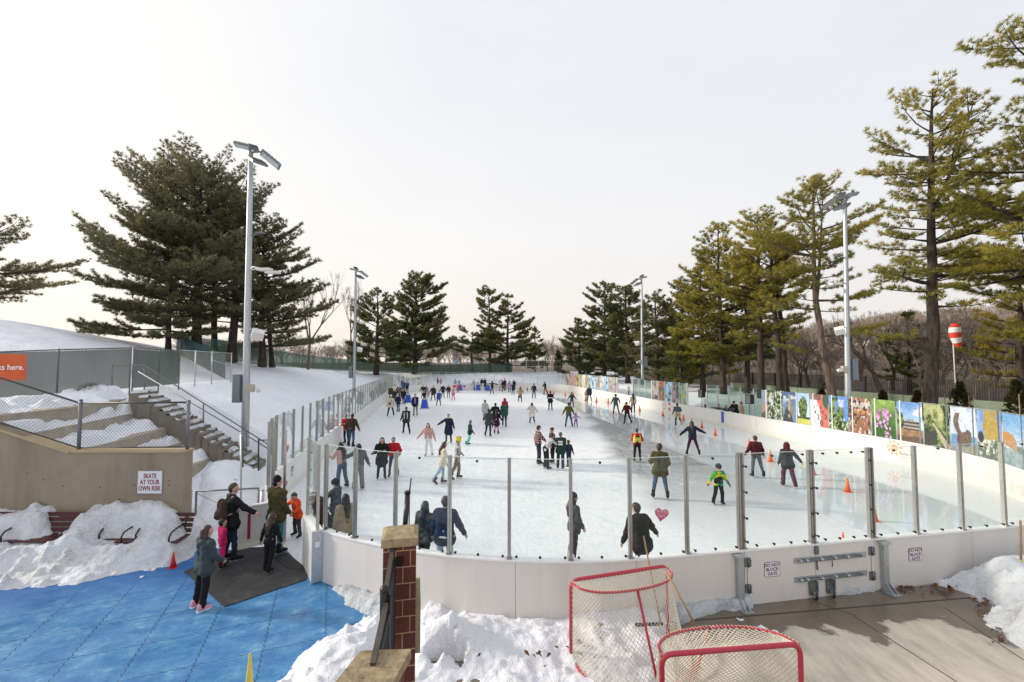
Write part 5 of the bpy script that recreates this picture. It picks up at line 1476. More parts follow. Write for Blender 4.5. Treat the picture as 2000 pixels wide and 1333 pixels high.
mb = MB(); mb.prism([P(535, 1090)[:2], P(562, 1083)[:2], P(604, 1117)[:2], P(560, 1112)[:2]], .0225, .030)
tag(mb.build('rubber_mat', BLACKR), 'small dark mat corner lying on the big mat at the ice edge', 'mat')
def cone_mb(h, r, base, m):
 mb = MB(); mb.lathe((0, 0, 0), [(r, .02), (r * .55, h * .5), (r * .17, h * .985), (r * .12, h)], 16)
 return mb
ORANGE = M('cone_orange', (.80, .13, .015), .45, 0, .06, 6)
CRED = M('cone_red', (.55, .015, .02), .45, 0, .06, 6)
CYEL = M('cone_yellow', (.62, .48, .07), .45, 0, .06, 6)
CBASE = {}
def cone(px, pyb, pyt, mat, label, group='orange cones on the ice', z=0.0):
 b = P(px, pyb, z); t = PD(px, pyt, b[1]); h = max(t[2] - z, .2)
 o = thing('traffic_cone', label, 'cone', b, random.uniform(-.4, .4), group)
 if mat.name not in CBASE:
  mb = MB(); mb.lathe((0, 0, 0), [(.20, .025), (.125, .45), (.045, .98), (.025, 1.0)], 16); a = mb.build('body', mat, origin=(0, 0, 0))
  mb = MB(); mb.box((0, 0, .018), (.52, .52, .036)); bb = mb.build('base', mat, origin=(0, 0, 0))
  COL.objects.unlink(a); COL.objects.unlink(bb); CBASE[mat.name] = (a, bb)
 for s in CBASE[mat.name]:
  c = s.copy(); COL.objects.link(c); c.parent = o; c.location = (0, 0, 0); c.scale = (h * .95, h * .95, h)
 return o
oc = [(1708, 1018, 985, 'behind the right gate post, nearest the boards'), (1656, 961, 933, 'standing alone left of the right gate post, farther out'), (1588, 927, 902, 'right of the person in the maroon hood'), (1505, 902, 879, 'between the two skaters in maroon'), (1463, 876, 857, 'just left of the man in the maroon jacket'),
  (1397, 851, 836, 'below the blue line'), (1371, 836, 822, 'right of the long haired skater in navy'), (1351, 832, 817, 'behind the head of the long haired skater in navy'), (1335, 822, 809, 'right of the running skater in blue'), (1295, 813, 801, 'left of the running skater in blue'), (1249.5, 803, 792, 'right of the woman in the white sweater'),
  (1221, 797, 786, 'behind the maroon sweater skater'), (1188, 788, 777, 'left of the man in the grey sweater'), (1165, 785, 775, 'right of the man in the dark vest'), (1144, 783, 772, 'beside the man in the dark vest'), (1120, 774, 766, 'behind the dark haired woman far off'), (1104, 773, 764, 'by the corner seam of the far right boards'), (1081, 770, 762, 'right of the skater in the striped jacket'), (1069, 768, 760, 'beside the skater with brown trousers')]
for x, yb, yt, w in oc:
 cone(x, yb, yt, ORANGE, 'orange cone on the ice ' + w)
cone(1647, 1062, 1039, ORANGE, 'orange cone on the ice close behind the near boards, only its tip showing')
for x, yb, yt, w in ((1017, 764, 754, 'red cone on the ice near the far boards, left one'), (1030, 764, 756, 'red cone on the ice near the far boards, right one')):
 cone(x, yb, yt, CRED, w, 'red cones by the far boards')
cone(338, 1109, 1079, CRED, 'small red cone on the blue floor at the foot of the snow bank', 'small floor cones')
o = cone(486, 1372, 1276, CYEL, 'tall yellow cone at the bottom edge on the blue floor', 'small floor cones')
for c_ in o.children:
 c_.scale = (c_.scale[0] * .56, c_.scale[1] * .56, c_.scale[2])
def net_cords(mb, Pf, ns, nt2, r=.0034):
 """diamond netting over a surface Pf(s,t) in [0,1]^2"""
 P0 = []; P1 = []
 for i in range(ns):
  for j in range(nt2):
   a = Pf(i / ns, j / nt2); b = Pf((i + 1) / ns, (j + 1) / nt2); c = Pf((i + 1) / ns, j / nt2); d = Pf(i / ns, (j + 1) / nt2)
   P0 += [a, c]; P1 += [b, d]
 V, F = tubes(P0, P1, r, r, 3); mb.add(V, F)
def hockey_net(label, c, rz, w=1.80, hh=1.2, dt=.50, db=1.02):
 """opening faces -y, back towards +y"""
 o = thing('hockey_net', label, 'hockey goal', (c[0], c[1], PZ), rz, 'hockey nets by the rink gate')
 x = w / 2; r = .032
 def arc(a, b, c_, n=6):
  return [(1 - t) ** 2 * a + 2 * (1 - t) * t * b + t * t * c_ for t in np.linspace(0, 1, n)]
 mb = MB(); A = np.array
 pth = [A((-x, 0, r))] + arc(A((-x, 0, hh - .14)), A((-x, 0, hh)), A((-x + .14, 0, hh))) + arc(A((x - .14, 0, hh)), A((x, 0, hh)), A((x, 0, hh - .14))) + [A((x, 0, r))]
 mb.tube(pth, r, 10); mb.build('goal_frame', REDP, o, world=False)
 tr_ = [A((-x, .02, hh - .02))] + [A((-x * .98 + .0, .02, hh - .03))] + arc(A((-x * .93, .22, hh - .03)), A((-x * .72, dt, hh - .03)), A((0, dt, hh - .03)), 8) + arc(A((0, dt, hh - .03)), A((x * .72, dt, hh - .03)), A((x * .93, .22, hh - .03)), 8) + [A((x, .02, hh - .02))]
 br_ = [A((-x, 0, .025))] + arc(A((-x - .02, .35, .025)), A((-x - .02, db, .025)), A((0, db, .025)), 9) + arc(A((0, db, .025)), A((x + .02, db, .025)), A((x + .02, .35, .025)), 9) + [A((x, 0, .025))]
 mb = MB(); mb.tube(tr_, .02, 8); mb.build('rear_top_bar', REDP, o, world=False)
 mb = MB(); mb.tube(br_, .024, 8); mb.build('base_bar', REDP, o, world=False)
 mb = MB(); mb.tube([A((0, dt, hh - .04)), A((0, db, .03))], .02, 8); mb.build('centre_strut', REDP, o, world=False)
 def rs(pl_, s):
  pl_ = np.array(pl_); d = np.concatenate(([0], np.cumsum(np.linalg.norm(np.diff(pl_, axis=0), axis=1)))); s = s * d[-1]
  return np.array([np.interp(s, d, pl_[:, k]) for k in range(3)])
 mb = MB()
 def back(s, t):
  a = rs(tr_, s); b = rs(br_, s); p = a * (1 - t) + b * t
  k = math.sin(math.pi * t) * math.sin(math.pi * s) * .10
  return p + A((0, -k, -.02 * math.sin(math.pi * t)))
 net_cords(mb, back, 42, 16, .005)
 def top(s, t):
  a = A((-x + .02 + (w - .04) * s, 0, hh)); b = rs(tr_, s); b = A((b[0], b[1], b[2])); p = a * (1 - t) + b * t
  return p - A((0, 0, .05 * math.sin(math.pi * t) * math.sin(math.pi * s)))
 net_cords(mb, top, 28, 8, .005)
 mb.build('netting', CORD, o, world=False)
 for bar in (tr_, br_):
  mb = MB(); mb.tube([rs(bar, k / 180) + (.0, 0, .026 * math.sin(k * 1.6)) + np.array((0, .024 * math.cos(k * 1.6), 0)) for k in range(181)], .0045, 4); mb.build('lacing', CORD, o, world=False)
 return o
n1l = P(1113, 1141, 1.2); n1r = P(1305, 1111, 1.2)
mid_ = (n1l + n1r) / 2; ang = math.atan2(n1r[1] - n1l[1], n1r[0] - n1l[0])
hockey_net('red framed hockey net seen from behind, farther of the two, with a tall netted back', mid_, ang + math.pi)
n2l = P(1290, 1288, 1.2); n2r = P(1565, 1266, 1.2); mid_ = (n2l + n2r) / 2
hockey_net('red framed hockey net turned towards the viewer at the bottom edge, nearer of the two', mid_, math.atan2(n2r[1] - n2l[1], n2r[0] - n2l[0]))
WOOD = M('tool_wood', (.34, .21, .10), .6, 0, .15, 12)
o = thing('ice_scraper', 'long wooden scraper with a wide black blade leaning against the near boards', 'scraper', P(1290, 1225))
a = PD(1257, 1047, 8.2); b = PD(1290, 1216, 7.55)
mb = MB(); mb.tube([a, b], .016, 8); mb.build('handle', WOOD, o)
mb = MB(); c = PD(1268, 1226, 7.5); mb.box(c + (0, 0, .05), (.46, .02, .05), R(4)); mb.build('blade', BLACKM, o)
mb = MB(); mb.tube([b, PD(1287, 1226, 7.5) + (0, 0, .03)], .022, 8); mb.build('socket', CYEL, o)
o = thing('wooden_pole', 'bare wooden tool handle leaning on the right post of the farther net', 'pole', P(1362, 1228))
mb = MB(); mb.tube([PD(1301, 1117, 7.0), PD(1364, 1232, 6.75)], .016, 8); mb.build('handle', WOOD, o)
o = thing('snow_shovel', 'shovel with a wooden handle standing in the snow at the right edge', 'shovel', PD(1994, 1140, 9.0))
mb = MB(); mb.tube([PD(1993, 1017, 9.1), PD(1994, 1097, 9.1)], .019, 8); mb.build('handle', WOOD, o)
mb = MB(); mb.tube([PD(1994, 1094, 9.1), PD(1994, 1101, 9.1)], .026, 8); mb.build('collar', CYEL, o)
mb = MB(); mb.tube([PD(1994, 1101, 9.1), PD(1995, 1122, 9.08), PD(1988, 1131, 9.0)], .022, 8); mb.build('socket', M('shovel_purple', (.05, .02, .07), .5), o)
c = PD(1994, 1136, 9.0)
mb = MB()
V = []
for i in range(7):
 for j in range(5):
  x = (i / 6 - .5) * .42; y = j / 4
  V.append(c + (x, -.1 - .18 * y + .10 * (x / .21) ** 2, .08 - .22 * y))
V = V + [p + np.array((0, .012, .012)) for p in V]
g = grid_faces(7, 5); mb.add(V, np.concatenate((g[:, ::-1], g + 35)))
mb.build('scoop', BLACKR, o)
def speaker(label, px, pyb, pyt, v):
 t = t_at_px(px, CUM[2], CUM[3], 1.5, .7); b = rp(t, .75, 0.1)
 o = thing('speaker_stand', label.replace('loudspeaker', 'tripod stand under the loudspeaker'), 'speaker stand', b, 0, 'loudspeaker stands by the ice')
 zt = PD(px, pyt, b[1])[2]; zm = zt - .62
 mb = MB(); mb.tube([b + (0, 0, .1), (b[0], b[1], zm)], .022, 8); mb.build('pole', BLACKM, o)
 for k in range(3):
  a = R(30 + 120 * k); mb = MB(); mb.tube([b + (0, 0, .55), b + (.38 * math.cos(a), .38 * math.sin(a), 0)], .016, 6); mb.build('leg', BLACKM, o)
 o = thing('loudspeaker', label, 'loudspeaker', (b[0], b[1], zm), 0, 'black loudspeakers by the ice')
 mb = MB(); mb.box((b[0], b[1], zm + .33), (.42, .38, .66), R(-60)); mb.build('cabinet', BLACKM, o)
 d = np.array((-math.sin(R(60)), -math.cos(R(60)) * 1.0, 0)); d = np.array((-.866, -.5, 0))
 mb = MB(); mb.box((b[0] + d[0] * .215 * .92, b[1] + d[1] * .215 * .92, zm + .33), (.36, .02, .58), R(-60)); mb.build('grille', GALVD, o)
 return o
speaker('black loudspeaker left of the music table', 1369.5, 800, 762, 0)
speaker('black loudspeaker right of the person in the tan coat', 1463, 812, 772, 0)
t = t_at_px(1415, CUM[2], CUM[3], 1.1, .9); c = rp(t, .95, 0.1); d = rdir(t)
o = thing('folding_table', 'folding table with a dark top behind the open boards', 'table', c, math.atan2(d[1], d[0]))
mb = MB(); mb.box((0, 0, 1.0), (2.6, .75, .04)); mb.build('table_top', BLACKM, o, world=False)
for x in (-1.1, 1.1):
 for y in (-.3, .3):
  mb = MB(); mb.tube([(x, y, 0), (x, y, .98)], .018, 6); mb.build('leg', GALVD, o, world=False)
for k, (dx, w, h, lb) in enumerate(((-.55, .5, .10, 'black mixing desk on the music table'), (.15, .38, .05, 'closed dark laptop on the music table'))):
 mb = MB(); q = c + d * dx + (0, 0, 1.02); mb.box(q + (0, 0, h / 2), (w, .35, h), math.atan2(d[1], d[0])); mb.box(q + (0, 0, h + .01), (w * .8, .25, .02), math.atan2(d[1], d[0]))
 tag(mb.build('mixing_desk' if k == 0 else 'laptop', GALVD), lb, 'mixer' if k == 0 else 'laptop')
for px, py0, py1, lb, stem in ((1377, 796, 778, 'white notice on a maroon post beside the left loudspeaker', (.12, .02, .03)), (1228, 768, 755, 'white notice on a dark post in the farther player box', (.04, .04, .04))):
 t = t_at_px(px, CUM[2], CUM[3], 1.4, .5); b = rp(t, .5, .1)
 o = thing('notice_post', lb, 'notice', b, 0, 'notices on posts by the boards')
 zt = PD(px, py1, b[1])[2]
 mb = MB(); mb.box(b + (0, 0, (zt - .5) / 2), (.12, .12, zt - .6)); mb.build('post', M('stem_%d' % px, stem, .5), o)
 mb = MB(); mb.box((b[0], b[1] - .07, zt - .25), (.36, .03, .5)); mb.build('board', SIGNW, o)
WS = 29.0
wb = gpt(1864, WS)
o = thing('windsock', 'limp red and white striped windsock on a thin white pole', 'windsock', wb)
mb = MB(); mb.tube([wb, PD(1862, 676, WS), PD(1861, 636, WS)], .035, 7); mb.build('pole', ALUW, o)
cols = [M('sock_red', (.68, .05, .02), .7), M('sock_white', (.75, .73, .70), .7)]
ctr = [PD(x, y, WS - .15) for x, y in ((1863, 632), (1864, 638), (1865, 646), (1866, 655), (1868, 663), (1871, 671), (1874, 676))]
rad = [.16, .27, .29, .27, .24, .21, .17]
for k in range(5):
 fs = np.linspace(k / 5, (k + 1) / 5, 4)
 pts_ = [np.array([np.interp(f, np.linspace(0, 1, 7), [c_[q] for c_ in ctr]) for q in range(3)]) for f in fs]
 rr_ = [float(np.interp(f, np.linspace(0, 1, 7), rad)) for f in fs]
 mb = MB(); mb.tube(pts_, rr_, 12, cap=(k == 0))
 for i in range(len(mb.v)):
  q = np.array(mb.v[i]); mb.v[i] = tuple(q + (.06 * math.sin(q[2] * 3 + q[0] * 5), 0, 0))
 mb.build('stripe', cols[k % 2], o)
FX = 34.5
o = thing('green_wall', 'low grey green wall panels below the black fence on the right', 'wall', (*RK(FX, 25), 1.2))
GW = M('wall_green', (.20, .25, .17), .7, 0, .10, 2, dark=(.14, .15, .10), dscale=.8, dfac=.4)
ys = np.arange(8, 47, 3.2)
for a, b in zip(ys[:-1], ys[1:]):
 mb = MB(); mb.beam((*RK(FX, a + .02), 1.55), (*RK(FX, b - .02), 1.55), .10, 1.50); mb.build('wall_panel', GW, o)
o = thing('bar_fence', 'black metal bar fence along the right above the green wall', 'fence', (*RK(FX + .3, 25), 2.3))
for a, b in zip(ys[:-1], ys[1:]):
 mb = MB(); mb.box((*RK(FX + .3, a), 2.75), (.16, .16, 1.7), PSI); mb.build('post', BLACKM, o)
 mb = MB()
 for z in (2.4, 3.5):
  mb.beam((*RK(FX + .3, a), z), (*RK(FX + .3, b), z), .05, .05)
 for y in np.arange(a + .14, b, .14):
  mb.box((*RK(FX + .3, y), 2.95), (.028, .028, 1.15), PSI)
 mb.build('bar_panel', BLACKM, o)
LEAF = M('dead_leaf', (.13, .055, .022), .8, 0, .5, 30)
rg = np.random.RandomState(5)
def leaves(label, spots):
 V = []; F = []
 for (x, y, sx, sy, z, n) in spots:
  for k in range(n):
   c = P(x + rg.normal(0, sx), y + rg.normal(0, sy), z + rg.rand() * .03); a = rg.rand() * 6.28; s = rg.uniform(.03, .065)
   d = np.array((math.cos(a), math.sin(a), rg.normal(0, .4))) * s; e = np.array((-math.sin(a), math.cos(a), rg.normal(0, .4))) * s * .55
   o_ = len(V); V += [c - d, c + e + (0, 0, .015), c + d, c - e + (0, 0, .012)]; F.append((o_, o_ + 1, o_ + 2, o_ + 3))
 tag(obj_np('leaf_litter', np.array(V), np.array(F), LEAF), label, 'leaves', kind='stuff')
leaves('brown dead leaves scattered beside the brace post and right snow bank', [(1765, 1148, 14, 4, .06, 26), (1840, 1150, 22, 6, .08, 40), (1925, 1185, 16, 8, .08, 26), (1950, 1240, 10, 12, .08, 14)])
leaves('brown dead leaves lying on the snow at the foot of the stairs', [(446, 918, 10, 9, .62, 40), (505, 880, 12, 8, .5, 16)])
leaves('a few dead leaves lying on the snow between pillar and net', [(935, 1277, 3, 2, .35, 2), (1050, 1278, 40, 14, .25, 10), (1160, 1250, 30, 20, .2, 10)])
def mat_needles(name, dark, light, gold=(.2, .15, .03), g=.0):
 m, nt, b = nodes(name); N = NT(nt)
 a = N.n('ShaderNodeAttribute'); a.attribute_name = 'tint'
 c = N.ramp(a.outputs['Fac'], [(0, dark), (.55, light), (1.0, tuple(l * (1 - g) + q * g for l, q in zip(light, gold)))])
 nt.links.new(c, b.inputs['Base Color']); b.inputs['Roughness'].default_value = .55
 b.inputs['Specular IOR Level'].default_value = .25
 t = N.n('ShaderNodeBsdfTranslucent'); N.l(c, t.inputs['Color'])
 x = N.n('ShaderNodeMixShader'); x.inputs[0].default_value = .40; N.l(b.outputs[0], x.inputs[1]); N.l(t.outputs[0], x.inputs[2])
 nt.links.new(x.outputs[0], nt.nodes['Material Output'].inputs['Surface'])
 return m
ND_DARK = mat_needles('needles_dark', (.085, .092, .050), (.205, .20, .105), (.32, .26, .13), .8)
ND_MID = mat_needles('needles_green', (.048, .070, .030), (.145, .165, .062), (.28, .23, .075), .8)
ND_SUN = mat_needles('needles_sunlit', (.105, .112, .022), (.33, .295, .058), (.54, .41, .09), 1.0)  # golden sunlight on the right pines is put into the needle colour
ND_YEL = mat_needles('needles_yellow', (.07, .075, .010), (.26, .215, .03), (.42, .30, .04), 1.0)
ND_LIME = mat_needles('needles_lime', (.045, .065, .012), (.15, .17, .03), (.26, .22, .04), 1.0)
def mat_bark(name, c1, c2):
 m, nt, b = nodes(name); N = NT(nt)
 v = N.mapping(N.obj(), (1, 1, .22))
 f = N.noise(v, 7, 6, .7)
 c = N.ramp(f, [(.35, c1), (.65, c2)])
 nt.links.new(c, b.inputs['Base Color']); b.inputs['Roughness'].default_value = .9
 b.inputs['Specular IOR Level'].default_value = .15
 N.bump(f, .8, .08, b)
 return m
BARK = mat_bark('bark_pine', (.030, .024, .020), (.10, .078, .062))
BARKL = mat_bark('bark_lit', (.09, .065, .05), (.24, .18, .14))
BARKG = mat_bark('bark_grey', (.09, .075, .062), (.22, .185, .155))
def polytube(pts, rad, n):
 pts = np.asarray(pts, float); k = len(pts)
 d = np.gradient(pts, axis=0); d /= np.linalg.norm(d, axis=1, keepdims=True) + 1e-9
 ref = np.where(np.abs(d[:, 2:3]) < .9, np.array([[0, 0, 1.]]), np.array([[1., 0, 0]]))
 x = np.cross(ref, d); x /= np.linalg.norm(x, axis=1, keepdims=True) + 1e-9; y = np.cross(d, x)
 a = np.arange(n) * 2 * np.pi / n
 V = pts[:, None] + np.asarray(rad)[:, None, None] * (np.cos(a)[None, :, None] * x[:, None] + np.sin(a)[None, :, None] * y[:, None])
 i, j = np.meshgrid(np.arange(k - 1), np.arange(n), indexing='ij'); j2 = (j + 1) % n
 F = np.stack((i * n + j, i * n + j2, (i + 1) * n + j2, (i + 1) * n + j), -1).reshape(-1, 4)
 return V.reshape(-1, 3), F
def join(parts):
 Vs = []; Fs = []; o = 0
 for V, F in parts:
  Vs.append(V); Fs.append(F + o); o += len(V)
 return np.concatenate(Vs), np.concatenate(Fs)
def norm(a):
 return a / (np.linalg.norm(a, axis=-1, keepdims=True) + 1e-9)
def needle_mesh(pos, dirs, rng, m, nl, nw, tint, spread=.75):
 """m narrow blades per tuft"""
 N = len(pos)
 rnd = norm(rng.normal(size=(N, m, 3)))
 d = norm(dirs[:, None] * (1.05 - spread * .5) + rnd * spread + np.array((0, 0, .12)))
 L = nl * rng.uniform(.65, 1.25, (N, m, 1))
 base = pos[:, None] + d * .02 + norm(rng.normal(size=(N, m, 3))) * nl * .12
 side = norm(np.cross(d, rng.normal(size=(N, m, 3)))) * nw * .5
 V = np.stack((base - side, base + side, base + d * L), 2).reshape(-1, 3)
 F = np.arange(N * m * 3).reshape(-1, 3)
 t = np.repeat(np.clip(tint[:, None] + rng.normal(0, .12, (N, m)), 0, 1), 1, 1).ravel()
 return V, F, t
def pine(label, px, pbase, pytop, v, prof, seed, mat=ND_MID, rt=.30, cb=.25, dens=1.0, bend=0.0, curve=0.0, base=None, zbase=None, nl=.24, nw=.034, m=9, up=(.02, .55), gap=.18, wh=.62, bark=BARK, group=None, fork=None, limbs=None, droop=0.0, name='pine_tree', asym=None, dead=0.0, sec=1.0, flat=.22):
 rng = np.random.RandomState(seed)
 d = ray(px, 707); u = d[0] / d[1] * v
 b = np.array((u, v, float(ground_z(np.array(u), np.array(v))) if zbase is None else zbase))
 topz = PD(px, pytop, v)[2]; Hh = topz - b[2]
 ts = np.linspace(0, 1, 12)
 wob = np.cumsum(rng.normal(0, .006 * Hh, (12, 2)) * np.array([[1, 1]]), 0) * .5; wob -= wob[0]
 def tp(t):
  return np.array((np.interp(t, ts, wob[:, 0]) + bend * t * Hh + curve * math.sin(math.pi * t) * Hh, np.interp(t, ts, wob[:, 1]), t * Hh))
 trunk = [tp(t) for t in ts]
 rad = rt * (1 - ts) ** .8 + .03; rad[0] *= 1.25
 parts = [polytube(trunk, rad, 9)]
 pos = []; dirs = []; tint = []
 stems = [(tp, 1.0, cb)]
 if fork:
  for (t0, az, ln) in fork:
   p0 = tp(t0)
   def fp(t, p0=p0, az=az, ln=ln, t0=t0):
    s = (t - t0) / (1 - t0)
    if s < 0: return tp(t)
    return p0 + np.array((math.sin(az) * ln * Hh * s ** .8, math.cos(az) * ln * Hh * .5 * s, (1 - t0) * Hh * s * .98))
   q = [fp(t) for t in np.linspace(t0, .97, 8)]
   parts.append(polytube(q, np.linspace(rt * (1 - t0) * .8 + .02, .03, 8), 7))
   stems.append((fp, .8, max(cb, t0 + .08)))
 def branch(p0, az, L, el0, tnt, s_dens=1.0):
  n = 7
  s = np.linspace(0, 1, n)
  h = np.array((math.sin(az), math.cos(az), 0))
  ele = el0 - droop * s * .8 + flat * s ** 2 * 1.6
  dl = L / (n - 1)
  pts = [p0]
  sw = rng.normal(0, .06)
  for k in range(1, n):
   a2 = az + sw * k + rng.normal(0, .06)
   hh = np.array((math.sin(a2), math.cos(a2), 0))
   pts.append(pts[-1] + dl * (hh * math.cos(ele[k]) + np.array((0, 0, math.sin(ele[k])))))
  pts = np.array(pts)
  r0 = min(.014 * L + .010, rt * .4)
  parts.append(polytube(pts, r0 * (1 - s) + .008, 4))
  if rng.rand() < dead:
   return
  ns = max(3, int(L * 3.1 * s_dens * sec))
  for k in range(ns):
   f = .26 + .74 * (k + rng.rand()) / ns
   i = min(int(f * (n - 1)), n - 2); w = f * (n - 1) - i
   q = pts[i] * (1 - w) + pts[i + 1] * w; dd = norm(pts[i + 1] - pts[i])
   side = 1 if k % 2 else -1
   lat = norm(np.cross(dd, (0, 0, 1))) * side
   l2 = (.20 + .44 * L * (1.02 - f) ** .8) * rng.uniform(.6, 1.15)
   sd = norm(dd * .75 + lat * .8 + np.array((0, 0, rng.uniform(-.08, .34))))
   e = q + sd * l2 + np.array((0, 0, .06 * l2))
   parts.append(tubes([q], [e], [.006 + .003 * l2], [.004], 3))
   nt_ = max(2, int(l2 / .145 * dens))
   for z in range(nt_):
    g = .25 + .75 * (z + rng.rand()) / nt_
    pos.append(q + (e - q) * g + rng.normal(0, .05, 3)); dirs.append(norm(sd + np.array((0, 0, .35)) + rng.normal(0, .25, 3)))
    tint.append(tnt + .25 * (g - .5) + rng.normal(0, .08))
  pos.append(pts[-1]); dirs.append(norm(pts[-1] - pts[-2] + np.array((0, 0, .1)))); tint.append(tnt + .2)
 for fn, sc, c0 in stems:
  z = c0
  while z < .985:
   Lr = float(np.interp(z, [p[0] for p in prof], [p[1] for p in prof])) * sc
   k = rng.randint(3, 6)
   a0 = rng.rand() * 6.28
   for j in range(k):
    if rng.rand() < gap: continue
    az = a0 + 6.283 * j / k + rng.normal(0, .25)
    L = Lr * rng.uniform(.55, 1.12)
    if asym: L *= 1 + asym[1] * math.cos(az - asym[0])
    if L < .25: L = .25
    f = (z - c0) / (1 - c0)
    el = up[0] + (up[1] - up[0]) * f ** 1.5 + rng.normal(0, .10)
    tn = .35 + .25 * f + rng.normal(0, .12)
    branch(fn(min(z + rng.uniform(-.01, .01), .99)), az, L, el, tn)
   z += wh / Hh * rng.uniform(.75, 1.3)
  p = fn(.985)
  for k in range(int(10 * dens)):
   pos.append(p + np.array((rng.normal(0, .12), rng.normal(0, .12), rng.uniform(-.5, .35)))); dirs.append(norm(np.array((rng.normal(0, .5), rng.normal(0, .5), 1.)))); tint.append(.7)
 for (tz_, az, L, el) in (limbs or []):
  branch(tp(tz_), az, L, el, .5 + rng.normal(0, .1), 1.15)
 o = thing(name, label, 'tree', b, 0, group)
 V, F = join(parts)
 obj_np('trunk', V, F, bark, o, world=False, smooth=True)
 pos = np.array(pos); dirs = np.array(dirs); tint = np.array(tint)
 V, F, t = needle_mesh(pos, dirs, rng, m + 7, nl * 1.2, nw * 1.15, tint)
 c = obj_np('crown', V, F, mat, o, world=False)
 at = c.data.attributes.new('tint', 'FLOAT', 'FACE'); at.data.foreach_set('value', t.astype(np.float32))
 return o
def bare_segs(rng, h, levels=5, spread=.55, r0=.12, up=.25, nb=(2, 4), trunk=.3):
 P0 = []; P1 = []; A = []; B = []
 def rec(p, d, L, r, lv):
  k = 2 if lv > 1 else 1
  q = p
  for i in range(k):
   d = norm(d + rng.normal(0, .10, 3) + np.array((0, 0, up * .25)))
   e = q + d * L / k
   P0.append(q); P1.append(e); A.append(r * (1 - .25 * i / k)); B.append(r * (1 - .25 * (i + 1) / k)); q = e
  if lv == 0: return
  n = rng.randint(nb[0], nb[1] + 1)
  for j in range(n):
   a = rng.rand() * 6.28
   s = spread * rng.uniform(.5, 1.3)
   x = norm(np.cross(d, rng.normal(size=3)))
   dd = norm(d * math.cos(s) + x * math.sin(s) + np.array((0, 0, up)))
   rec(q, dd, L * rng.uniform(.62, .88), r * .60, lv - 1)
 rec(np.zeros(3), np.array((rng.normal(0, .06), rng.normal(0, .06), 1.)), h * trunk, r0, levels)
 return np.array(P0), np.array(P1), np.array(A), np.array(B)
def bare_tree(label, px, pytop, v, seed, levels=6, spread=.5, r0=.14, up=.3, bark=BARKG, trunk=.22, group=None, lean=0.0, nb=(2, 3), zb=None):
 rng = np.random.RandomState(seed)
 d = ray(px, 707); u = d[0] / d[1] * v
 b = np.array((u, v, float(ground_z(np.array(u), np.array(v))) if zb is None else zb)); Hh = PD(px, pytop, v)[2] - b[2]
 P0, P1, A, B = bare_segs(rng, Hh, levels, spread, r0, up, nb, trunk)
 k = Hh / P1[:, 2].max(); P0 = P0 * k; P1 = P1 * k
 P0[:, 0] += lean * P0[:, 2]; P1[:, 0] += lean * P1[:, 2]
 A = np.maximum(A, .010); B = np.maximum(B, .008)
 o = thing('bare_tree', label, 'tree', b, 0, group)
 big = A > r0 * .25
 V, F = tubes(P0[big], P1[big], A[big], B[big], 6); obj_np('trunk', V, F, bark, o, world=False, smooth=True)
 V, F = tubes(P0[~big], P1[~big], A[~big], B[~big], 3); obj_np('crown', V, F, bark, o, world=False)
 return o
GL = 'dark pines on the left bank'; GF = 'pines beyond the far end'; GR = 'golden lit pines along the right side'
big = [(0, 5), (.18, 7.0), (.30, 9.2), (.45, 9.0), (.50, 6.6), (.62, 8.3), (.80, 7.4), (.92, 5.2), (1, 1.8)]
pine('tallest dark pine of the left cluster, broadly domed with a long left limb', 385, 0, 345, 43, big, 11, ND_DARK, .42, .22, .72, fork=((.38, R(75), .17), (.42, R(-80), .16), (.5, R(20), .1)), group=GL, limbs=((.42, R(-88), 11.8, .34), (.40, R(-80), 10.5, .28), (.36, R(-95), 9.5, .22)), up=(.05, .75), gap=.26, nw=.04)
pine('low dark pine left of the tall one, with flat boughs sweeping to the left', 328, 0, 405, 41, [(0, 6.8), (.3, 7.0), (.6, 5.0), (.85, 3), (1, .5)], 12, ND_DARK, .2, .10, 1.1, group=GL, asym=(R(-90), .25), up=(0, .4), nw=.04, gap=.1)
pine('dark pine with a straight thick trunk just left of the nearest floodlight pole', 452, 0, 405, 45, [(0, 3), (.35, 5.5), (.6, 5.2), (.85, 3.2), (1, .6)], 13, ND_DARK, .42, .26, .8, gap=.3, group=GL, nw=.04)
pine('dark rounded pine right of the nearest floodlight pole', 512, 0, 432, 47, [(0, 2), (.3, 5), (.55, 5.4), (.8, 4.2), (1, 1.0)], 14, ND_DARK, .34, .24, 1.1, group=GL, asym=(R(90), .2), limbs=((.30, R(85), 8.5, .12), (.42, R(95), 7.5, .15), (.14, R(85), 7.0, .0)), nw=.04)
pine('thinner dark pine behind the floodlight pole with two leaning stems', 532, 0, 520, 49, [(0, 2), (.3, 4.5), (.7, 3.5), (1, .8)], 15, ND_DARK, .25, .22, 1.0, bend=-.08, group=GL, nw=.04)
pine('dark pine filling the middle of the left cluster', 418, 0, 372, 47, [(0, 3), (.3, 5.5), (.6, 5), (.85, 3), (1, .6)], 16, ND_DARK, .3, .22, .6, gap=.5, group=GL, nw=.04)
pine('dark pine off the left edge with three boughs reaching into the picture', -95, 0, 330, 38, [(0, 4.5), (.2, 7.4), (.45, 6.4), (.8, 4), (1, .6)], 17, ND_DARK, .4, .12, .9, group=GL, gap=.45, wh=1.3, nw=.034, limbs=((.30, R(80), 8.6, .10), (.16, R(88), 8.3, .02), (.52, R(85), 6.3, .15)))
pine('dark green pine standing in the snow just before the far left green fence', 735, 0, 570, 76, [(0, 4.5), (.25, 6.2), (.5, 6.0), (.75, 4), (1, .8)], 21, ND_MID, .42, .14, .9, group=GF, nl=.34, nw=.07, wh=.8, m=8)
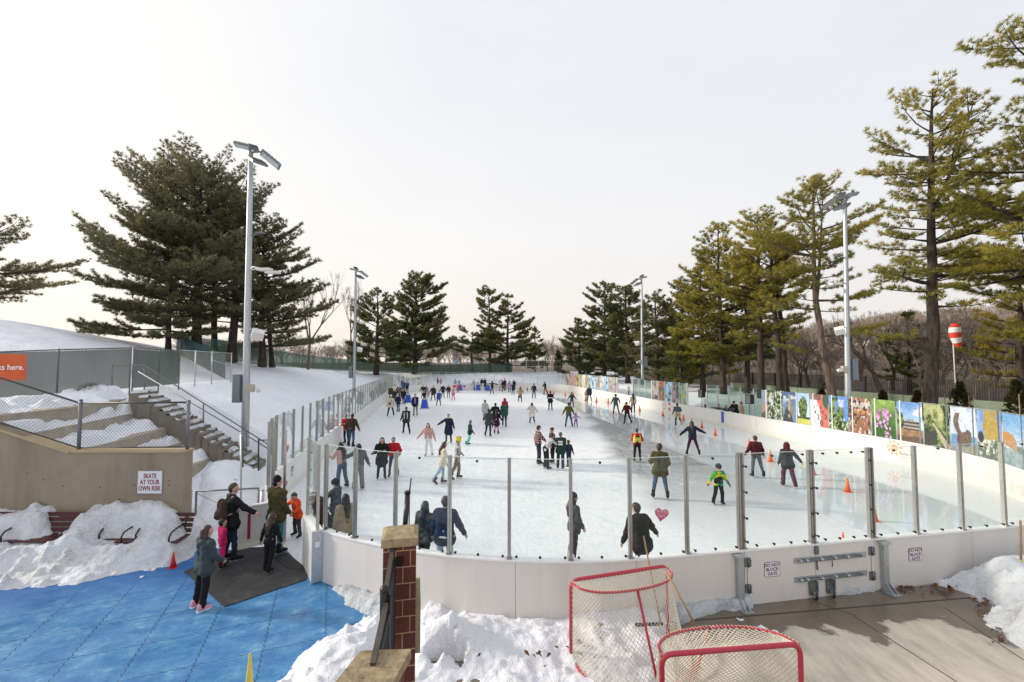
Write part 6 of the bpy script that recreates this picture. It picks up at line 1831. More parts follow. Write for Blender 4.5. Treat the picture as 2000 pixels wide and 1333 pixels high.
pine('tall dark green pine behind the far left fence with boughs rising to the right', 810, 0, 534, 84, [(0, 8.5), (.25, 9.6), (.45, 8.2), (.6, 6.4), (.8, 4.4), (1, .8)], 22, ND_MID, .48, .08, .9, group=GF, nl=.36, nw=.075, wh=.85, up=(.1, .6), asym=(R(90), .22), m=8)
pine('slender pine with a bent bare trunk beyond the far end, left of two', 957, 0, 566, 95, [(0, 4.5), (.2, 5), (.45, 3.2), (.65, 4.8), (.85, 4), (1, 1)], 23, ND_MID, .36, .14, .8, group=GF, nl=.38, nw=.08, wh=1.0, gap=.3, m=8)
pine('fuller pine beyond the far end, right of the slender bent one', 992, 0, 576, 92, [(0, 7.5), (.2, 7), (.5, 6), (.8, 3.2), (1, .8)], 24, ND_MID, .36, .10, .85, group=GF, nl=.38, nw=.08, wh=.9, m=8)
pine('small scrubby flat topped pine beyond the far fence', 922, 0, 652, 93, [(0, 2), (.45, 3), (.8, 5.0), (1, 1.4)], 25, ND_MID, .3, .4, .7, group=GF, nl=.38, nw=.08, gap=.4, asym=(R(-90), .5), m=8)
pine('small cone shaped yellow green tree beyond the far end', 1045, 0, 640, 98, [(0, 4), (.4, 3), (1, .4)], 26, ND_LIME, .2, .06, .8, group=GF, nl=.34, nw=.08, m=8)
pine('little upright arborvitae by the far right corner', 1090, 0, 690, 90, [(0, 1.6), (.4, 1.4), (1, .3)], 27, ND_LIME, .14, .04, 1.5, group=GF, nl=.3, nw=.07, wh=.35, up=(.7, 1.0), name='arborvitae')
pine('dark green pine at the left end of the right row of pines', 1132, 0, 625, 84, [(0, 5.4), (.3, 5.6), (.6, 3.6), (1, .6)], 31, ND_MID, .3, .06, .95, group=GR, nl=.34, nw=.07, wh=.8, m=8)
pine('tall dark green pine second from the left in the right row', 1180, 0, 556, 77, [(0, 6.2), (.3, 7), (.6, 5.8), (.85, 3.6), (1, .8)], 32, ND_MID, .35, .08, .95, group=GR, nl=.34, nw=.07, wh=.8, m=8)
pine('rounded dark pine just left of the distant right floodlight pole', 1226, 0, 562, 69, [(0, 6), (.3, 6.4), (.65, 5.2), (.9, 3.0), (1, .8)], 33, ND_MID, .35, .07, 1.0, group=GR, nl=.32, nw=.062, wh=.75, m=8)
pine('dark pine right behind the distant right floodlight pole', 1284, 0, 572, 60, [(0, 5.0), (.35, 5.4), (.7, 3.8), (1, .7)], 34, ND_DARK, .32, .07, 1.0, group=GR, nl=.30, nw=.055, wh=.72, m=8)
pine('young yellow green pine beside the distant right floodlight pole', 1330, 0, 645, 51, [(0, 2.4), (.3, 2.6), (.7, 1.6), (1, .3)], 35, ND_LIME, .18, .05, 1.0, group=GR, nl=.28, nw=.045, wh=.5, up=(.3, .9))
pine('dark pine between the young yellow one and the golden pines', 1338, 0, 548, 58, [(0, 5), (.4, 5), (.7, 3.6), (1, .7)], 36, ND_MID, .32, .08, 1.0, group=GR, nl=.30, nw=.055, wh=.72, m=8)
pine('golden pine with wide low boughs left of the leaning trunks', 1412, 0, 438, 46, [(0, 3.0), (.14, 4.6), (.35, 5.2), (.6, 4.6), (.8, 3.0), (.93, 1.6), (1, .5)], 41, ND_SUN, .28, .14, 1.1, group=GR, nl=.26, nw=.04, curve=-.01)
pine('golden green pine filling in behind the wide one', 1372, 0, 520, 50, [(0, 3.8), (.3, 4.6), (.65, 3.4), (1, .6)], 42, ND_SUN, .26, .14, 1.0, group=GR, nl=.28, nw=.045)
pine('golden pine with a long straight trunk, crown starting high, left of the twin trunks', 1486, 0, 418, 41, [(.0, 1.5), (.3, 3.0), (.5, 4.6), (.75, 4.2), (.92, 2.4), (1, .6)], 43, ND_SUN, .30, .30, 1.05, bend=-.01, group=GR, nl=.25, nw=.037)
pine('slightly leaning golden pine, left of the twin trunks', 1522, 0, 445, 39, [(0, 1), (.4, 2.4), (.6, 3.8), (.8, 3.4), (1, .8)], 44, ND_SUN, .28, .38, 1.0, bend=-.045, group=GR, nl=.25, nw=.037, dead=.08)
pine('slightly leaning golden pine, right of the twin trunks', 1534, 0, 470, 40.5, [(0, 1), (.4, 2.2), (.6, 3.2), (.8, 2.8), (1, .7)], 45, ND_SUN, .28, .42, 1.0, bend=-.04, group=GR, nl=.25, nw=.037, dead=.15)
pine('dark trunked pine in the shade behind the golden pines', 1458, 0, 500, 47, [(0, 2), (.3, 4.0), (.7, 3.4), (1, .6)], 46, ND_MID, .28, .24, .95, group=GR, nl=.27, nw=.042)
pine('flat topped pine with a forked curving trunk behind the nearest right floodlight pole', 1626, 0, 352, 34.5, [(0, .6), (.30, 2.4), (.45, 3.4), (.62, 4.8), (.78, 5.0), (.92, 3.0), (1, 1.2)], 47, ND_SUN, .28, .42, 1.0, curve=-.035, bend=-.03, group=GR, bark=BARKL, nl=.23, nw=.031, gap=.28, fork=((.45, R(70), .06),), limbs=((.30, R(85), 4.4, .05), (.46, R(88), 6.0, .0), (.42, R(-85), 4.6, .05), (.70, R(90), 6.0, .28), (.66, R(-90), 6.4, .12), (.22, R(-80), 3.6, .1)), wh=.8)
pine('largest right hand pine with a thick bare lower trunk and open golden crown', 1806, 0, 172, 26, [(0, .5), (.30, 2.0), (.45, 3.2), (.60, 2.8), (.72, 3.7), (.86, 3.4), (.95, 2.2), (1, .9)], 51, ND_SUN, .33, .34, 1.0, bend=.065, curve=.004, group=GR, bark=BARK, nl=.21, nw=.027, gap=.22, fork=((.62, R(80), .17),), limbs=((.52, R(80), 5.8, .22), (.44, R(84), 4.6, .10), (.42, R(95), 5.6, .10), (.40, R(-88), 4.8, .02), (.24, R(-85), 3.8, -.10), (.53, R(-80), 2.6, .1)), wh=.62, m=10)
pine('huge golden pine past the right edge, its long boughs hanging into the picture', 2130, 0, -150, 23, [(0, 2.4), (.14, 4.2), (.24, 6.8), (.34, 8.0), (.46, 7.6), (.53, 3.6), (.64, 2.6), (1, 1)], 52, ND_SUN, .5, .16, 1.25, group=GR, nl=.21, nw=.027, up=(-.02, .5), gap=.06, wh=.55, m=10, limbs=((.70, R(-88), 5.6, .12), (.75, R(-80), 4.6, .2)))
pine('golden pine at the right edge behind the small bushes', 1998, 0, 540, 28, [(0, 2.2), (.2, 3.1), (.5, 3.2), (1, .8)], 53, ND_YEL, .3, .18, 1.0, group=GR, nl=.21, nw=.028, m=10, gap=.22)
pine('green young pine behind the thick trunk of the largest pine', 1775, 0, 610, 43, [(0, 3.0), (.4, 2.6), (1, .5)], 54, ND_LIME, .16, .08, .9, group=GR, nl=.26, nw=.04, gap=.2)
def bush(label, px, pyt, v, seed):
 rng = np.random.RandomState(seed)
 u = ray(px, 707)[0] / ray(px, 707)[1] * v
 zb = float(ground_z(np.array(u), np.array(v))); Hh = PD(px, pyt, v)[2] - zb
 o = thing('shrub', label, 'shrub', (u, v, zb), 0, 'young hollies behind the picture panels')
 pos = []; dirs = []; seg0 = []; seg1 = []
 for k in range(260):
  z = rng.rand() ** .8; r = (.62 * (1 - z) ** .7 + .06) * Hh * .42 * rng.uniform(.4, 1.1); a = rng.rand() * 6.28
  p = np.array((r * math.cos(a), r * math.sin(a), z * Hh)); pos.append(p); dirs.append(norm(np.array((math.cos(a), math.sin(a), .5))))
  if k % 5 == 0: seg0.append((0, 0, max(0, z * Hh - .3))); seg1.append(p)
 V, F = tubes(seg0 + [(0, 0, 0)], seg1 + [(0, 0, Hh * .9)], .012, .006, 4); obj_np('stem', V, F, BARK, o, world=False)
 V, F, t = needle_mesh(np.array(pos), np.array(dirs), rng, 9, .17, .07, np.clip(rng.normal(.3, .25, 260), 0, 1), 1.0)
 c = obj_np('foliage', V, F, ND_BUSH, o, world=False); at = c.data.attributes.new('tint', 'FLOAT', 'FACE'); at.data.foreach_set('value', t.astype(np.float32))
 return o
ND_BUSH = mat_needles('leaves_bush', (.018, .024, .010), (.075, .070, .022), (.16, .09, .03), 1.0)
for i, (x, y, v, lb) in enumerate(((1982, 745, 24.5, 'dark young holly at the right edge with a stake beside it'), (1872, 748, 26, 'dark young holly below the windsock'), (1790, 765, 29, 'dark young holly left of the thickest pine trunk'), (1722, 765, 32, 'dark young holly behind the purple flower picture'), (1604, 762, 38, 'dark young holly near the left end of the green wall'), (1655, 775, 36, 'small dark holly beside the nearest right floodlight pole'))):
 bush(lb, x, y, v, 80 + i)
for i, (x, y0, y1, v, lb) in enumerate(((1892, 805, 773, 25.5, 'thin wooden stake right of the holly below the windsock'), (1845, 800, 768, 25.8, 'thin wooden stake left of the holly below the windsock'), (1735, 790, 765, 31, 'thin wooden stake beside the holly behind the purple flowers'), (1706, 790, 768, 31.5, 'thin wooden stake left of the holly behind the purple flowers'), (1990, 830, 770, 24, 'thin wooden stake at the right edge beside the holly'))):
 mb = MB(); t = PD(x, y1, v); zb = float(ground_z(np.array(t[0]), np.array(v))); mb.tube([(t[0], v, zb), t], .022, 6)
 tag(mb.build('stake', WOOD), lb, 'stake')
GB = 'bare trees round the rink'
bare_tree('bare forked tree on the left bank beside the dark pines', 602, 530, 60, 61, 6, .40, .22, .32, trunk=.2, group=GB)
bare_tree('tall narrow bare tree left of the far left floodlight pole', 686, 545, 72, 62, 7, .38, .24, .36, trunk=.16, group=GB)
bare_tree('small dead conifer like bare tree beyond the far end', 1070, 648, 100, 63, 5, .8, .18, .0, trunk=.35, group=GB)
bare_tree('bare leaning tree behind the black fence, right of the nearest right pole', 1722, 612, 42, 64, 7, .55, .26, .2, trunk=.2, group=GB, lean=-.25)
bare_tree('bare spreading tree behind the black fence below the green young pine', 1742, 640, 46, 65, 7, .6, .2, .2, trunk=.22, group=GB, lean=.05)
bare_tree('bare tree left of the windsock', 1838, 600, 50, 66, 7, .6, .2, .2, trunk=.2, group=GB)
bare_tree('bare tree right of the windsock', 1905, 575, 52, 67, 7, .6, .22, .22, trunk=.2, group=GB)
bare_tree('bare tree behind the twin golden pines', 1580, 640, 55, 68, 7, .6, .2, .2, trunk=.2, group=GB)
bare_tree('bare pale stemmed tree behind the golden pines', 1556, 655, 50, 69, 6, .6, .16, .2, trunk=.25, group=GB)
bare_tree('bare tree on the right, behind the nearest right pole', 1680, 625, 58, 70, 7, .6, .2, .2, trunk=.2, group=GB)
bare_tree('bare twisted stump like tree by the left end of the black fence', 1596, 735, 40, 71, 4, .5, .26, .1, trunk=.5, group=GB, lean=.4)
def woods(name, n, seed, sampler, hr, mat, lv=4):
 rng = np.random.RandomState(seed)
 protos = []
 for k in range(7):
  P0, P1, A, B = bare_segs(rng, 10, lv, .62, .13, .16, (3, 4), .26); s = 1 / P1[:, 2].max(); protos.append((P0 * s, P1 * s, A * s, B * s))
 P0s, P1s, As, Bs = [], [], [], []
 for k in range(n):
  u, v = sampler(rng); z = float(ground_z(np.array(u), np.array(v))) - .2
  h = rng.uniform(*hr); p = protos[rng.randint(7)]; a = rng.rand() * 6.28; Rm = rotz(a)
  P0s.append(p[0] @ Rm.T * h + (u, v, z)); P1s.append(p[1] @ Rm.T * h + (u, v, z)); As.append(np.maximum(p[2] * h, .022)); Bs.append(np.maximum(p[3] * h, .016))
 V, F = tubes(np.concatenate(P0s), np.concatenate(P1s), np.concatenate(As), np.concatenate(Bs), 3)
 tag(obj_np(name, V, F, mat, origin=(0, 0, 0)), 'far bare brown wood beyond the rink on the right' if name == 'bare_wood' else 'far bare brown wood behind the far end fence', 'wood', kind='stuff')
WOODB = mat_bark('bark_woods', (.19, .15, .125), (.40, .33, .275))
def samp_right(r):
 while True:
  X = 42 + 110 * r.rand() ** 1.5; Y = r.uniform(5, 130); u, v = RK(X, Y)
  if v > 30: return u, v
woods('bare_wood', 470, 91, samp_right, (4.5, 9), WOODB, 5)
def samp_far(r):
 v = r.uniform(97, 160); u = r.uniform(-.75, .5) * v; return u, v
woods('far_wood', 330, 92, samp_far, (5, 9), WOODB)
HZ = M('tower_hazed', (.42, .50, .58), .3, 0, .05, .05)  # distance haze is put into the towers' pale blue
for i, (x0, x1, yt, v, lb) in enumerate(((923, 939, 663, 420, 'pale blue office tower far beyond the trees, taller one'), (886, 895, 670, 460, 'pale blue office tower far beyond the trees, smaller one'))):
 a = PD(x0, yt, v); b = PD(x1, yt, v)
 o = thing('office_tower', lb, 'building', ((a[0] + b[0]) / 2, v, 0))
 mb = MB(); mb.box(((a[0] + b[0]) / 2, v, a[2] / 2), (b[0] - a[0], 14, a[2])); mb.build('shaft', HZ, o)
 mb = MB()
 for k in range(12):
  mb.box(((a[0] + b[0]) / 2, v - 7.05, a[2] * (.3 + .055 * k)), ((b[0] - a[0]) * .96, .2, a[2] * .02))
 mb.build('window_band', M('tower_band', (.30, .36, .42), .3), o)
def sdf_mesh(prims, h, k=.03, wob=0.0, ws=9.0, seed=0):
 """closed smooth surface round tapered capsules (naive surface nets)"""
 A = np.array([p[0] for p in prims], float); B = np.array([p[1] for p in prims], float)
 ra = np.array([p[2] for p in prims], float); rb = np.array([p[3] for p in prims], float)
 mr = np.maximum(ra, rb)[:, None]
 lo = np.minimum(A - mr, B - mr).min(0) - 2.5 * h - wob; hi = np.maximum(A + mr, B + mr).max(0) + 2.5 * h + wob
 n = np.ceil((hi - lo) / h).astype(int) + 1
 ax = [lo[i] + h * np.arange(n[i]) for i in range(3)]
 val = np.full(n, .2, np.float32)
 for i in range(len(prims)):
  a, b = A[i], B[i]; pad = max(ra[i], rb[i]) + k + 2 * h
  i0 = np.maximum(((np.minimum(a, b) - pad - lo) / h).astype(int), 0); i1 = np.minimum(((np.maximum(a, b) + pad - lo) / h).astype(int) + 2, n)
  x = (ax[0][i0[0]:i1[0]] - a[0])[:, None, None]; y = (ax[1][i0[1]:i1[1]] - a[1])[None, :, None]; z = (ax[2][i0[2]:i1[2]] - a[2])[None, None, :]
  d = b - a; L2 = float(d @ d) + 1e-9
  t = np.clip((x * d[0] + y * d[1] + z * d[2]) / L2, 0, 1)
  D = np.sqrt((x - t * d[0]) ** 2 + (y - t * d[1]) ** 2 + (z - t * d[2]) ** 2) - (ra[i] + (rb[i] - ra[i]) * t)
  s = val[i0[0]:i1[0], i0[1]:i1[1], i0[2]:i1[2]]
  hh = np.maximum(k - np.abs(s - D), 0) / k
  val[i0[0]:i1[0], i0[1]:i1[1], i0[2]:i1[2]] = np.minimum(s, D) - hh * hh * k * .25
 if wob:
  X, Y, Z = np.meshgrid(*ax, indexing='ij', sparse=True)
  w = np.sin(X * ws * 2.1 + seed + 2.2 * np.sin(Z * ws * 1.3 + seed)) * np.sin(Z * ws * 2.7 + 1.7 * np.sin(Y * ws * 1.7 + seed * 2)) * np.cos(Y * ws * 1.9 + seed * 3 + X * ws)
  val = val + wob * w
 ins = val < 0
 c = sum(ins[dx:n[0] - 1 + dx, dy:n[1] - 1 + dy, dz:n[2] - 1 + dz].astype(np.int8) for dx in (0, 1) for dy in (0, 1) for dz in (0, 1))
 cell = (c > 0) & (c < 8)
 ci = np.argwhere(cell)
 idx = np.full(cell.shape, -1, np.int32); idx[cell] = np.arange(len(ci))
 acc = np.zeros((len(ci), 3)); cnt = np.zeros(len(ci))
 for axx in range(3):
  o1, o2 = [q for q in range(3) if q != axx]
  for p in (0, 1):
   for q in (0, 1):
    e0 = ci.copy(); e0[:, o1] += p; e0[:, o2] += q; e1 = e0.copy(); e1[:, axx] += 1
    v0 = val[e0[:, 0], e0[:, 1], e0[:, 2]]; v1 = val[e1[:, 0], e1[:, 1], e1[:, 2]]
    m = (v0 < 0) != (v1 < 0)
    t = np.where(m, v0 / np.where(m, v0 - v1, 1), 0)
    pos = e0.astype(float); pos[:, axx] += t
    acc[m] += pos[m]; cnt[m] += 1
 V = acc / np.maximum(cnt, 1)[:, None] * h + lo
 Fs = []
 for axx in range(3):
  o1, o2 = (axx + 1) % 3, (axx + 2) % 3
  sl0 = [slice(1, n[q] - 1) for q in range(3)]; sl1 = list(sl0)
  sl0[axx] = slice(0, n[axx] - 1); sl1[axx] = slice(1, n[axx])
  a = ins[tuple(sl0)]; b = ins[tuple(sl1)]
  e = np.argwhere(a != b)
  flip = a[e[:, 0], e[:, 1], e[:, 2]]
  e = e + np.array([0 if q == axx else 1 for q in range(3)])
  def g(d1, d2):
   f = e.copy(); f[:, o1] += d1; f[:, o2] += d2
   return idx[f[:, 0], f[:, 1], f[:, 2]]
  Q = np.stack((g(-1, -1), g(0, -1), g(0, 0), g(-1, 0)), 1)
  Q = np.where(flip[:, None], Q, Q[:, ::-1])
  Fs.append(Q)
 return V, np.concatenate(Fs)
def tone(a, b, f): return tuple(x * (1 - f) + y * f for x, y in zip(a, b))
PAL = dict(black=(.012, .012, .014), char=(.035, .036, .040), dgrey=(.05, .053, .058), grey=(.16, .165, .175), lgrey=(.42, .43, .45), white=(.72, .71, .70), cream=(.58, .53, .44), navy=(.014, .022, .055), blue=(.03, .10, .32), denim=(.045, .085, .155), dk_denim=(.018, .030, .060), lt_denim=(.30, .38, .48),
   olive=(.062, .056, .022), moss=(.10, .10, .018), maroon=(.075, .014, .018), red=(.42, .016, .028), orange=(.75, .085, .02), pink=(.52, .30, .27), hotpink=(.55, .02, .12), magenta=(.42, .05, .14), rose=(.62, .30, .34), purple=(.16, .05, .24), lilac=(.42, .26, .52), teal=(.03, .18, .17), mint=(.16, .58, .46),
   tan=(.33, .24, .14), khaki=(.20, .145, .085), camel=(.42, .29, .18), brown=(.055, .032, .022), rust=(.17, .07, .03), hoodgrey=(.045, .062, .066), forest=(.016, .045, .036), wine=(.05, .014, .028), slate=(.075, .085, .10), yellow=(.75, .66, .02), plum=(.10, .035, .06))
HAIRC = dict(black=(.010, .009, .009), dark=(.022, .014, .010), brown=(.055, .030, .017), lbrown=(.12, .07, .04), auburn=(.08, .03, .018), grey=(.22, .20, .18), ginger=(.20, .08, .03))
SKINC = dict(a=(.50, .30, .22), b=(.36, .20, .13), c=(.16, .085, .055))
def cloth(c):
 n = 'cloth_' + (c if isinstance(c, str) else '%d' % (hash(c) % 9999))
 if n in MATS: return MATS[n]
 if isinstance(c, str) and c.startswith('P_'):
  m, nt, b = nodes(n); N = NT(nt); p = N.obj()
  if c in ('P_plaid_red', 'P_plaid_green'):
   x = N.sep(p); w = []
   for q in (N.math('ADD', x[0], x[1]), x[2]):
    w.append(N.math('GREATER_THAN', N.math('SINE', N.math('MULTIPLY', q, 62.0)), .1))
   s = N.math('MULTIPLY', N.math('ADD', w[0], w[1]), .5)
   cc = N.ramp(s, [(.0, (.02, .012, .012)), (.5, (.16, .035, .04)), (1., (.55, .50, .48))] if 'red' in c else [(.0, (.008, .016, .018)), (.5, (.012, .07, .055)), (1., (.09, .22, .17))])
  elif c == 'P_camo':
   cc = N.ramp(N.noise(p, 9, 3), [(.38, (.016, .018, .018)), (.5, (.05, .055, .048)), (.62, (.11, .105, .085))])
  elif c == 'P_puffer':
   cc = N.ramp(N.noise(p, 14, 4), [(.4, (.012, .018, .024)), (.65, (.07, .09, .105))])
  elif c == 'P_tiedye':
   cc = N.ramp(N.noise(p, 3.6, 2), [(.30, (.02, .05, .30)), (.40, (.01, .22, .14)), (.50, (.10, .42, .02)), (.57, (.75, .60, .02)), (.63, (.80, .22, .01)), (.72, (.45, .01, .03))])
  else:
   cc = N.ramp(N.noise(p, 7, 4), [(.42, (.62, .60, .58)), (.5, (.05, .05, .07)), (.6, (.55, .52, .5))])
  for e in (nt.nodes[-1],):
   pass
  nt.links.new(cc, b.inputs['Base Color'])
  N.bump(N.noise(p, 26, 4), .3, .02, b)
 else:
  col = PAL[c] if isinstance(c, str) else c
  m, nt, b = nodes(n); N = NT(nt); p = N.obj()
  denim = 'denim' in str(c)
  cc = N.ramp(N.noise(p, 5 if denim else 11, 5, .6), [(.32, tuple(x * (.72 if denim else .84) for x in col)), (.68, tuple(min(1, x * (1.35 if denim else 1.14)) for x in col))])
  nt.links.new(cc, b.inputs['Base Color'])
  N.bump(N.math('MULTIPLY_ADD', N.noise(p, 90, 2), .25, N.noise(p, 16, 4)), .35, .025, b)
 b.inputs['Roughness'].default_value = .85; b.inputs['Specular IOR Level'].default_value = .2
 MATS[n] = m
 return m
SKIN = {k: M('skin_' + k, c, .5, 0, .06, 14) for k, c in SKINC.items()}
HAIRM = {}
def hairm(k):
 if k not in HAIRM:
  m, nt, b = nodes('hair_' + k); N = NT(nt); c = HAIRC[k]
  f = N.noise(N.mapping(N.obj(), (1, 1, .16)), 60, 4, .7)
  nt.links.new(N.ramp(f, [(.3, tuple(x * .45 for x in c)), (.7, tuple(x * 1.25 for x in c))]), b.inputs['Base Color'])
  b.inputs['Roughness'].default_value = .5; N.bump(f, .4, .01, b)
  HAIRM[k] = m
 return HAIRM[k]
EYE = M('eye_dark', (.015, .012, .012), .2)
LIP = M('lip', (.30, .10, .09), .5)
BLADE = M('blade_steel', (.62, .63, .65), .25, 1.0, .05, 10)
FOOT = {}
def foot(kind, col):
 key = (kind, col)
 if key in FOOT: return FOOT[key]
 lift = .055 if kind == 'skate' else 0.0
 pr = [((0, -.045, .075 + lift), (0, .10, .045 + lift), .050, .042), ((0, .10, .045 + lift), (0, .165, .038 + lift), .042, .032), ((0, -.03, .09 + lift), (0, -.02, .20 + lift if kind == 'skate' else .12 + lift), .052, .055), ((0, -.06, .045 + lift), (0, .14, .030 + lift), .035, .03)]
 V, F = sdf_mesh(pr, .014, .02)
 V[:, 2] = np.maximum(V[:, 2], lift + .004)
 o = obj_np('skate' if kind == 'skate' else 'shoe', V, F, cloth(col), smooth=True, origin=(0, 0, 0))
 if kind == 'skate':
  mb = MB(); mb.prism([(-.003, -.11), (.003, -.11), (.003, .16), (-.003, .16)], [0, 0, .004, .004], .034)
  mb.box((0, -.07, .045), (.03, .03, .05)); mb.box((0, .09, .042), (.03, .03, .05)); mb.box((0, .02, .060), (.05, .22, .010))
  b = mb.build('blade', BLADE, origin=(0, 0, 0)); COL.objects.unlink(b); b.parent = o
 else:
  mb = MB(); mb.prism([(-.045, -.09), (.045, -.09), (.048, .10), (.02, .20), (-.02, .20), (-.048, .10)], 0, .028)
  b = mb.build('sole', cloth('white' if col != 'black' else 'char'), origin=(0, 0, 0)); COL.objects.unlink(b); b.parent = o
 COL.objects.unlink(o)
 FOOT[key] = o
 return o
POSES = dict(
 stand=dict(a=((10, 2, 8, 0), (10, 2, 8, 0)), l=((4, 0, 3), (4, 0, 3))),
 glide=dict(a=((24, 8, 18, 0), (22, -2, 16, 0)), l=((7, 8, 16), (7, -8, 10)), lean=6),
 wide=dict(a=((30, 8, 20, 0), (34, 0, 24, 0)), l=((9, 10, 22), (8, -8, 14)), lean=8),
 stride=dict(a=((20, 22, 30, 0), (18, -14, 20, 0)), l=((6, 22, 22), (8, -18, 26)), lean=10),
 pockets=dict(a=((20, -4, 62, 28), (20, -4, 62, 28)), l=((5, 2, 4), (7, -2, 6))),
 apart=dict(a=((12, 4, 14, 0), (12, 2, 14, 0)), l=((12, 3, 8), (12, -3, 8)), lean=3),
 cross=dict(a=((14, 12, 90, 40), (14, 12, 90, 40)), l=((5, 3, 6), (5, -3, 6))),
 out=dict(a=((62, 6, 6, 0), (60, 4, 8, 0)), l=((8, 4, 10), (8, -4, 10)), lean=4),
 push=dict(a=((10, 46, 24, 6), (10, 46, 24, 6)), l=((7, 10, 18), (7, -12, 16)), lean=18),
 bend=dict(a=((10, 62, 34, 10), (12, 58, 40, 10)), l=((6, 2, 8), (6, -2, 8)), lean=42),
 run=dict(a=((26, -26, 40, 0), (24, 30, 60, 0)), l=((6, 18, 26), (6, -26, 62)), lean=20),
)
def rx(p, a):
 c, s = math.cos(a), math.sin(a)
 return np.array((p[0], p[1] * c + p[2] * s, p[2] * c - p[1] * s))
_pc = [0]
def person(px, yf, yh, face, label, top, bot, hair='short:dark', pose='stand', sh='skate:black', skin='a', coat=None, wide=0.0, bulk=1.0, arms=None, legs=None, lean=None, turn=0, tilt=0, group='skaters on the ice', extras=(), hgt=None, z0=0.0, v=None, gloves=None, hood=None):
 _pc[0] += 1; sd = _pc[0]; rng = np.random.RandomState(sd * 7)
 base = P(px, yf, z0)
 if v is not None:
  base = PD(px, yf, v); base[2] = z0
 h = hgt if hgt else PD(px, yh, base[1])[2] - z0
 k = h / 1.80
 kid = np.clip((1.55 - h) / .6, 0, 1)
 hs = (1 + .38 * kid)                    # a child's head is larger for its height
 pxh = h * FPX / base[1]                 # height in photo pixels
 vox = .0145 if pxh > 85 else .019 if pxh > 50 else .025
 ps = POSES[pose]; ln = R(ps.get('lean', 2) if lean is None else lean)
 ar = arms or ps['a']; lg = legs or ps['l']
 if not arms: ar = [(max(4, o_ * .8 + rng.normal(0, 5)), f_ + rng.normal(0, 11), max(2, e_ + abs(rng.normal(0, 16))), i_) for o_, f_, e_, i_ in ar]
 if not legs:
  lg = [(o_ * .8 + rng.normal(0, 1.5), f_ + rng.normal(0, 6), max(2, k_ + rng.normal(2, 6))) for o_, f_, k_ in lg]; ln += R(rng.normal(0, 3)) if lean is None else 0
 root = thing('person', label, 'person', base, -R(face), group)
 lift = .055 if sh.startswith('skate') else 0.0
 hipz = .95
 J = {}
 for i, s in enumerate((-1, 1)):
  out, fw, kn = [R(x) for x in lg[i]]
  hp = np.array((s * .092, 0, hipz))
  d = np.array((s * math.sin(out), math.sin(fw) * math.cos(out), -math.cos(fw) * math.cos(out)))
  kp = hp + d * .425
  d2 = np.array((s * math.sin(out) * .9, math.sin(fw - kn) * math.cos(out), -math.cos(fw - kn) * math.cos(out)))
  J[s] = [hp, kp, kp + d2 * .405, math.pi * 0 + (fw - kn)]
 mn = min(J[-1][2][2], J[1][2][2]); dz = (.085 + lift) - mn
 off = np.array((0, 0, dz))
 for s in J:
  for q in range(3): J[s][q] = J[s][q] + off
 pel = np.array((0, 0, .97)) + off
 def U(p):
  return pel + rx(np.array(p) - np.array((0, 0, .97)), ln)
 hd_c = U((0, .015, 1.645))
 hr = R(turn)
 hb_ = U((0, 0, 1.50))
 def Hd(p):
  """head frame: z up, y forward, about the head centre"""
  p = np.array(p) * hs
  q = np.array((p[0] * math.cos(hr) + p[1] * math.sin(hr), -p[0] * math.sin(hr) + p[1] * math.cos(hr), p[2]))
  return hd_c + rx(q, ln * .55 + R(tilt))
 ARM = {}
 for i, s in enumerate((-1, 1)):
  out, fw, el, inw = [R(x) for x in ar[i]]
  sp = U((s * .185, 0, 1.425))
  d = np.array((s * math.sin(out), math.sin(fw) * math.cos(out), -math.cos(fw) * math.cos(out)))
  ep = sp + rx(d, ln * .35) * .285
  f2 = fw + el
  d2 = np.array((s * math.sin(out) * math.cos(el * .3), math.sin(f2) * math.cos(out), -math.cos(f2) * math.cos(out)))
  d2 = d2 + np.array((-s * math.sin(inw), 0, 0)); d2 = rx(norm(d2), ln * .35)
  wp = ep + d2 * .25
  ARM[s] = (sp, ep, wp, d2)
 B = bulk
 pr = [(Hd((0, -.012, .028)), Hd((0, .008, .035)), .086 * hs, .083 * hs), (Hd((0, .02, -.01)), Hd((0, .035, -.065)), .072 * hs, .050 * hs), (Hd((0, .082, .005)), Hd((0, .098, -.022)), .010 * hs, .014 * hs),
   (Hd((-.04, .066, .018)), Hd((.04, .066, .018)), .022 * hs, .022 * hs), (Hd((-.083, -.005, .01)), Hd((-.085, -.012, -.025)), .016 * hs, .012 * hs), (Hd((.083, -.005, .01)), Hd((.085, -.012, -.025)), .016 * hs, .012 * hs),
   (hb_ - (0, 0, .06), Hd((0, -.012, -.05)), .062, .056), (U((-.14, 0, 1.40)), U((.14, 0, 1.40)), .075, .075)]
 for s in (-1, 1):
  sp, ep, wp, d2 = ARM[s]
  pr += [(U((s * .07, 0, 1.36)), U((s * .075, 0, 1.0)), .10, .085), (sp, ep, .046, .038), (ep, wp, .038, .027), (wp, wp + d2 * .085, .026, .034)]
  hp, kp, ap, _ = J[s]
  pr += [(hp + (0, 0, .05), kp, .082, .052), (kp, ap, .052, .036), (ap, ap + (0, .06, -.03), .036, .034)]
 V, F = sdf_mesh([(np.array(a) * k, np.array(b) * k, r0 * k, r1 * k) for a, b, r0, r1 in pr], vox, .022)
 Vs = [V]; Fs = [F]; o = len(V)
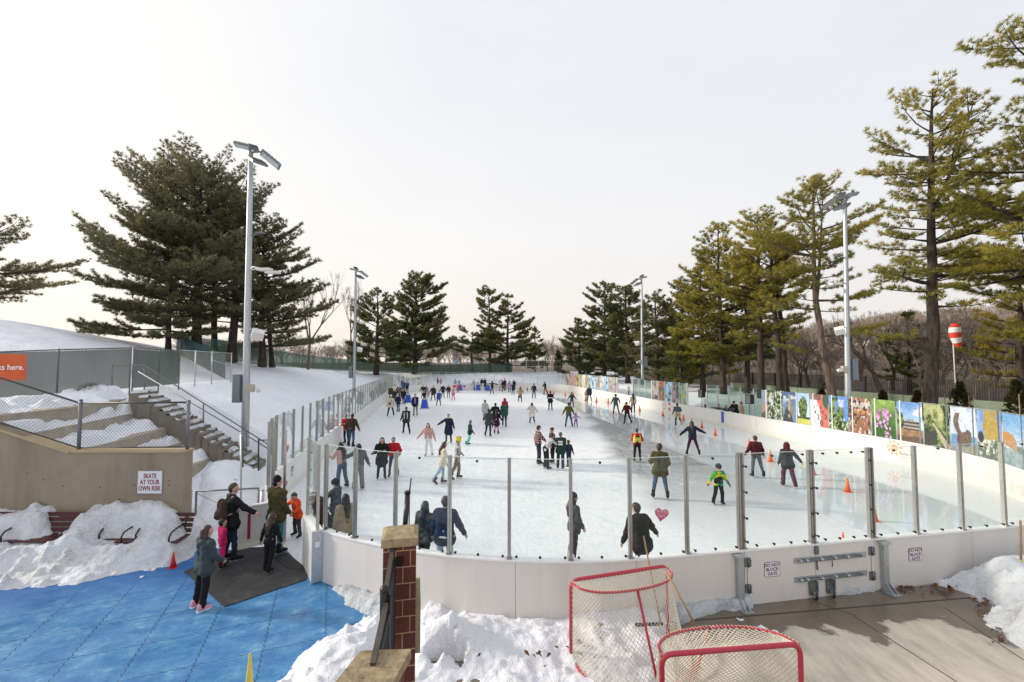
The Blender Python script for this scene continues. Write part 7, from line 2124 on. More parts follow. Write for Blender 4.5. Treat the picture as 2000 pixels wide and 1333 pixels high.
 for s in (-1, 1):
  sp, ep, wp, d2 = ARM[s]
  pal = wp + d2 * .085
  side = norm(np.cross(d2, (0, 1, 0) if abs(d2[1]) < .8 else (0, 0, 1)))
  frw = norm(np.cross(side, d2))
  fl = (.072, .082, .078, .062)
  for q in range(4):
   b0 = pal + frw * (.026 - .0175 * q) - d2 * .005
   c1 = b0 + d2 * fl[q] * .5 + side * -s * .008; c2 = c1 + norm(d2 * .8 - side * s * .6) * fl[q] * .32; c3 = c2 + norm(d2 * .45 - side * s * .9) * fl[q] * .24
   v_, f_ = polytube(np.array([b0, c1, c2, c3]) * k, np.array([.0095, .009, .008, .006]) * k, 5); Vs.append(v_); Fs.append(f_ + o); o += len(v_)
  b0 = wp + d2 * .03 + frw * .024; c1 = b0 + norm(d2 * .75 + frw * .7) * .038; c2 = c1 + norm(d2 + frw * .25 - side * s * .3) * .03
  v_, f_ = polytube(np.array([b0, c1, c2]) * k, np.array([.012, .0105, .007]) * k, 5); Vs.append(v_); Fs.append(f_ + o); o += len(v_)
 bm = gloves and cloth(gloves)
 V = np.concatenate(Vs); F = np.concatenate(Fs)
 mi = None; mats = [SKIN[skin]]
 if bm:
  c = V[F].mean(1); mi = np.zeros(len(F), int)
  for s in (-1, 1):
   sp, ep, wp, d2 = ARM[s]; q = c / k - wp
   mi[(q @ d2 > -.01) & (np.linalg.norm(q, axis=1) < .26)] = 1
  mats.append(bm)
 body = obj_np('body', V, F, mats, root, world=False, smooth=True, midx=mi)
 away = abs(((face + turn + 180) % 360) - 180)
 if away > 70 and pxh > 22:
  for s in (-1, 1):
   mb = MB(); mb.lathe(Hd((s * .034, .088, .012)) * k, [(0, -.011 * k), (.013 * k, 0), (0, .011 * k)], 8); mb.build('eye', EYE, body, world=False)
  mb = MB(); a, b = Hd((-.022, .084, -.052)) * k, Hd((.022, .084, -.052)) * k; mb.tube([a, Hd((0, .090, -.052)) * k, b], [.004 * k, .008 * k, .004 * k], 6); mb.build('mouth', LIP, body, world=False)
 def emit(name, prims, mat, kk=.03, wob=0.0, par=None, vx=None, cut=None):
  V, F = sdf_mesh([(np.array(a) * k, np.array(b) * k, r0 * k, r1 * k) for a, b, r0, r1 in prims], vx or vox, kk * k, wob * k, 9 / k, sd)
  if cut is not None:
   V = cut(V / k) * k
  return obj_np(name, V, F, mat, par or root, world=False, smooth=True)
 zb = {'short': 1.0, None: .93, 'coat': .60, 'hip': .84}[coat]
 tr = []
 for s in (-1, 1):
  sp, ep, wp, d2 = ARM[s]
  tr += [(U((s * .080, -.005, 1.36)), U((s * .074, 0, 1.10)), .114 * B, .098 * B), (U((s * .074, 0, 1.10)), U((s * .082, 0, max(zb, .93))), .098 * B, .110 * B)]
  if zb < .93:
   q = (J[s][1] - J[s][0]); e = J[s][0] + q * ((.93 - zb) / .43)
   tr += [(U((s * .09, 0, .95)), e + np.array((s * .01, 0, 0)), .12 * B, .125 * B)]
   tr += [(U((0, 0, .95)), (J[-1][0] + J[1][0]) / 2 + (0, 0, zb - .95), .11 * B, .11 * B)]
  tr += [(U((s * .05, -.005, 1.445)), sp - rx(np.array((s * .01, 0, .01)), 0), .072 * B, .075 * B), (sp, ep, .072 * B, .062 * B), (ep, wp - d2 * .005, .060 * B, .046 * B)]
 tr += [(U((0, -.01, 1.40)), U((0, -.01, 1.48)), .10 * B, .072)]
 if hood == 'down':
  tr += [(U((-.05, -.09, 1.45)), U((.05, -.09, 1.45)), .065, .065)]
 jk = emit('jacket' if coat or B > 1.06 else 'sweater', tr, cloth(top), .03, .012 if B <= 1.06 else .016)
 tz = []
 for s in (-1, 1):
  hp, kp, ap, _ = J[s]
  tz += [(U((s * .075, -.012, .97)), hp + (0, -.01, -.03), .108, .102), (hp + (0, 0, -.02), kp, .094 + .012 * wide, .066 + .028 * wide), (kp, ap + (ap - kp) * (.08 if wide > .4 else -.06), .065 + .028 * wide, .050 + .042 * wide)]
 tz += [(U((0, 0, 1.05)), U((0, 0, .93)), .115, .12)]
 emit('trousers', tz, cloth(bot), .025, .010)
 kind, fc = sh.split(':')
 src = foot(kind, fc)
 for s in (-1, 1):
  hp, kp, ap, tilt_ = J[s]
  d = ap.copy(); lifted = d[2] - (.085 + lift)
  g = inst(src, root, (d[0] * k, d[1] * k, lifted * k), (min(0, tilt_) * (1 if lifted > .05 else 0), 0, -s * R(9)), k, world=False)
 hk, hc = hair.split(':')
 cap = [(Hd((0, -.022, .045)), Hd((0, -.010, .055)), .094 * hs, .088 * hs), (Hd((0, -.045, .0)), Hd((0, -.035, -.04)), .078 * hs, .062 * hs)]
 if hk in ('short', 'long', 'bob', 'bun', 'tail', 'curly'):
  hp_ = list(cap)
  if hk == 'long':
   hp_ += [(Hd((0, -.055, .0)), U((0, -.135, 1.42)), .085 * hs, .085), (U((0, -.13, 1.42)), U((0, -.145, 1.20)), .085, .055), (Hd((-.07, -.01, .02)), U((-.10, -.02, 1.42)), .034 * hs, .040), (Hd((.07, -.01, .02)), U((.10, -.02, 1.42)), .034 * hs, .040)]
  if hk == 'bob':
   hp_ += [(Hd((0, -.05, .0)), Hd((0, -.07, -.12)), .088 * hs, .075 * hs), (Hd((-.075, -.01, .02)), Hd((-.085, -.02, -.11)), .036 * hs, .036 * hs), (Hd((.075, -.01, .02)), Hd((.085, -.02, -.11)), .036 * hs, .036 * hs)]
  if hk == 'bun': hp_ += [(Hd((0, -.11, .07)), Hd((0, -.12, .07)), .045, .045)]
  if hk == 'tail': hp_ += [(Hd((0, -.10, .05)), Hd((0, -.17, -.02)), .035, .04), (Hd((0, -.17, -.02)), Hd((0, -.16, -.18)), .04, .02)]
  if hk == 'curly': hp_ += [(Hd((x, y, z)), Hd((x, y, z)), .042, .042) for x, y, z in ((.05, .03, .11), (-.05, .03, .11), (0, -.02, .125), (.075, -.03, .07), (-.075, -.03, .07), (.06, -.08, .04), (-.06, -.08, .04), (0, -.11, .02), (.05, -.08, -.03), (-.05, -.08, -.03))]
  emit('hair', hp_, hairm(hc), .03, .014 if hk == 'curly' else .008)
 else:
  under = hk.endswith('+')
  hk = hk.rstrip('+')
  c_, hc2 = (hc.split(',') + ['dark'])[:2]
  if under:
   emit('hair', [(Hd((0, -.055, .0)), U((0, -.13, 1.42)), .075 * hs, .08), (U((0, -.13, 1.42)), U((0, -.14, 1.22)), .08, .05), (Hd((-.07, -.01, .0)), U((-.09, 0, 1.40)), .03, .035), (Hd((.07, -.01, .0)), U((.09, 0, 1.40)), .03, .035)], hairm(hc2), .03, .006)
  else:
   emit('hair', [(Hd((0, -.045, .0)), Hd((0, -.035, -.045)), .080 * hs, .064 * hs)], hairm(hc2), .03)
  if hk == 'beanie':
   emit('beanie', [(Hd((0, -.012, .050)), Hd((0, -.008, .062)), .099 * hs, .092 * hs), (Hd((0, -.02, .125)), Hd((0, -.02, .13)), .05, .04)], cloth(c_), .04, .004)
  if hk == 'pom':
   hh = emit('beanie', [(Hd((0, -.012, .050)), Hd((0, -.008, .062)), .099 * hs, .092 * hs)], cloth(c_), .04)
   emit('pompom', [(Hd((0, -.02, .175)), Hd((0, -.02, .18)), .042, .042)], cloth('rose'), .03, .006, hh)
  if hk == 'cap':
   hh = emit('cap', [(Hd((0, -.012, .052)), Hd((0, -.008, .060)), .098 * hs, .090 * hs), (Hd((-.035, .09, .05)), Hd((.035, .09, .05)), .020, .020), (Hd((-.03, .13, .042)), Hd((.03, .13, .042)), .014, .014)], cloth(c_), .03)
  if hk == 'hood':
   emit('hood', [(Hd((0, -.030, .038)), Hd((0, -.020, .055)), .112 * hs, .104 * hs), (Hd((0, -.06, -.02)), U((0, -.06, 1.46)), .098, .095), (Hd((-.085, .0, .03)), U((-.085, .01, 1.46)), .035, .045), (Hd((.085, .0, .03)), U((.085, .01, 1.46)), .035, .045)], cloth(c_), .04, .006)
  if hk == 'helmet':
   hh = emit('helmet', [(Hd((0, -.03, .060)), Hd((0, .02, .060)), .112 * hs, .106 * hs), (Hd((0, -.075, .0)), Hd((0, -.075, .01)), .055, .055)], cloth(c_), .03)
   mb = MB()
   for s in (-1, 0, 1):
    mb.tube([Hd((s * .045, .09, .125)) * k, Hd((s * .05, -.03, .185 - .015 * abs(s))) * k, Hd((s * .045, -.12, .11)) * k], .012 * k, 6)
   mb.build('vent_rib', cloth('dgrey'), hh, world=False)
  if hk == 'tiger':
   hh = emit('animal_hat', [(Hd((0, -.012, .055)), Hd((0, .0, .065)), .118, .110), (Hd((-.09, -.01, .14)), Hd((-.10, -.01, .16)), .04, .03), (Hd((.09, -.01, .14)), Hd((.10, -.01, .16)), .04, .03)], cloth('yellow'), .03, .004)
   mb = MB()
   for y in (-.08, -.03, .03, .08):
    mb.tube([Hd((-.10, y, .10)) * k, Hd((0, y * 1.05, .178)) * k, Hd((.10, y, .10)) * k], .012 * k, 6)
   mb.build('stripe', cloth('black'), hh, world=False)
  if hk == 'ears':
   hh = emit('headband', [(Hd((-.09, -.005, .05)), Hd((.0, -.005, .135)), .02, .02), (Hd((.0, -.005, .135)), Hd((.09, -.005, .05)), .02, .02), (Hd((-.06, 0, .17)), Hd((-.06, 0, .19)), .05, .05), (Hd((.06, 0, .17)), Hd((.06, 0, .19)), .05, .05)], cloth('red'), .02)
 for e in extras:
  e, ec = (e.split(':') + [None])[:2]
  if e == 'skirt':
   q = [(U((0, 0, .98)), (J[-1][0] + J[1][0]) / 2 + (0, 0, -.26), .13, .20)]
   for s in (-1, 1): q.append((J[s][0], J[s][0] + (J[s][1] - J[s][0]) * .55 + np.array((s * .03, 0, 0)), .12, .13))
   emit('skirt', q, cloth(ec), .05, .012)
  if e == 'tied':
   q = [(U((-.10, 0, 1.0)), U((.10, 0, 1.0)), .125, .125)]
   for s in (-1, 1): q.append((U((s * .08, -.05, .98)), J[s][0] + (J[s][1] - J[s][0]) * .6 + np.array((0, -.06, 0)), .11, .08))
   emit('tied_shirt', q, cloth(ec), .04, .014)
  if e == 'vest':
   q = []
   for s in (-1, 1): q += [(U((s * .09, -.006, 1.37)), U((s * .088, 0, 1.08)), .125, .118), (U((s * .085, -.005, 1.45)), U((s * .10, 0, 1.40)), .07, .09)]
   vs = emit('safety_vest', q, cloth(ec or 'yellow'), .03, .004)
   for z in (1.14, 1.24):
    ring = []
    for a in np.linspace(0, 2 * np.pi, 25): ring.append(U((.222 * math.cos(a), .138 * math.sin(a), z)) * k)
    mb = MB(); mb.tube(ring, .018 * k, 6); mb.build('reflective_band', cloth('lgrey'), vs, world=False)
   if ec is None:
    Mx = np.stack((np.array((1., 0, 0)), rx(np.array((0, 0, 1.)), ln), rx(np.array((0, -1., 0)), ln)), 1)
    W = WM[root.name]; t_ = text_obj('lettering', 'GUARD', .085 * k, W[:3, :3] @ Mx, W[:3, :3] @ (U((0, -.142, 1.345)) * k) + W[:3, 3], BLACKM, vs, .004, bold=.002)
  if e == 'print':
   Mx = np.stack((np.array((1., 0, 0)), rx(np.array((0, 0, 1.)), ln), rx(np.array((0, -1., 0)), ln)), 1)
   W = WM[root.name]
   mb = MB(); mb.box(U((0, -.140, 1.27)) * k, (.22 * k, .02, .20 * k)); mb.build('print', cloth('white'), jk, world=False)
   text_obj('lettering', 'FUN', .105 * k, W[:3, :3] @ Mx, W[:3, :3] @ (U((0, -.140, 1.27)) * k + np.array((0, -.012, 0))) + W[:3, 3], BLACKM, jk, .002, bold=.003)
  if e == 'pack':
   bp = emit('backpack', [(U((-.09, -.20, 1.36)), U((-.09, -.20, 1.08)), .085, .10), (U((.09, -.20, 1.36)), U((.09, -.20, 1.08)), .085, .10), (U((0, -.27, 1.14)), U((0, -.27, 1.08)), .09, .09)], cloth(ec or 'brown'), .05, .008)
   for s in (-1, 1):
    mb = MB(); mb.tube([U((s * .11, -.14, 1.36)) * k, U((s * .115, -.04, 1.50)) * k, U((s * .12, .09, 1.44)) * k, U((s * .135, .135, 1.30)) * k, U((s * .17, .05, 1.15)) * k, U((s * .14, -.12, 1.10)) * k], .018 * k, 6); mb.build('strap', cloth('pink'), bp, world=False)
  if e == 'bag':
   emit('shoulder_bag', [(U((.12, .14, 1.08)), U((.02, .16, 1.06)), .055, .055)], cloth(ec or 'black'), .03)
   mb = MB(); mb.tube([U((.10, .15, 1.12)) * k, U((-.02, .145, 1.32)) * k, U((-.13, .04, 1.50)) * k], .014 * k, 6); mb.build('bag_strap', cloth(ec or 'black'), root, world=False)
  if e == 'open':
   q = [(U((0, .085, 1.40)), U((0, .085, 1.02)), .062, .062)]
   emit('shirt', q, cloth(ec), .03)
  if e == 'stripes':
   for s in (-1, 1):
    mb = MB(); mb.tube([U((s * .09, .125, 1.42)) * k, U((s * .10, .130, 1.15)) * k, U((s * .10, .125, .98)) * k], .026 * k, 6); mb.build('white_panel', cloth('white'), jk, world=False)
  if e == 'hem':
   ring = [U((.215 * math.cos(a), .135 * math.sin(a), .935)) * k for a in np.linspace(0, 2 * np.pi, 25)]
   mb = MB(); mb.tube(ring, .026 * k, 6); mb.build('shirt_hem', cloth(ec or 'white'), jk, world=False)
  if e == 'band':
   ring = [U((.215 * math.cos(a), .140 * math.sin(a), 1.17)) * k for a in np.linspace(0, 2 * np.pi, 25)]
   mb = MB(); mb.tube(ring, .045 * k, 6); mb.build('pale_band', cloth(ec or 'white'), jk, world=False)
  if e == 'bibs':
   q = []
   for s in (-1, 1): q += [(U((s * .07, .015, 1.26)), U((s * .08, 0, 1.0)), .112, .122), (U((s * .07, .06, 1.28)), U((s * .09, .0, 1.47)), .045, .045)]
   emit('bibs', q, cloth(ec), .03, .004)
  if e == 'glasses':
   mb = MB(); mb.tube([Hd((-.07, .075, .014)) * k, Hd((0, .104, .014)) * k, Hd((.07, .075, .014)) * k], .014 * k, 6); mb.build('sunglasses', BLACKM, root, world=False)
  if e == 'cup':
   pass
 return root
exec_people = True
FL = 'people on the blue floor'
GLS = 'people leaning on the near boards'
person(397, 1186, 1021, 28, 'woman in a grey green hooded sweatshirt, black trousers and pink trainers on the blue floor', 'hoodgrey', 'black', 'bob:brown', 'stand', 'shoe:rose', coat='hip', bulk=1.18, arms=((8, 6, 30, 10), (8, 10, 40, 14)), group=FL, turn=30, hood='down', wide=.35)
person(433, 1110, 1014, 40, 'child in a bright pink snowsuit half hidden behind the woman in grey', 'hotpink', 'hotpink', 'short:dark', 'stand', 'skate:black', bulk=1.1, group=FL)
person(450, 1098, 944, 42, 'curly haired man in black with a brown backpack, one hand on the gate', 'black', 'dk_denim', 'short:brown', 'stand', 'skate:black', coat='hip', bulk=1.12, arms=((10, 2, 20, 0), (38, 40, 18, -10)), extras=('pack:brown',), group=FL, turn=20)
person(538, 1084, 931, 22, 'man in an olive quilted jacket and black beanie at the gate', 'olive', 'teal', 'beanie:black', 'stand', 'skate:black', coat='hip', bulk=1.2, group=FL, turn=30)
person(526, 1117, 1005, 8, 'small girl dressed in black with long brown hair standing on the mat', 'black', 'black', 'long:brown', 'stand', 'skate:black', bulk=.95, arms=((20, 2, 6, 0), (14, 4, 14, 0)), group=FL)
person(580, 1050, 960, 205, 'boy in a bright orange jacket leaning on the grey gate post', 'orange', 'dgrey', 'short:brown', 'stand', 'skate:black', coat='hip', bulk=1.12, lean=14, arms=((22, 30, 60, 10), (48, 34, 20, 0)), legs=((6, 4, 6), (8, 0, 10)), group=FL, gloves='black', wide=.3, hood='down', tilt=18)
person(634, 1090, 957, 235, 'dark haired woman in a brown jacket bending over behind the near glass', 'brown', 'lgrey', 'long:dark', 'stand', 'skate:white', coat='hip', bulk=1.25, hgt=1.70, lean=26, group=GLS, arms=((8, 0, 70, 20), (8, 0, 60, 20)))
person(655, 1046, 937, 282, 'boy in a dark mottled puffer jacket and black helmet, one arm stretched to the left', 'P_puffer', 'dk_denim', 'helmet:black', 'stand', 'skate:black', coat='hip', bulk=1.16, arms=((10, 50, 10, 0), (24, 62, 10, 0)), group=GLS, tilt=14, gloves='black')
person(674, 1098, 965, 320, 'woman with very long black hair in a beige vest behind the near glass', 'tan', 'black', 'long:black', 'stand', 'skate:white', coat='hip', bulk=1.18, group=GLS, arms=((10, 4, 20, 6), (12, 10, 40, 0)))
person(829, 1120, 979, 20, 'woman with long black hair in a dark camouflage jacket just right of the brick pillar', 'P_camo', 'black', 'long:black', 'stand', 'skate:white', coat='hip', bulk=1.14, group=GLS)
person(868, 1132, 970, 8, 'man in a navy jacket over a white shirt hem leaning on the near boards', 'navy', 'lt_denim', 'short:dark', 'stand', 'skate:black', bulk=1.2, coat='hip', arms=((14, 4, 14, 0), (26, 8, 10, 0)), extras=('hem:white',), group=GLS)
person(1122, 1100, 963, 75, 'long haired woman in a grey green hoodie and black beanie behind the near glass', 'hoodgrey', 'char', 'beanie+:char,dark', 'stand', 'skate:white', coat='hip', bulk=1.12, arms=((6, 2, 14, 6), (6, 8, 22, 10)), group=GLS)
person(1255, 1146, 984, 345, 'man in a black jacket leaning on the near boards beside the heart sticker', 'black', 'char', 'short:dark', 'stand', 'skate:black', coat='hip', bulk=1.26, lean=20, arms=((16, 10, 16, 0), (40, 22, 6, 0)), group=GLS, turn=-20)
person(1290, 975, 866, 10, 'man in an olive jacket and blue jeans standing with his back turned, hands in pockets', 'olive', 'denim', 'short:dark', 'pockets', coat='hip', bulk=1.2, legs=((10, 2, 4), (9, -2, 6)), turn=20, extras=())
person(1404, 987, 907, 178, 'small child in a rainbow tie dye jacket, black bib trousers and helmet', 'P_tiedye', 'black', 'helmet:black', 'wide', bulk=1.15, wide=.5, extras=('bibs:black',), gloves='black', arms=((26, 6, 10, 0), (34, 6, 10, 0)))
person(1478, 933, 851, 5, 'man in a maroon jacket and grey jeans skating away beside the cones', 'maroon', 'slate', 'short:brown', 'glide', bulk=1.2, coat='short', legs=((6, 4, 8), (11, -4, 8)))
person(1540, 951, 864, 8, 'person in a maroon hood, dark top and brown trousers skating away', 'char', 'plum', 'hood:maroon', 'glide', 'skate:brown', bulk=1.2, coat='hip', wide=.6, arms=((12, 4, 14, 0), (40, 0, 14, 0)), extras=())
person(1245, 903, 837, 6, 'rink guard in a yellow safety vest over a red hoodie', 'red', 'black', 'short:brown', 'pockets', bulk=1.1, coat='short', extras=('vest',), hood='down')
person(1353, 890, 822, 10, 'long haired skater in a navy sweatshirt and maroon leggings with both arms out', 'navy', 'wine', 'long:dark', 'wide', bulk=1.2, coat='short', legs=((14, 4, 8), (16, -4, 6)), arms=((48, -4, 10, 0), (60, -2, 40, 0)))
person(1324, 833, 791, 15, 'skater in a blue tee shirt with a shirt tied round the waist', 'slate', 'char', 'short:dark', 'run', extras=('tied:camel',), hgt=1.74)
person(1052, 908, 831, 75, 'man in a red and white plaid shirt and jeans looking down at the group', 'P_plaid_red', 'dk_denim', 'short:dark', 'stand', bulk=1.12, tilt=22, coat='short')
person(1066, 917, 850, 65, 'woman in a white sweater and black trousers bending towards the group', 'lgrey', 'black', 'bun:brown', 'bend', hgt=1.66, lean=34, wide=.5)
person(1080, 905, 841, 250, 'dark haired woman facing the group, half hidden between two others', 'wine', 'black', 'bun:dark', 'stand', hgt=1.66, tilt=12)
person(1095, 917, 844, 10, 'person in a dark green sweatshirt with white FUN lettering on the back', 'forest', 'dk_denim', 'short:lbrown', 'stand', bulk=1.24, coat='hip', extras=('print',), wide=.5)
person(1111, 914, 861, 330, 'child in a dark blue jacket at the right of the huddled group', 'dk_denim', 'navy', 'bun:auburn', 'stand', bulk=1.1, hgt=1.22)
person(1111, 835, 786, 5, 'man in a moss green sweater and jeans holding the hand of a child in purple', 'moss', 'denim', 'short:dark', 'apart', bulk=1.1, arms=((26, 2, 10, 0), (22, 6, 6, 0)))
person(1125, 835, 806, 5, 'toddler in purple holding the hand of the man in green', 'lilac', 'purple', 'short:lbrown', 'out', bulk=1.12, wide=.4, hgt=1.02)
person(1039, 828, 786, 3, 'woman in a pale fleece jacket and white skirt with both arms held out low', 'cream', 'black', 'bob:dark', 'wide', bulk=1.2, coat='hip', extras=('skirt:white',))
person(954, 853, 798, 10, 'man in a dark hooded jacket and navy trousers beside a girl in a skirt', 'dgrey', 'navy', 'short:dark', 'glide', bulk=1.2, coat='hip', hood='down')
person(970, 848, 800, 15, 'girl in a black top and dark red skirt', 'black', 'rose', 'long:dark', 'stand', extras=('skirt:wine',))
person(967, 836, 775, 5, 'tall man in a black jacket with a white strap behind the girl in the skirt', 'black', 'char', 'short:black', 'glide', bulk=1.2, coat='hip', hgt=1.8, arms=((30, 2, 8, 0), (22, 0, 30, 0)))
person(947, 824, 778, 5, 'person in a pale grey hoodie and light jeans skating away', 'lgrey', 'lt_denim', 'beanie:char', 'glide', bulk=1.2, coat='hip', hgt=1.72)
person(985, 834, 785, 5, 'person in a green plaid flannel shirt and black trousers', 'P_plaid_green', 'black', 'short:dark', 'stand', bulk=1.24, coat='hip')
person(986, 818, 776, 10, 'person in a dull red hooded jacket behind the green plaid shirt', 'red', 'char', 'hood:red', 'stand', bulk=1.1, coat='hip', hgt=1.72)
person(1016, 786, 756, 5, 'woman in a tan jacket beside a blue skating aid', 'tan', 'dk_denim', 'bob:auburn', 'wide', bulk=1.2, coat='hip')
person(1043, 779, 749, 10, 'man in a dark sweater and jeans far down the ice', 'navy', 'dk_denim', 'short:dark', 'glide')
person(1065, 771, 745, 300, 'person in a dark jacket and rust trousers with arms stretched forward', 'navy', 'rust', 'short:dark', 'out', wide=.6, bulk=1.15)
person(1075, 803, 764, 5, 'person in a black jacket with a white band and light blue jeans', 'black', 'denim', 'short:dark', 'cross', bulk=1.18, coat='hip', extras=('band:white',))
person(1117, 798, 768, 5, 'woman with long dark purple hair and a dark sweater', 'char', 'denim', 'long:dark', 'wide', hgt=1.66)
person(1151, 785, 754, 8, 'man in a dark padded vest and jeans far right', 'char', 'denim', 'short:grey', 'apart', bulk=1.25, coat='hip')
person(1145, 782, 759, 10, 'child in pale pink close beside the man in the dark vest', 'rose', 'slate', 'short:lbrown', 'stand', hgt=1.3)
person(1203, 810, 770, 8, 'man in a grey sweater and blue jeans skating along the cones', 'slate', 'denim', 'curly:dark', 'glide', legs=((9, 6, 14), (12, -8, 10)), arms=((24, 6, 14, 0), (30, 2, 46, 20)))
person(1225, 829, 785, 355, 'person in a maroon sweater and black trousers', 'maroon', 'black', 'short:dark', 'glide', bulk=1.12, legs=((9, 6, 10), (14, -6, 10)))
person(1237, 808, 769, 5, 'woman in a white sweater with long brown hair by the right boards', 'cream', 'dk_denim', 'long:brown', 'stand', bulk=1.15)
person(686, 874, 808, 12, 'man in a brown sweater and blue jeans skating away along the left boards', 'brown', 'denim', 'short:dark', 'glide', bulk=1.16, legs=((5, 6, 10), (8, -6, 10)), arms=((26, 6, 10, 0), (28, -6, 10, 0)))
person(676, 868, 809, 190, 'woman in red wearing sunglasses, holding on to the man in the brown sweater', 'red', 'navy', 'short:brown', 'cross', bulk=1.1, extras=('glasses',))
person(667, 955, 864, 300, 'dark haired woman in a dusty pink sweater and blue jeans behind the near glass', 'pink', 'denim', 'long:black', 'stand', coat='short', bulk=1.1, arms=((12, 40, 60, 20), (12, 10, 20, 0)), legs=((4, 6, 8), (6, -4, 6)), lean=8, wide=.3)
person(700, 957, 867, 330, 'person in a dark denim jacket and wide grey trousers reaching to the woman in pink', 'slate', 'grey', 'bob:black', 'stand', coat='short', bulk=1.22, wide=.9, arms=((40, 52, 8, 0), (24, -2, 10, 0)))
person(745, 937, 854, 160, 'woman in a black coat and tights arm in arm with a man in red', 'black', 'black', 'long:black', 'cross', coat='hip', bulk=1.2, extras=('skirt:black',))
person(768, 932, 853, 172, 'man in a red sweater and dark trousers looking down', 'red', 'dk_denim', 'short:grey', 'pockets', bulk=1.2, coat='short', tilt=20, extras=('glasses',))
person(793, 848, 794, 178, 'man in a dark jacket with white panels and black trousers skating forward', 'char', 'black', 'short:black', 'apart', bulk=1.18, coat='hip', extras=('stripes',), skin='c')
person(836, 892, 826, 180, 'woman with long brown hair in a pink sweater and white trousers gliding with arms out', 'pink', 'white', 'long:brown', 'wide', bulk=1.1, coat='short', wide=.6, arms=((22, 2, 10, 0), (40, -2, 8, 0)), legs=((10, 16, 24), (3, -2, 4)))
person(876, 866, 808, 185, 'ginger haired man in a long navy coat with arms held out', 'navy', 'dgrey', 'short:ginger', 'wide', bulk=1.15, coat='coat', arms=((20, 4, 12, 0), (56, 0, 8, 0)), legs=((5, 4, 8), (6, -4, 8)))
person(917, 870, 821, 70, 'child in a dark green jacket, mint trousers and a grey bobble hat', 'forest', 'mint', 'pom:grey', 'glide', bulk=1.15, coat='hip', wide=.5, gloves='black', hgt=1.42)
person(864, 947, 863, 72, 'woman in a cream jacket and pale jeans striding to the right', 'cream', 'lt_denim', 'long:auburn', 'stride', 'skate:brown', bulk=1.15, coat='hip', legs=((4, 6, 6), (4, -24, 14)), lean=6)
person(893, 937, 854, 80, 'man in a white and black patterned jacket, tan trousers and a yellow tiger hat', 'P_zebra', 'khaki', 'tiger:yellow', 'glide', bulk=1.15, coat='short', wide=.3)
person(763, 814, 771, 165, 'woman in a white jacket and white bobble hat with a black bag', 'cream', 'black', 'beanie+:white,auburn', 'apart', bulk=1.18, coat='hip', extras=('bag:black',))
person(778, 805, 769, 195, 'person in a navy jacket and jeans beside the woman in white', 'navy', 'denim', 'short:brown', 'glide', bulk=1.18, coat='hip')
person(811, 813, 769, 180, 'man in a navy jacket over a lilac shirt, khaki trousers and a pale pink beanie', 'navy', 'khaki', 'beanie:pink', 'stand', bulk=1.15, coat='hip', extras=('open:lilac',))
FAR = 'skaters towards the far end'
person(788, 790, 759, 200, 'person in dark clothes skating next to the left blue skating aid', 'black', 'char', 'short:dark', 'glide', bulk=1.12, group=FAR)
person(797, 784, 761, 180, 'child in pale blue behind the left blue skating aid', 'lt_denim', 'char', 'short:brown', 'push', group=FAR, hgt=1.3)
person(829, 795, 777, 180, 'small child pushing the nearest blue skating aid', 'rose', 'black', 'short:lbrown', 'push', group=FAR, hgt=1.05)
person(829, 789, 767, 180, 'woman in black bending over the child with the skating aid', 'black', 'black', 'bob:dark', 'push', bulk=1.15, group=FAR, hgt=1.5)
person(846, 784, 753, 178, 'man in a dark grey jacket and black trousers', 'char', 'black', 'short:dark', 'apart', bulk=1.25, coat='hip', group=FAR)
person(836, 783, 761, 175, 'girl in a pink striped top', 'rose', 'lt_denim', 'long:brown', 'stand', group=FAR)
person(826, 778, 751, 170, 'woman in a black top and beige trousers', 'black', 'camel', 'short:black', 'glide', group=FAR)
person(832, 776, 752, 180, 'man in grey behind the woman in beige trousers', 'grey', 'char', 'short:dark', 'stand', group=FAR)
person(857, 793, 763, 180, 'boy in a bright blue jacket standing with legs apart', 'blue', 'char', 'short:brown', 'apart', bulk=1.15, coat='hip', group=FAR)
person(865, 778, 751, 175, 'person in a navy jacket with a white cap', 'navy', 'dgrey', 'cap:white', 'glide', bulk=1.12, coat='hip', group=FAR)
person(876, 778, 752, 180, 'girl in a dark top with a red and white scarf', 'wine', 'slate', 'hood:rose', 'glide', group=FAR)
person(885, 783, 756, 180, 'girl in a light pink top and magenta trousers', 'rose', 'magenta', 'bob:brown', 'apart', group=FAR, hgt=1.5)
person(894, 768, 751, 180, 'child in a bright orange jacket far off', 'orange', 'char', 'hood:orange', 'stand', bulk=1.15, coat='hip', group=FAR)
person(817, 764, 738, 5, 'man in a white sweater and dark trousers near the far left corner', 'white', 'char', 'short:black', 'stand', bulk=1.15, group=FAR)
person(855, 761, 737, 90, 'person in a black top and jeans by the far boards', 'black', 'denim', 'short:dark', 'cross', group=FAR)
person(861, 761, 739, 270, 'person in a lilac jacket and red headband hugging the one in black', 'lilac', 'char', 'ears:red', 'cross', bulk=1.15, coat='hip', group=FAR)
person(889, 760, 740, 0, 'person in a pale blue top and navy trousers by the far boards', 'lt_denim', 'navy', 'short:dark', 'stand', group=FAR)
person(897, 761, 741, 180, 'child in lilac with a red hat behind a far blue skating aid', 'lilac', 'navy', 'pom:red', 'push', group=FAR)
person(926, 763, 741, 200, 'person in a long pale grey coat by the far boards', 'lgrey', 'black', 'short:grey', 'stride', coat='coat', bulk=1.15, group=FAR)
person(934, 761, 743, 180, 'child in an orange top on the far blue skating aid', 'orange', 'blue', 'short:brown', 'push', group=FAR, hgt=1.45)
person(941, 762, 739, 150, 'person in navy standing close to another in dark brown', 'navy', 'navy', 'long:dark', 'stand', bulk=1.2, coat='coat', group=FAR)
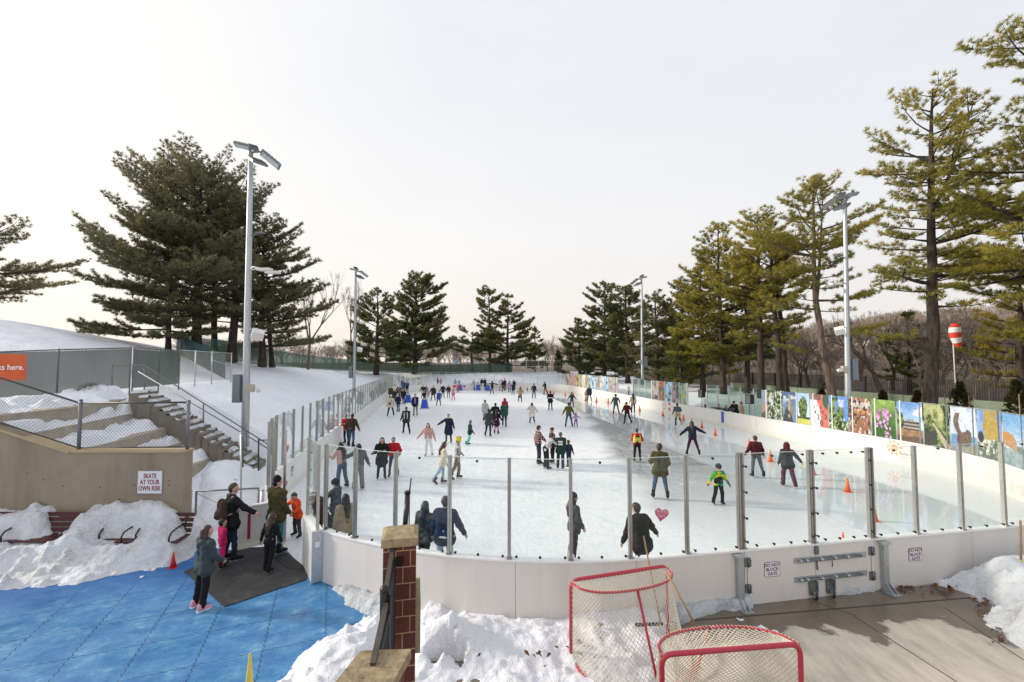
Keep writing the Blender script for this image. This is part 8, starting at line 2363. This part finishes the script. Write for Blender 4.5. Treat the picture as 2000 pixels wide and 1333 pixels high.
person(947, 762, 739, 210, 'person in a dark brown coat close to the one in navy', 'brown', 'black', 'long:auburn', 'stand', bulk=1.2, coat='coat', group=FAR)
person(961, 771, 744, 2, 'long haired woman in black with both arms stretched sideways', 'black', 'dk_denim', 'long:dark', 'out', group=FAR, arms=((78, 4, 4, 0), (78, 4, 4, 0)))
person(976, 764, 744, 90, 'person in white by the far boards', 'white', 'lgrey', 'beanie:black', 'stand', bulk=1.15, coat='hip', group=FAR)
person(982, 765, 741, 270, 'person in black by the far boards next to one in white', 'black', 'black', 'short:dark', 'stride', group=FAR)
person(986, 762, 740, 200, 'person in dark maroon with red heart ears', 'wine', 'maroon', 'ears:red', 'stand', bulk=1.15, coat='hip', group=FAR)
person(995, 767, 744, 10, 'person in a pale lilac hoodie far down the ice', 'lilac', 'slate', 'short:dark', 'glide', bulk=1.15, coat='hip', group=FAR)
person(1002, 772, 741, 8, 'man in a black jacket and light jeans leaning forward far down the ice', 'navy', 'denim', 'short:dark', 'push', bulk=1.2, coat='hip', group=FAR, hgt=1.78)
person(1004, 764, 742, 180, 'woman with long reddish hair behind the man in light jeans', 'wine', 'black', 'long:auburn', 'stand', group=FAR)
CL = 'crowd along the far left boards'
person(763, 783, 754, 180, 'man in an olive jacket in the crowd along the left boards', 'olive', 'black', 'short:dark', 'stand', bulk=1.25, coat='hip', group=CL)
person(769, 789, 760, 190, 'man in a black jacket in the crowd, in front of the olive one', 'char', 'black', 'short:dark', 'stand', bulk=1.25, coat='hip', group=CL)
person(770, 768, 747, 200, 'person in bright pink in the left crowd', 'magenta', 'rose', 'short:dark', 'cross', bulk=1.15, group=CL)
person(765, 766, 749, 180, 'child in pale pink in the left crowd', 'rose', 'lgrey', 'hood:rose', 'stand', group=CL, hgt=1.4)
person(782, 779, 752, 180, 'person in a grey and mustard jacket pushing through the left crowd', 'khaki', 'black', 'short:brown', 'wide', bulk=1.2, coat='hip', group=CL)
person(776, 777, 756, 170, 'child in black leaning at the left boards', 'black', 'navy', 'helmet:navy', 'push', group=CL)
person(788, 769, 743, 180, 'person in a bright blue jacket in the left crowd', 'blue', 'char', 'short:dark', 'stand', bulk=1.2, coat='hip', group=CL)
person(795, 770, 745, 190, 'man in a dark teal jacket in the left crowd', 'dk_denim', 'brown', 'short:black', 'cross', bulk=1.2, coat='hip', group=CL)
person(784, 762, 741, 180, 'person in dull purple with a rosy hat at the back of the left crowd', 'plum', 'char', 'beanie:rose', 'stand', bulk=1.15, coat='hip', group=CL)
person(777, 761, 738, 170, 'person in dark maroon at the back of the left crowd', 'maroon', 'char', 'beanie:pink', 'stand', bulk=1.1, group=CL)
tq = t_at_px(1437, CUM[2], CUM[3], 1.5, .8); q = rp(tq, .62, 0)
def at_box(px, off, yh, face, label, **kw):
 t = t_at_px(px, CUM[2], CUM[3], 1.5, off); q = rp(t, off, 0)
 return person(px, 800, yh, face, label, v=q[1], z0=.12, sh='shoe:black', group='people at the music table', **kw)
at_box(1437, 1.35, 780, 235, 'person in black with a black cap bent over the music table', top='black', bot='black', hair='cap:black', pose='push', bulk=1.2, coat='hip')
at_box(1449, .8, 783, 300, 'person in a tan coat standing at the music table', top='camel', bot='khaki', hair='short:lbrown', pose='stand', bulk=1.22, coat='coat')
at_box(1419, 1.7, 790, 220, 'person in grey sitting low behind the music table', top='dgrey', bot='black', hair='beanie:grey', pose='push', bulk=1.1, coat='hip')
at_box(1405, 1.75, 788, 225, 'person in a pale hoodie sitting low behind the music table, left one', top='lgrey', bot='black', hair='short:black', pose='push', bulk=1.15, coat='hip')
AID = M('aid_blue', (.015, .07, .50), .4, 0, .06, 5)
def aid(px, yf, yt, label, rz=0.0):
 b = P(px, yf); h = PD(px, yt, b[1])[2]; k = h / .85
 o = thing('skating_aid', label, 'skating aid', b, rz, 'blue skating aids')
 for s in (-1, 1):
  mb = MB(); V = [(s * .26, -.30, .03), (s * .26, .34, .03), (s * .20, .30, .50), (s * .17, .02, .85), (s * .17, -.10, .82), (s * .22, -.26, .30)]
  V = [np.array(p) * k for p in V]; V2 = [p + np.array((s * .05 * k, 0, 0)) for p in V]; n = len(V)
  mb.add(V + V2, [tuple(range(n))[::-1], tuple(range(n, 2 * n))] + [(i, (i + 1) % n, n + (i + 1) % n, n + i) for i in range(n)]); mb.build('side_shell', AID, o, world=False)
  mb = MB(); mb.tube([(s * .34 * k, -.34 * k, .02), (s * .34 * k, .40 * k, .02)], .03 * k, 6); mb.build('runner', AID, o, world=False)
 mb = MB(); mb.add([np.array(p) * k for p in ((-.28, -.31, .05), (.28, -.31, .05), (.19, -.11, .80), (-.19, -.11, .80), (-.28, -.27, .05), (.28, -.27, .05), (.19, -.07, .80), (-.19, -.07, .80))], [(0, 1, 2, 3), (7, 6, 5, 4), (0, 4, 5, 1), (1, 5, 6, 2), (2, 6, 7, 3), (3, 7, 4, 0)]); mb.build('front_shell', AID, o, world=False)
 mb = MB(); mb.tube([np.array(p) * k for p in ((-.24, .0, .62), (-.24, -.05, .86), (.24, -.05, .86), (.24, .0, .62))], .022 * k, 8); mb.build('handle_bar', cloth('white'), o, world=False)
 return o
aid(829, 798, 780, 'blue skating aid pushed by the small child, nearest of them')
aid(797, 787, 771, 'blue skating aid left of the man with the pink beanie')
aid(898, 763, 751, 'blue skating aid at the far boards beside the hearts')
aid(934, 763, 751, 'blue skating aid at the far boards under the child in orange')
aid(1015, 777, 768, 'blue skating aid behind the woman in the tan jacket')
aid(953, 764, 752, 'blue skating aid left of the woman with outstretched arms')
SUN_AZ = R(-80); SUN_EL = R(21)          # azimuth from +v towards +u
sd_ = np.array((math.sin(SUN_AZ) * math.cos(SUN_EL), math.cos(SUN_AZ) * math.cos(SUN_EL), math.sin(SUN_EL)))
L = bpy.data.lights.new('sun', 'SUN'); L.energy = 3.2; L.angle = R(7); L.color = (1.0, .91, .79)
lo = bpy.data.objects.new('sun', L); COL.objects.link(lo)
lo.rotation_euler = Vector(-sd_).to_track_quat('-Z', 'Y').to_euler(); lo.location = (-60, 30, 50)
W = bpy.data.worlds.new('World'); SC.world = W; W.use_nodes = True
nt = W.node_tree; N = NT(nt); bg = nt.nodes['Background']
sky = N.n('ShaderNodeTexSky', sky_type='NISHITA'); sky.sun_disc = False; sky.sun_elevation = SUN_EL; sky.sun_rotation = SUN_AZ % (2 * math.pi)
sky.dust_density = 4.0; sky.air_density = 1.0
tc = N.n('ShaderNodeTexCoord'); d = tc.outputs['Generated']
z = N.sep(d)[2]
base = N.ramp(N.math('MAXIMUM', z, 0.0), [(0.0, (9.0, 8.1, 7.3)), (.10, (9.3, 8.65, 8.0)), (.28, (9.1, 9.0, 8.9)), (.52, (8.3, 8.5, 8.9)), (1.0, (7.0, 7.6, 8.8))])
dp = N.n('ShaderNodeVectorMath', operation='DOT_PRODUCT'); N.l(d, dp.inputs[0]); dp.inputs[1].default_value = sd_
g = N.math('POWER', N.math('MAXIMUM', dp.outputs['Value'], 0.0), 4.0)
base = N.mix(N.math('MULTIPLY', g, .85, clamp=True), base, (12.5, 11.7, 10.2))
cl = N.noise(N.mapping(d, (1, 1, 3.0)), 2.2, 6, .55, .4)
base = N.mix(N.ramp(cl, [(.35, .0), (.7, .30)]), base, (10.2, 9.9, 9.7))
away = N.math('MULTIPLY', N.math('SUBTRACT', .35, dp.outputs['Value']), .28, clamp=True)
base = N.mix(away, base, (6.1, 6.6, 7.7))
col = N.mix(.10, base, sky.outputs[0])
nt.links.new(col, bg.inputs['Color']); bg.inputs['Strength'].default_value = .10
SC.view_settings.view_transform = 'Standard'; SC.view_settings.look = 'None'; SC.view_settings.exposure = 0.15; SC.view_settings.gamma = 1.0
SC.view_settings.use_curve_mapping = False
cam = bpy.data.cameras.new('camera'); co = bpy.data.objects.new('camera', cam); COL.objects.link(co)
cam.sensor_width = 36; cam.lens = FPX / 2000 * 36; cam.clip_end = 5000; cam.clip_start = .05
co.location = (0, 0, H); co.rotation_euler = (math.pi / 2 + PITCH, 0, 0)
SC.camera = co
SC.cycles.transparent_max_bounces = 48
SC.cycles.max_bounces = 8
SC.render.resolution_x = 1024; SC.render.resolution_y = 682
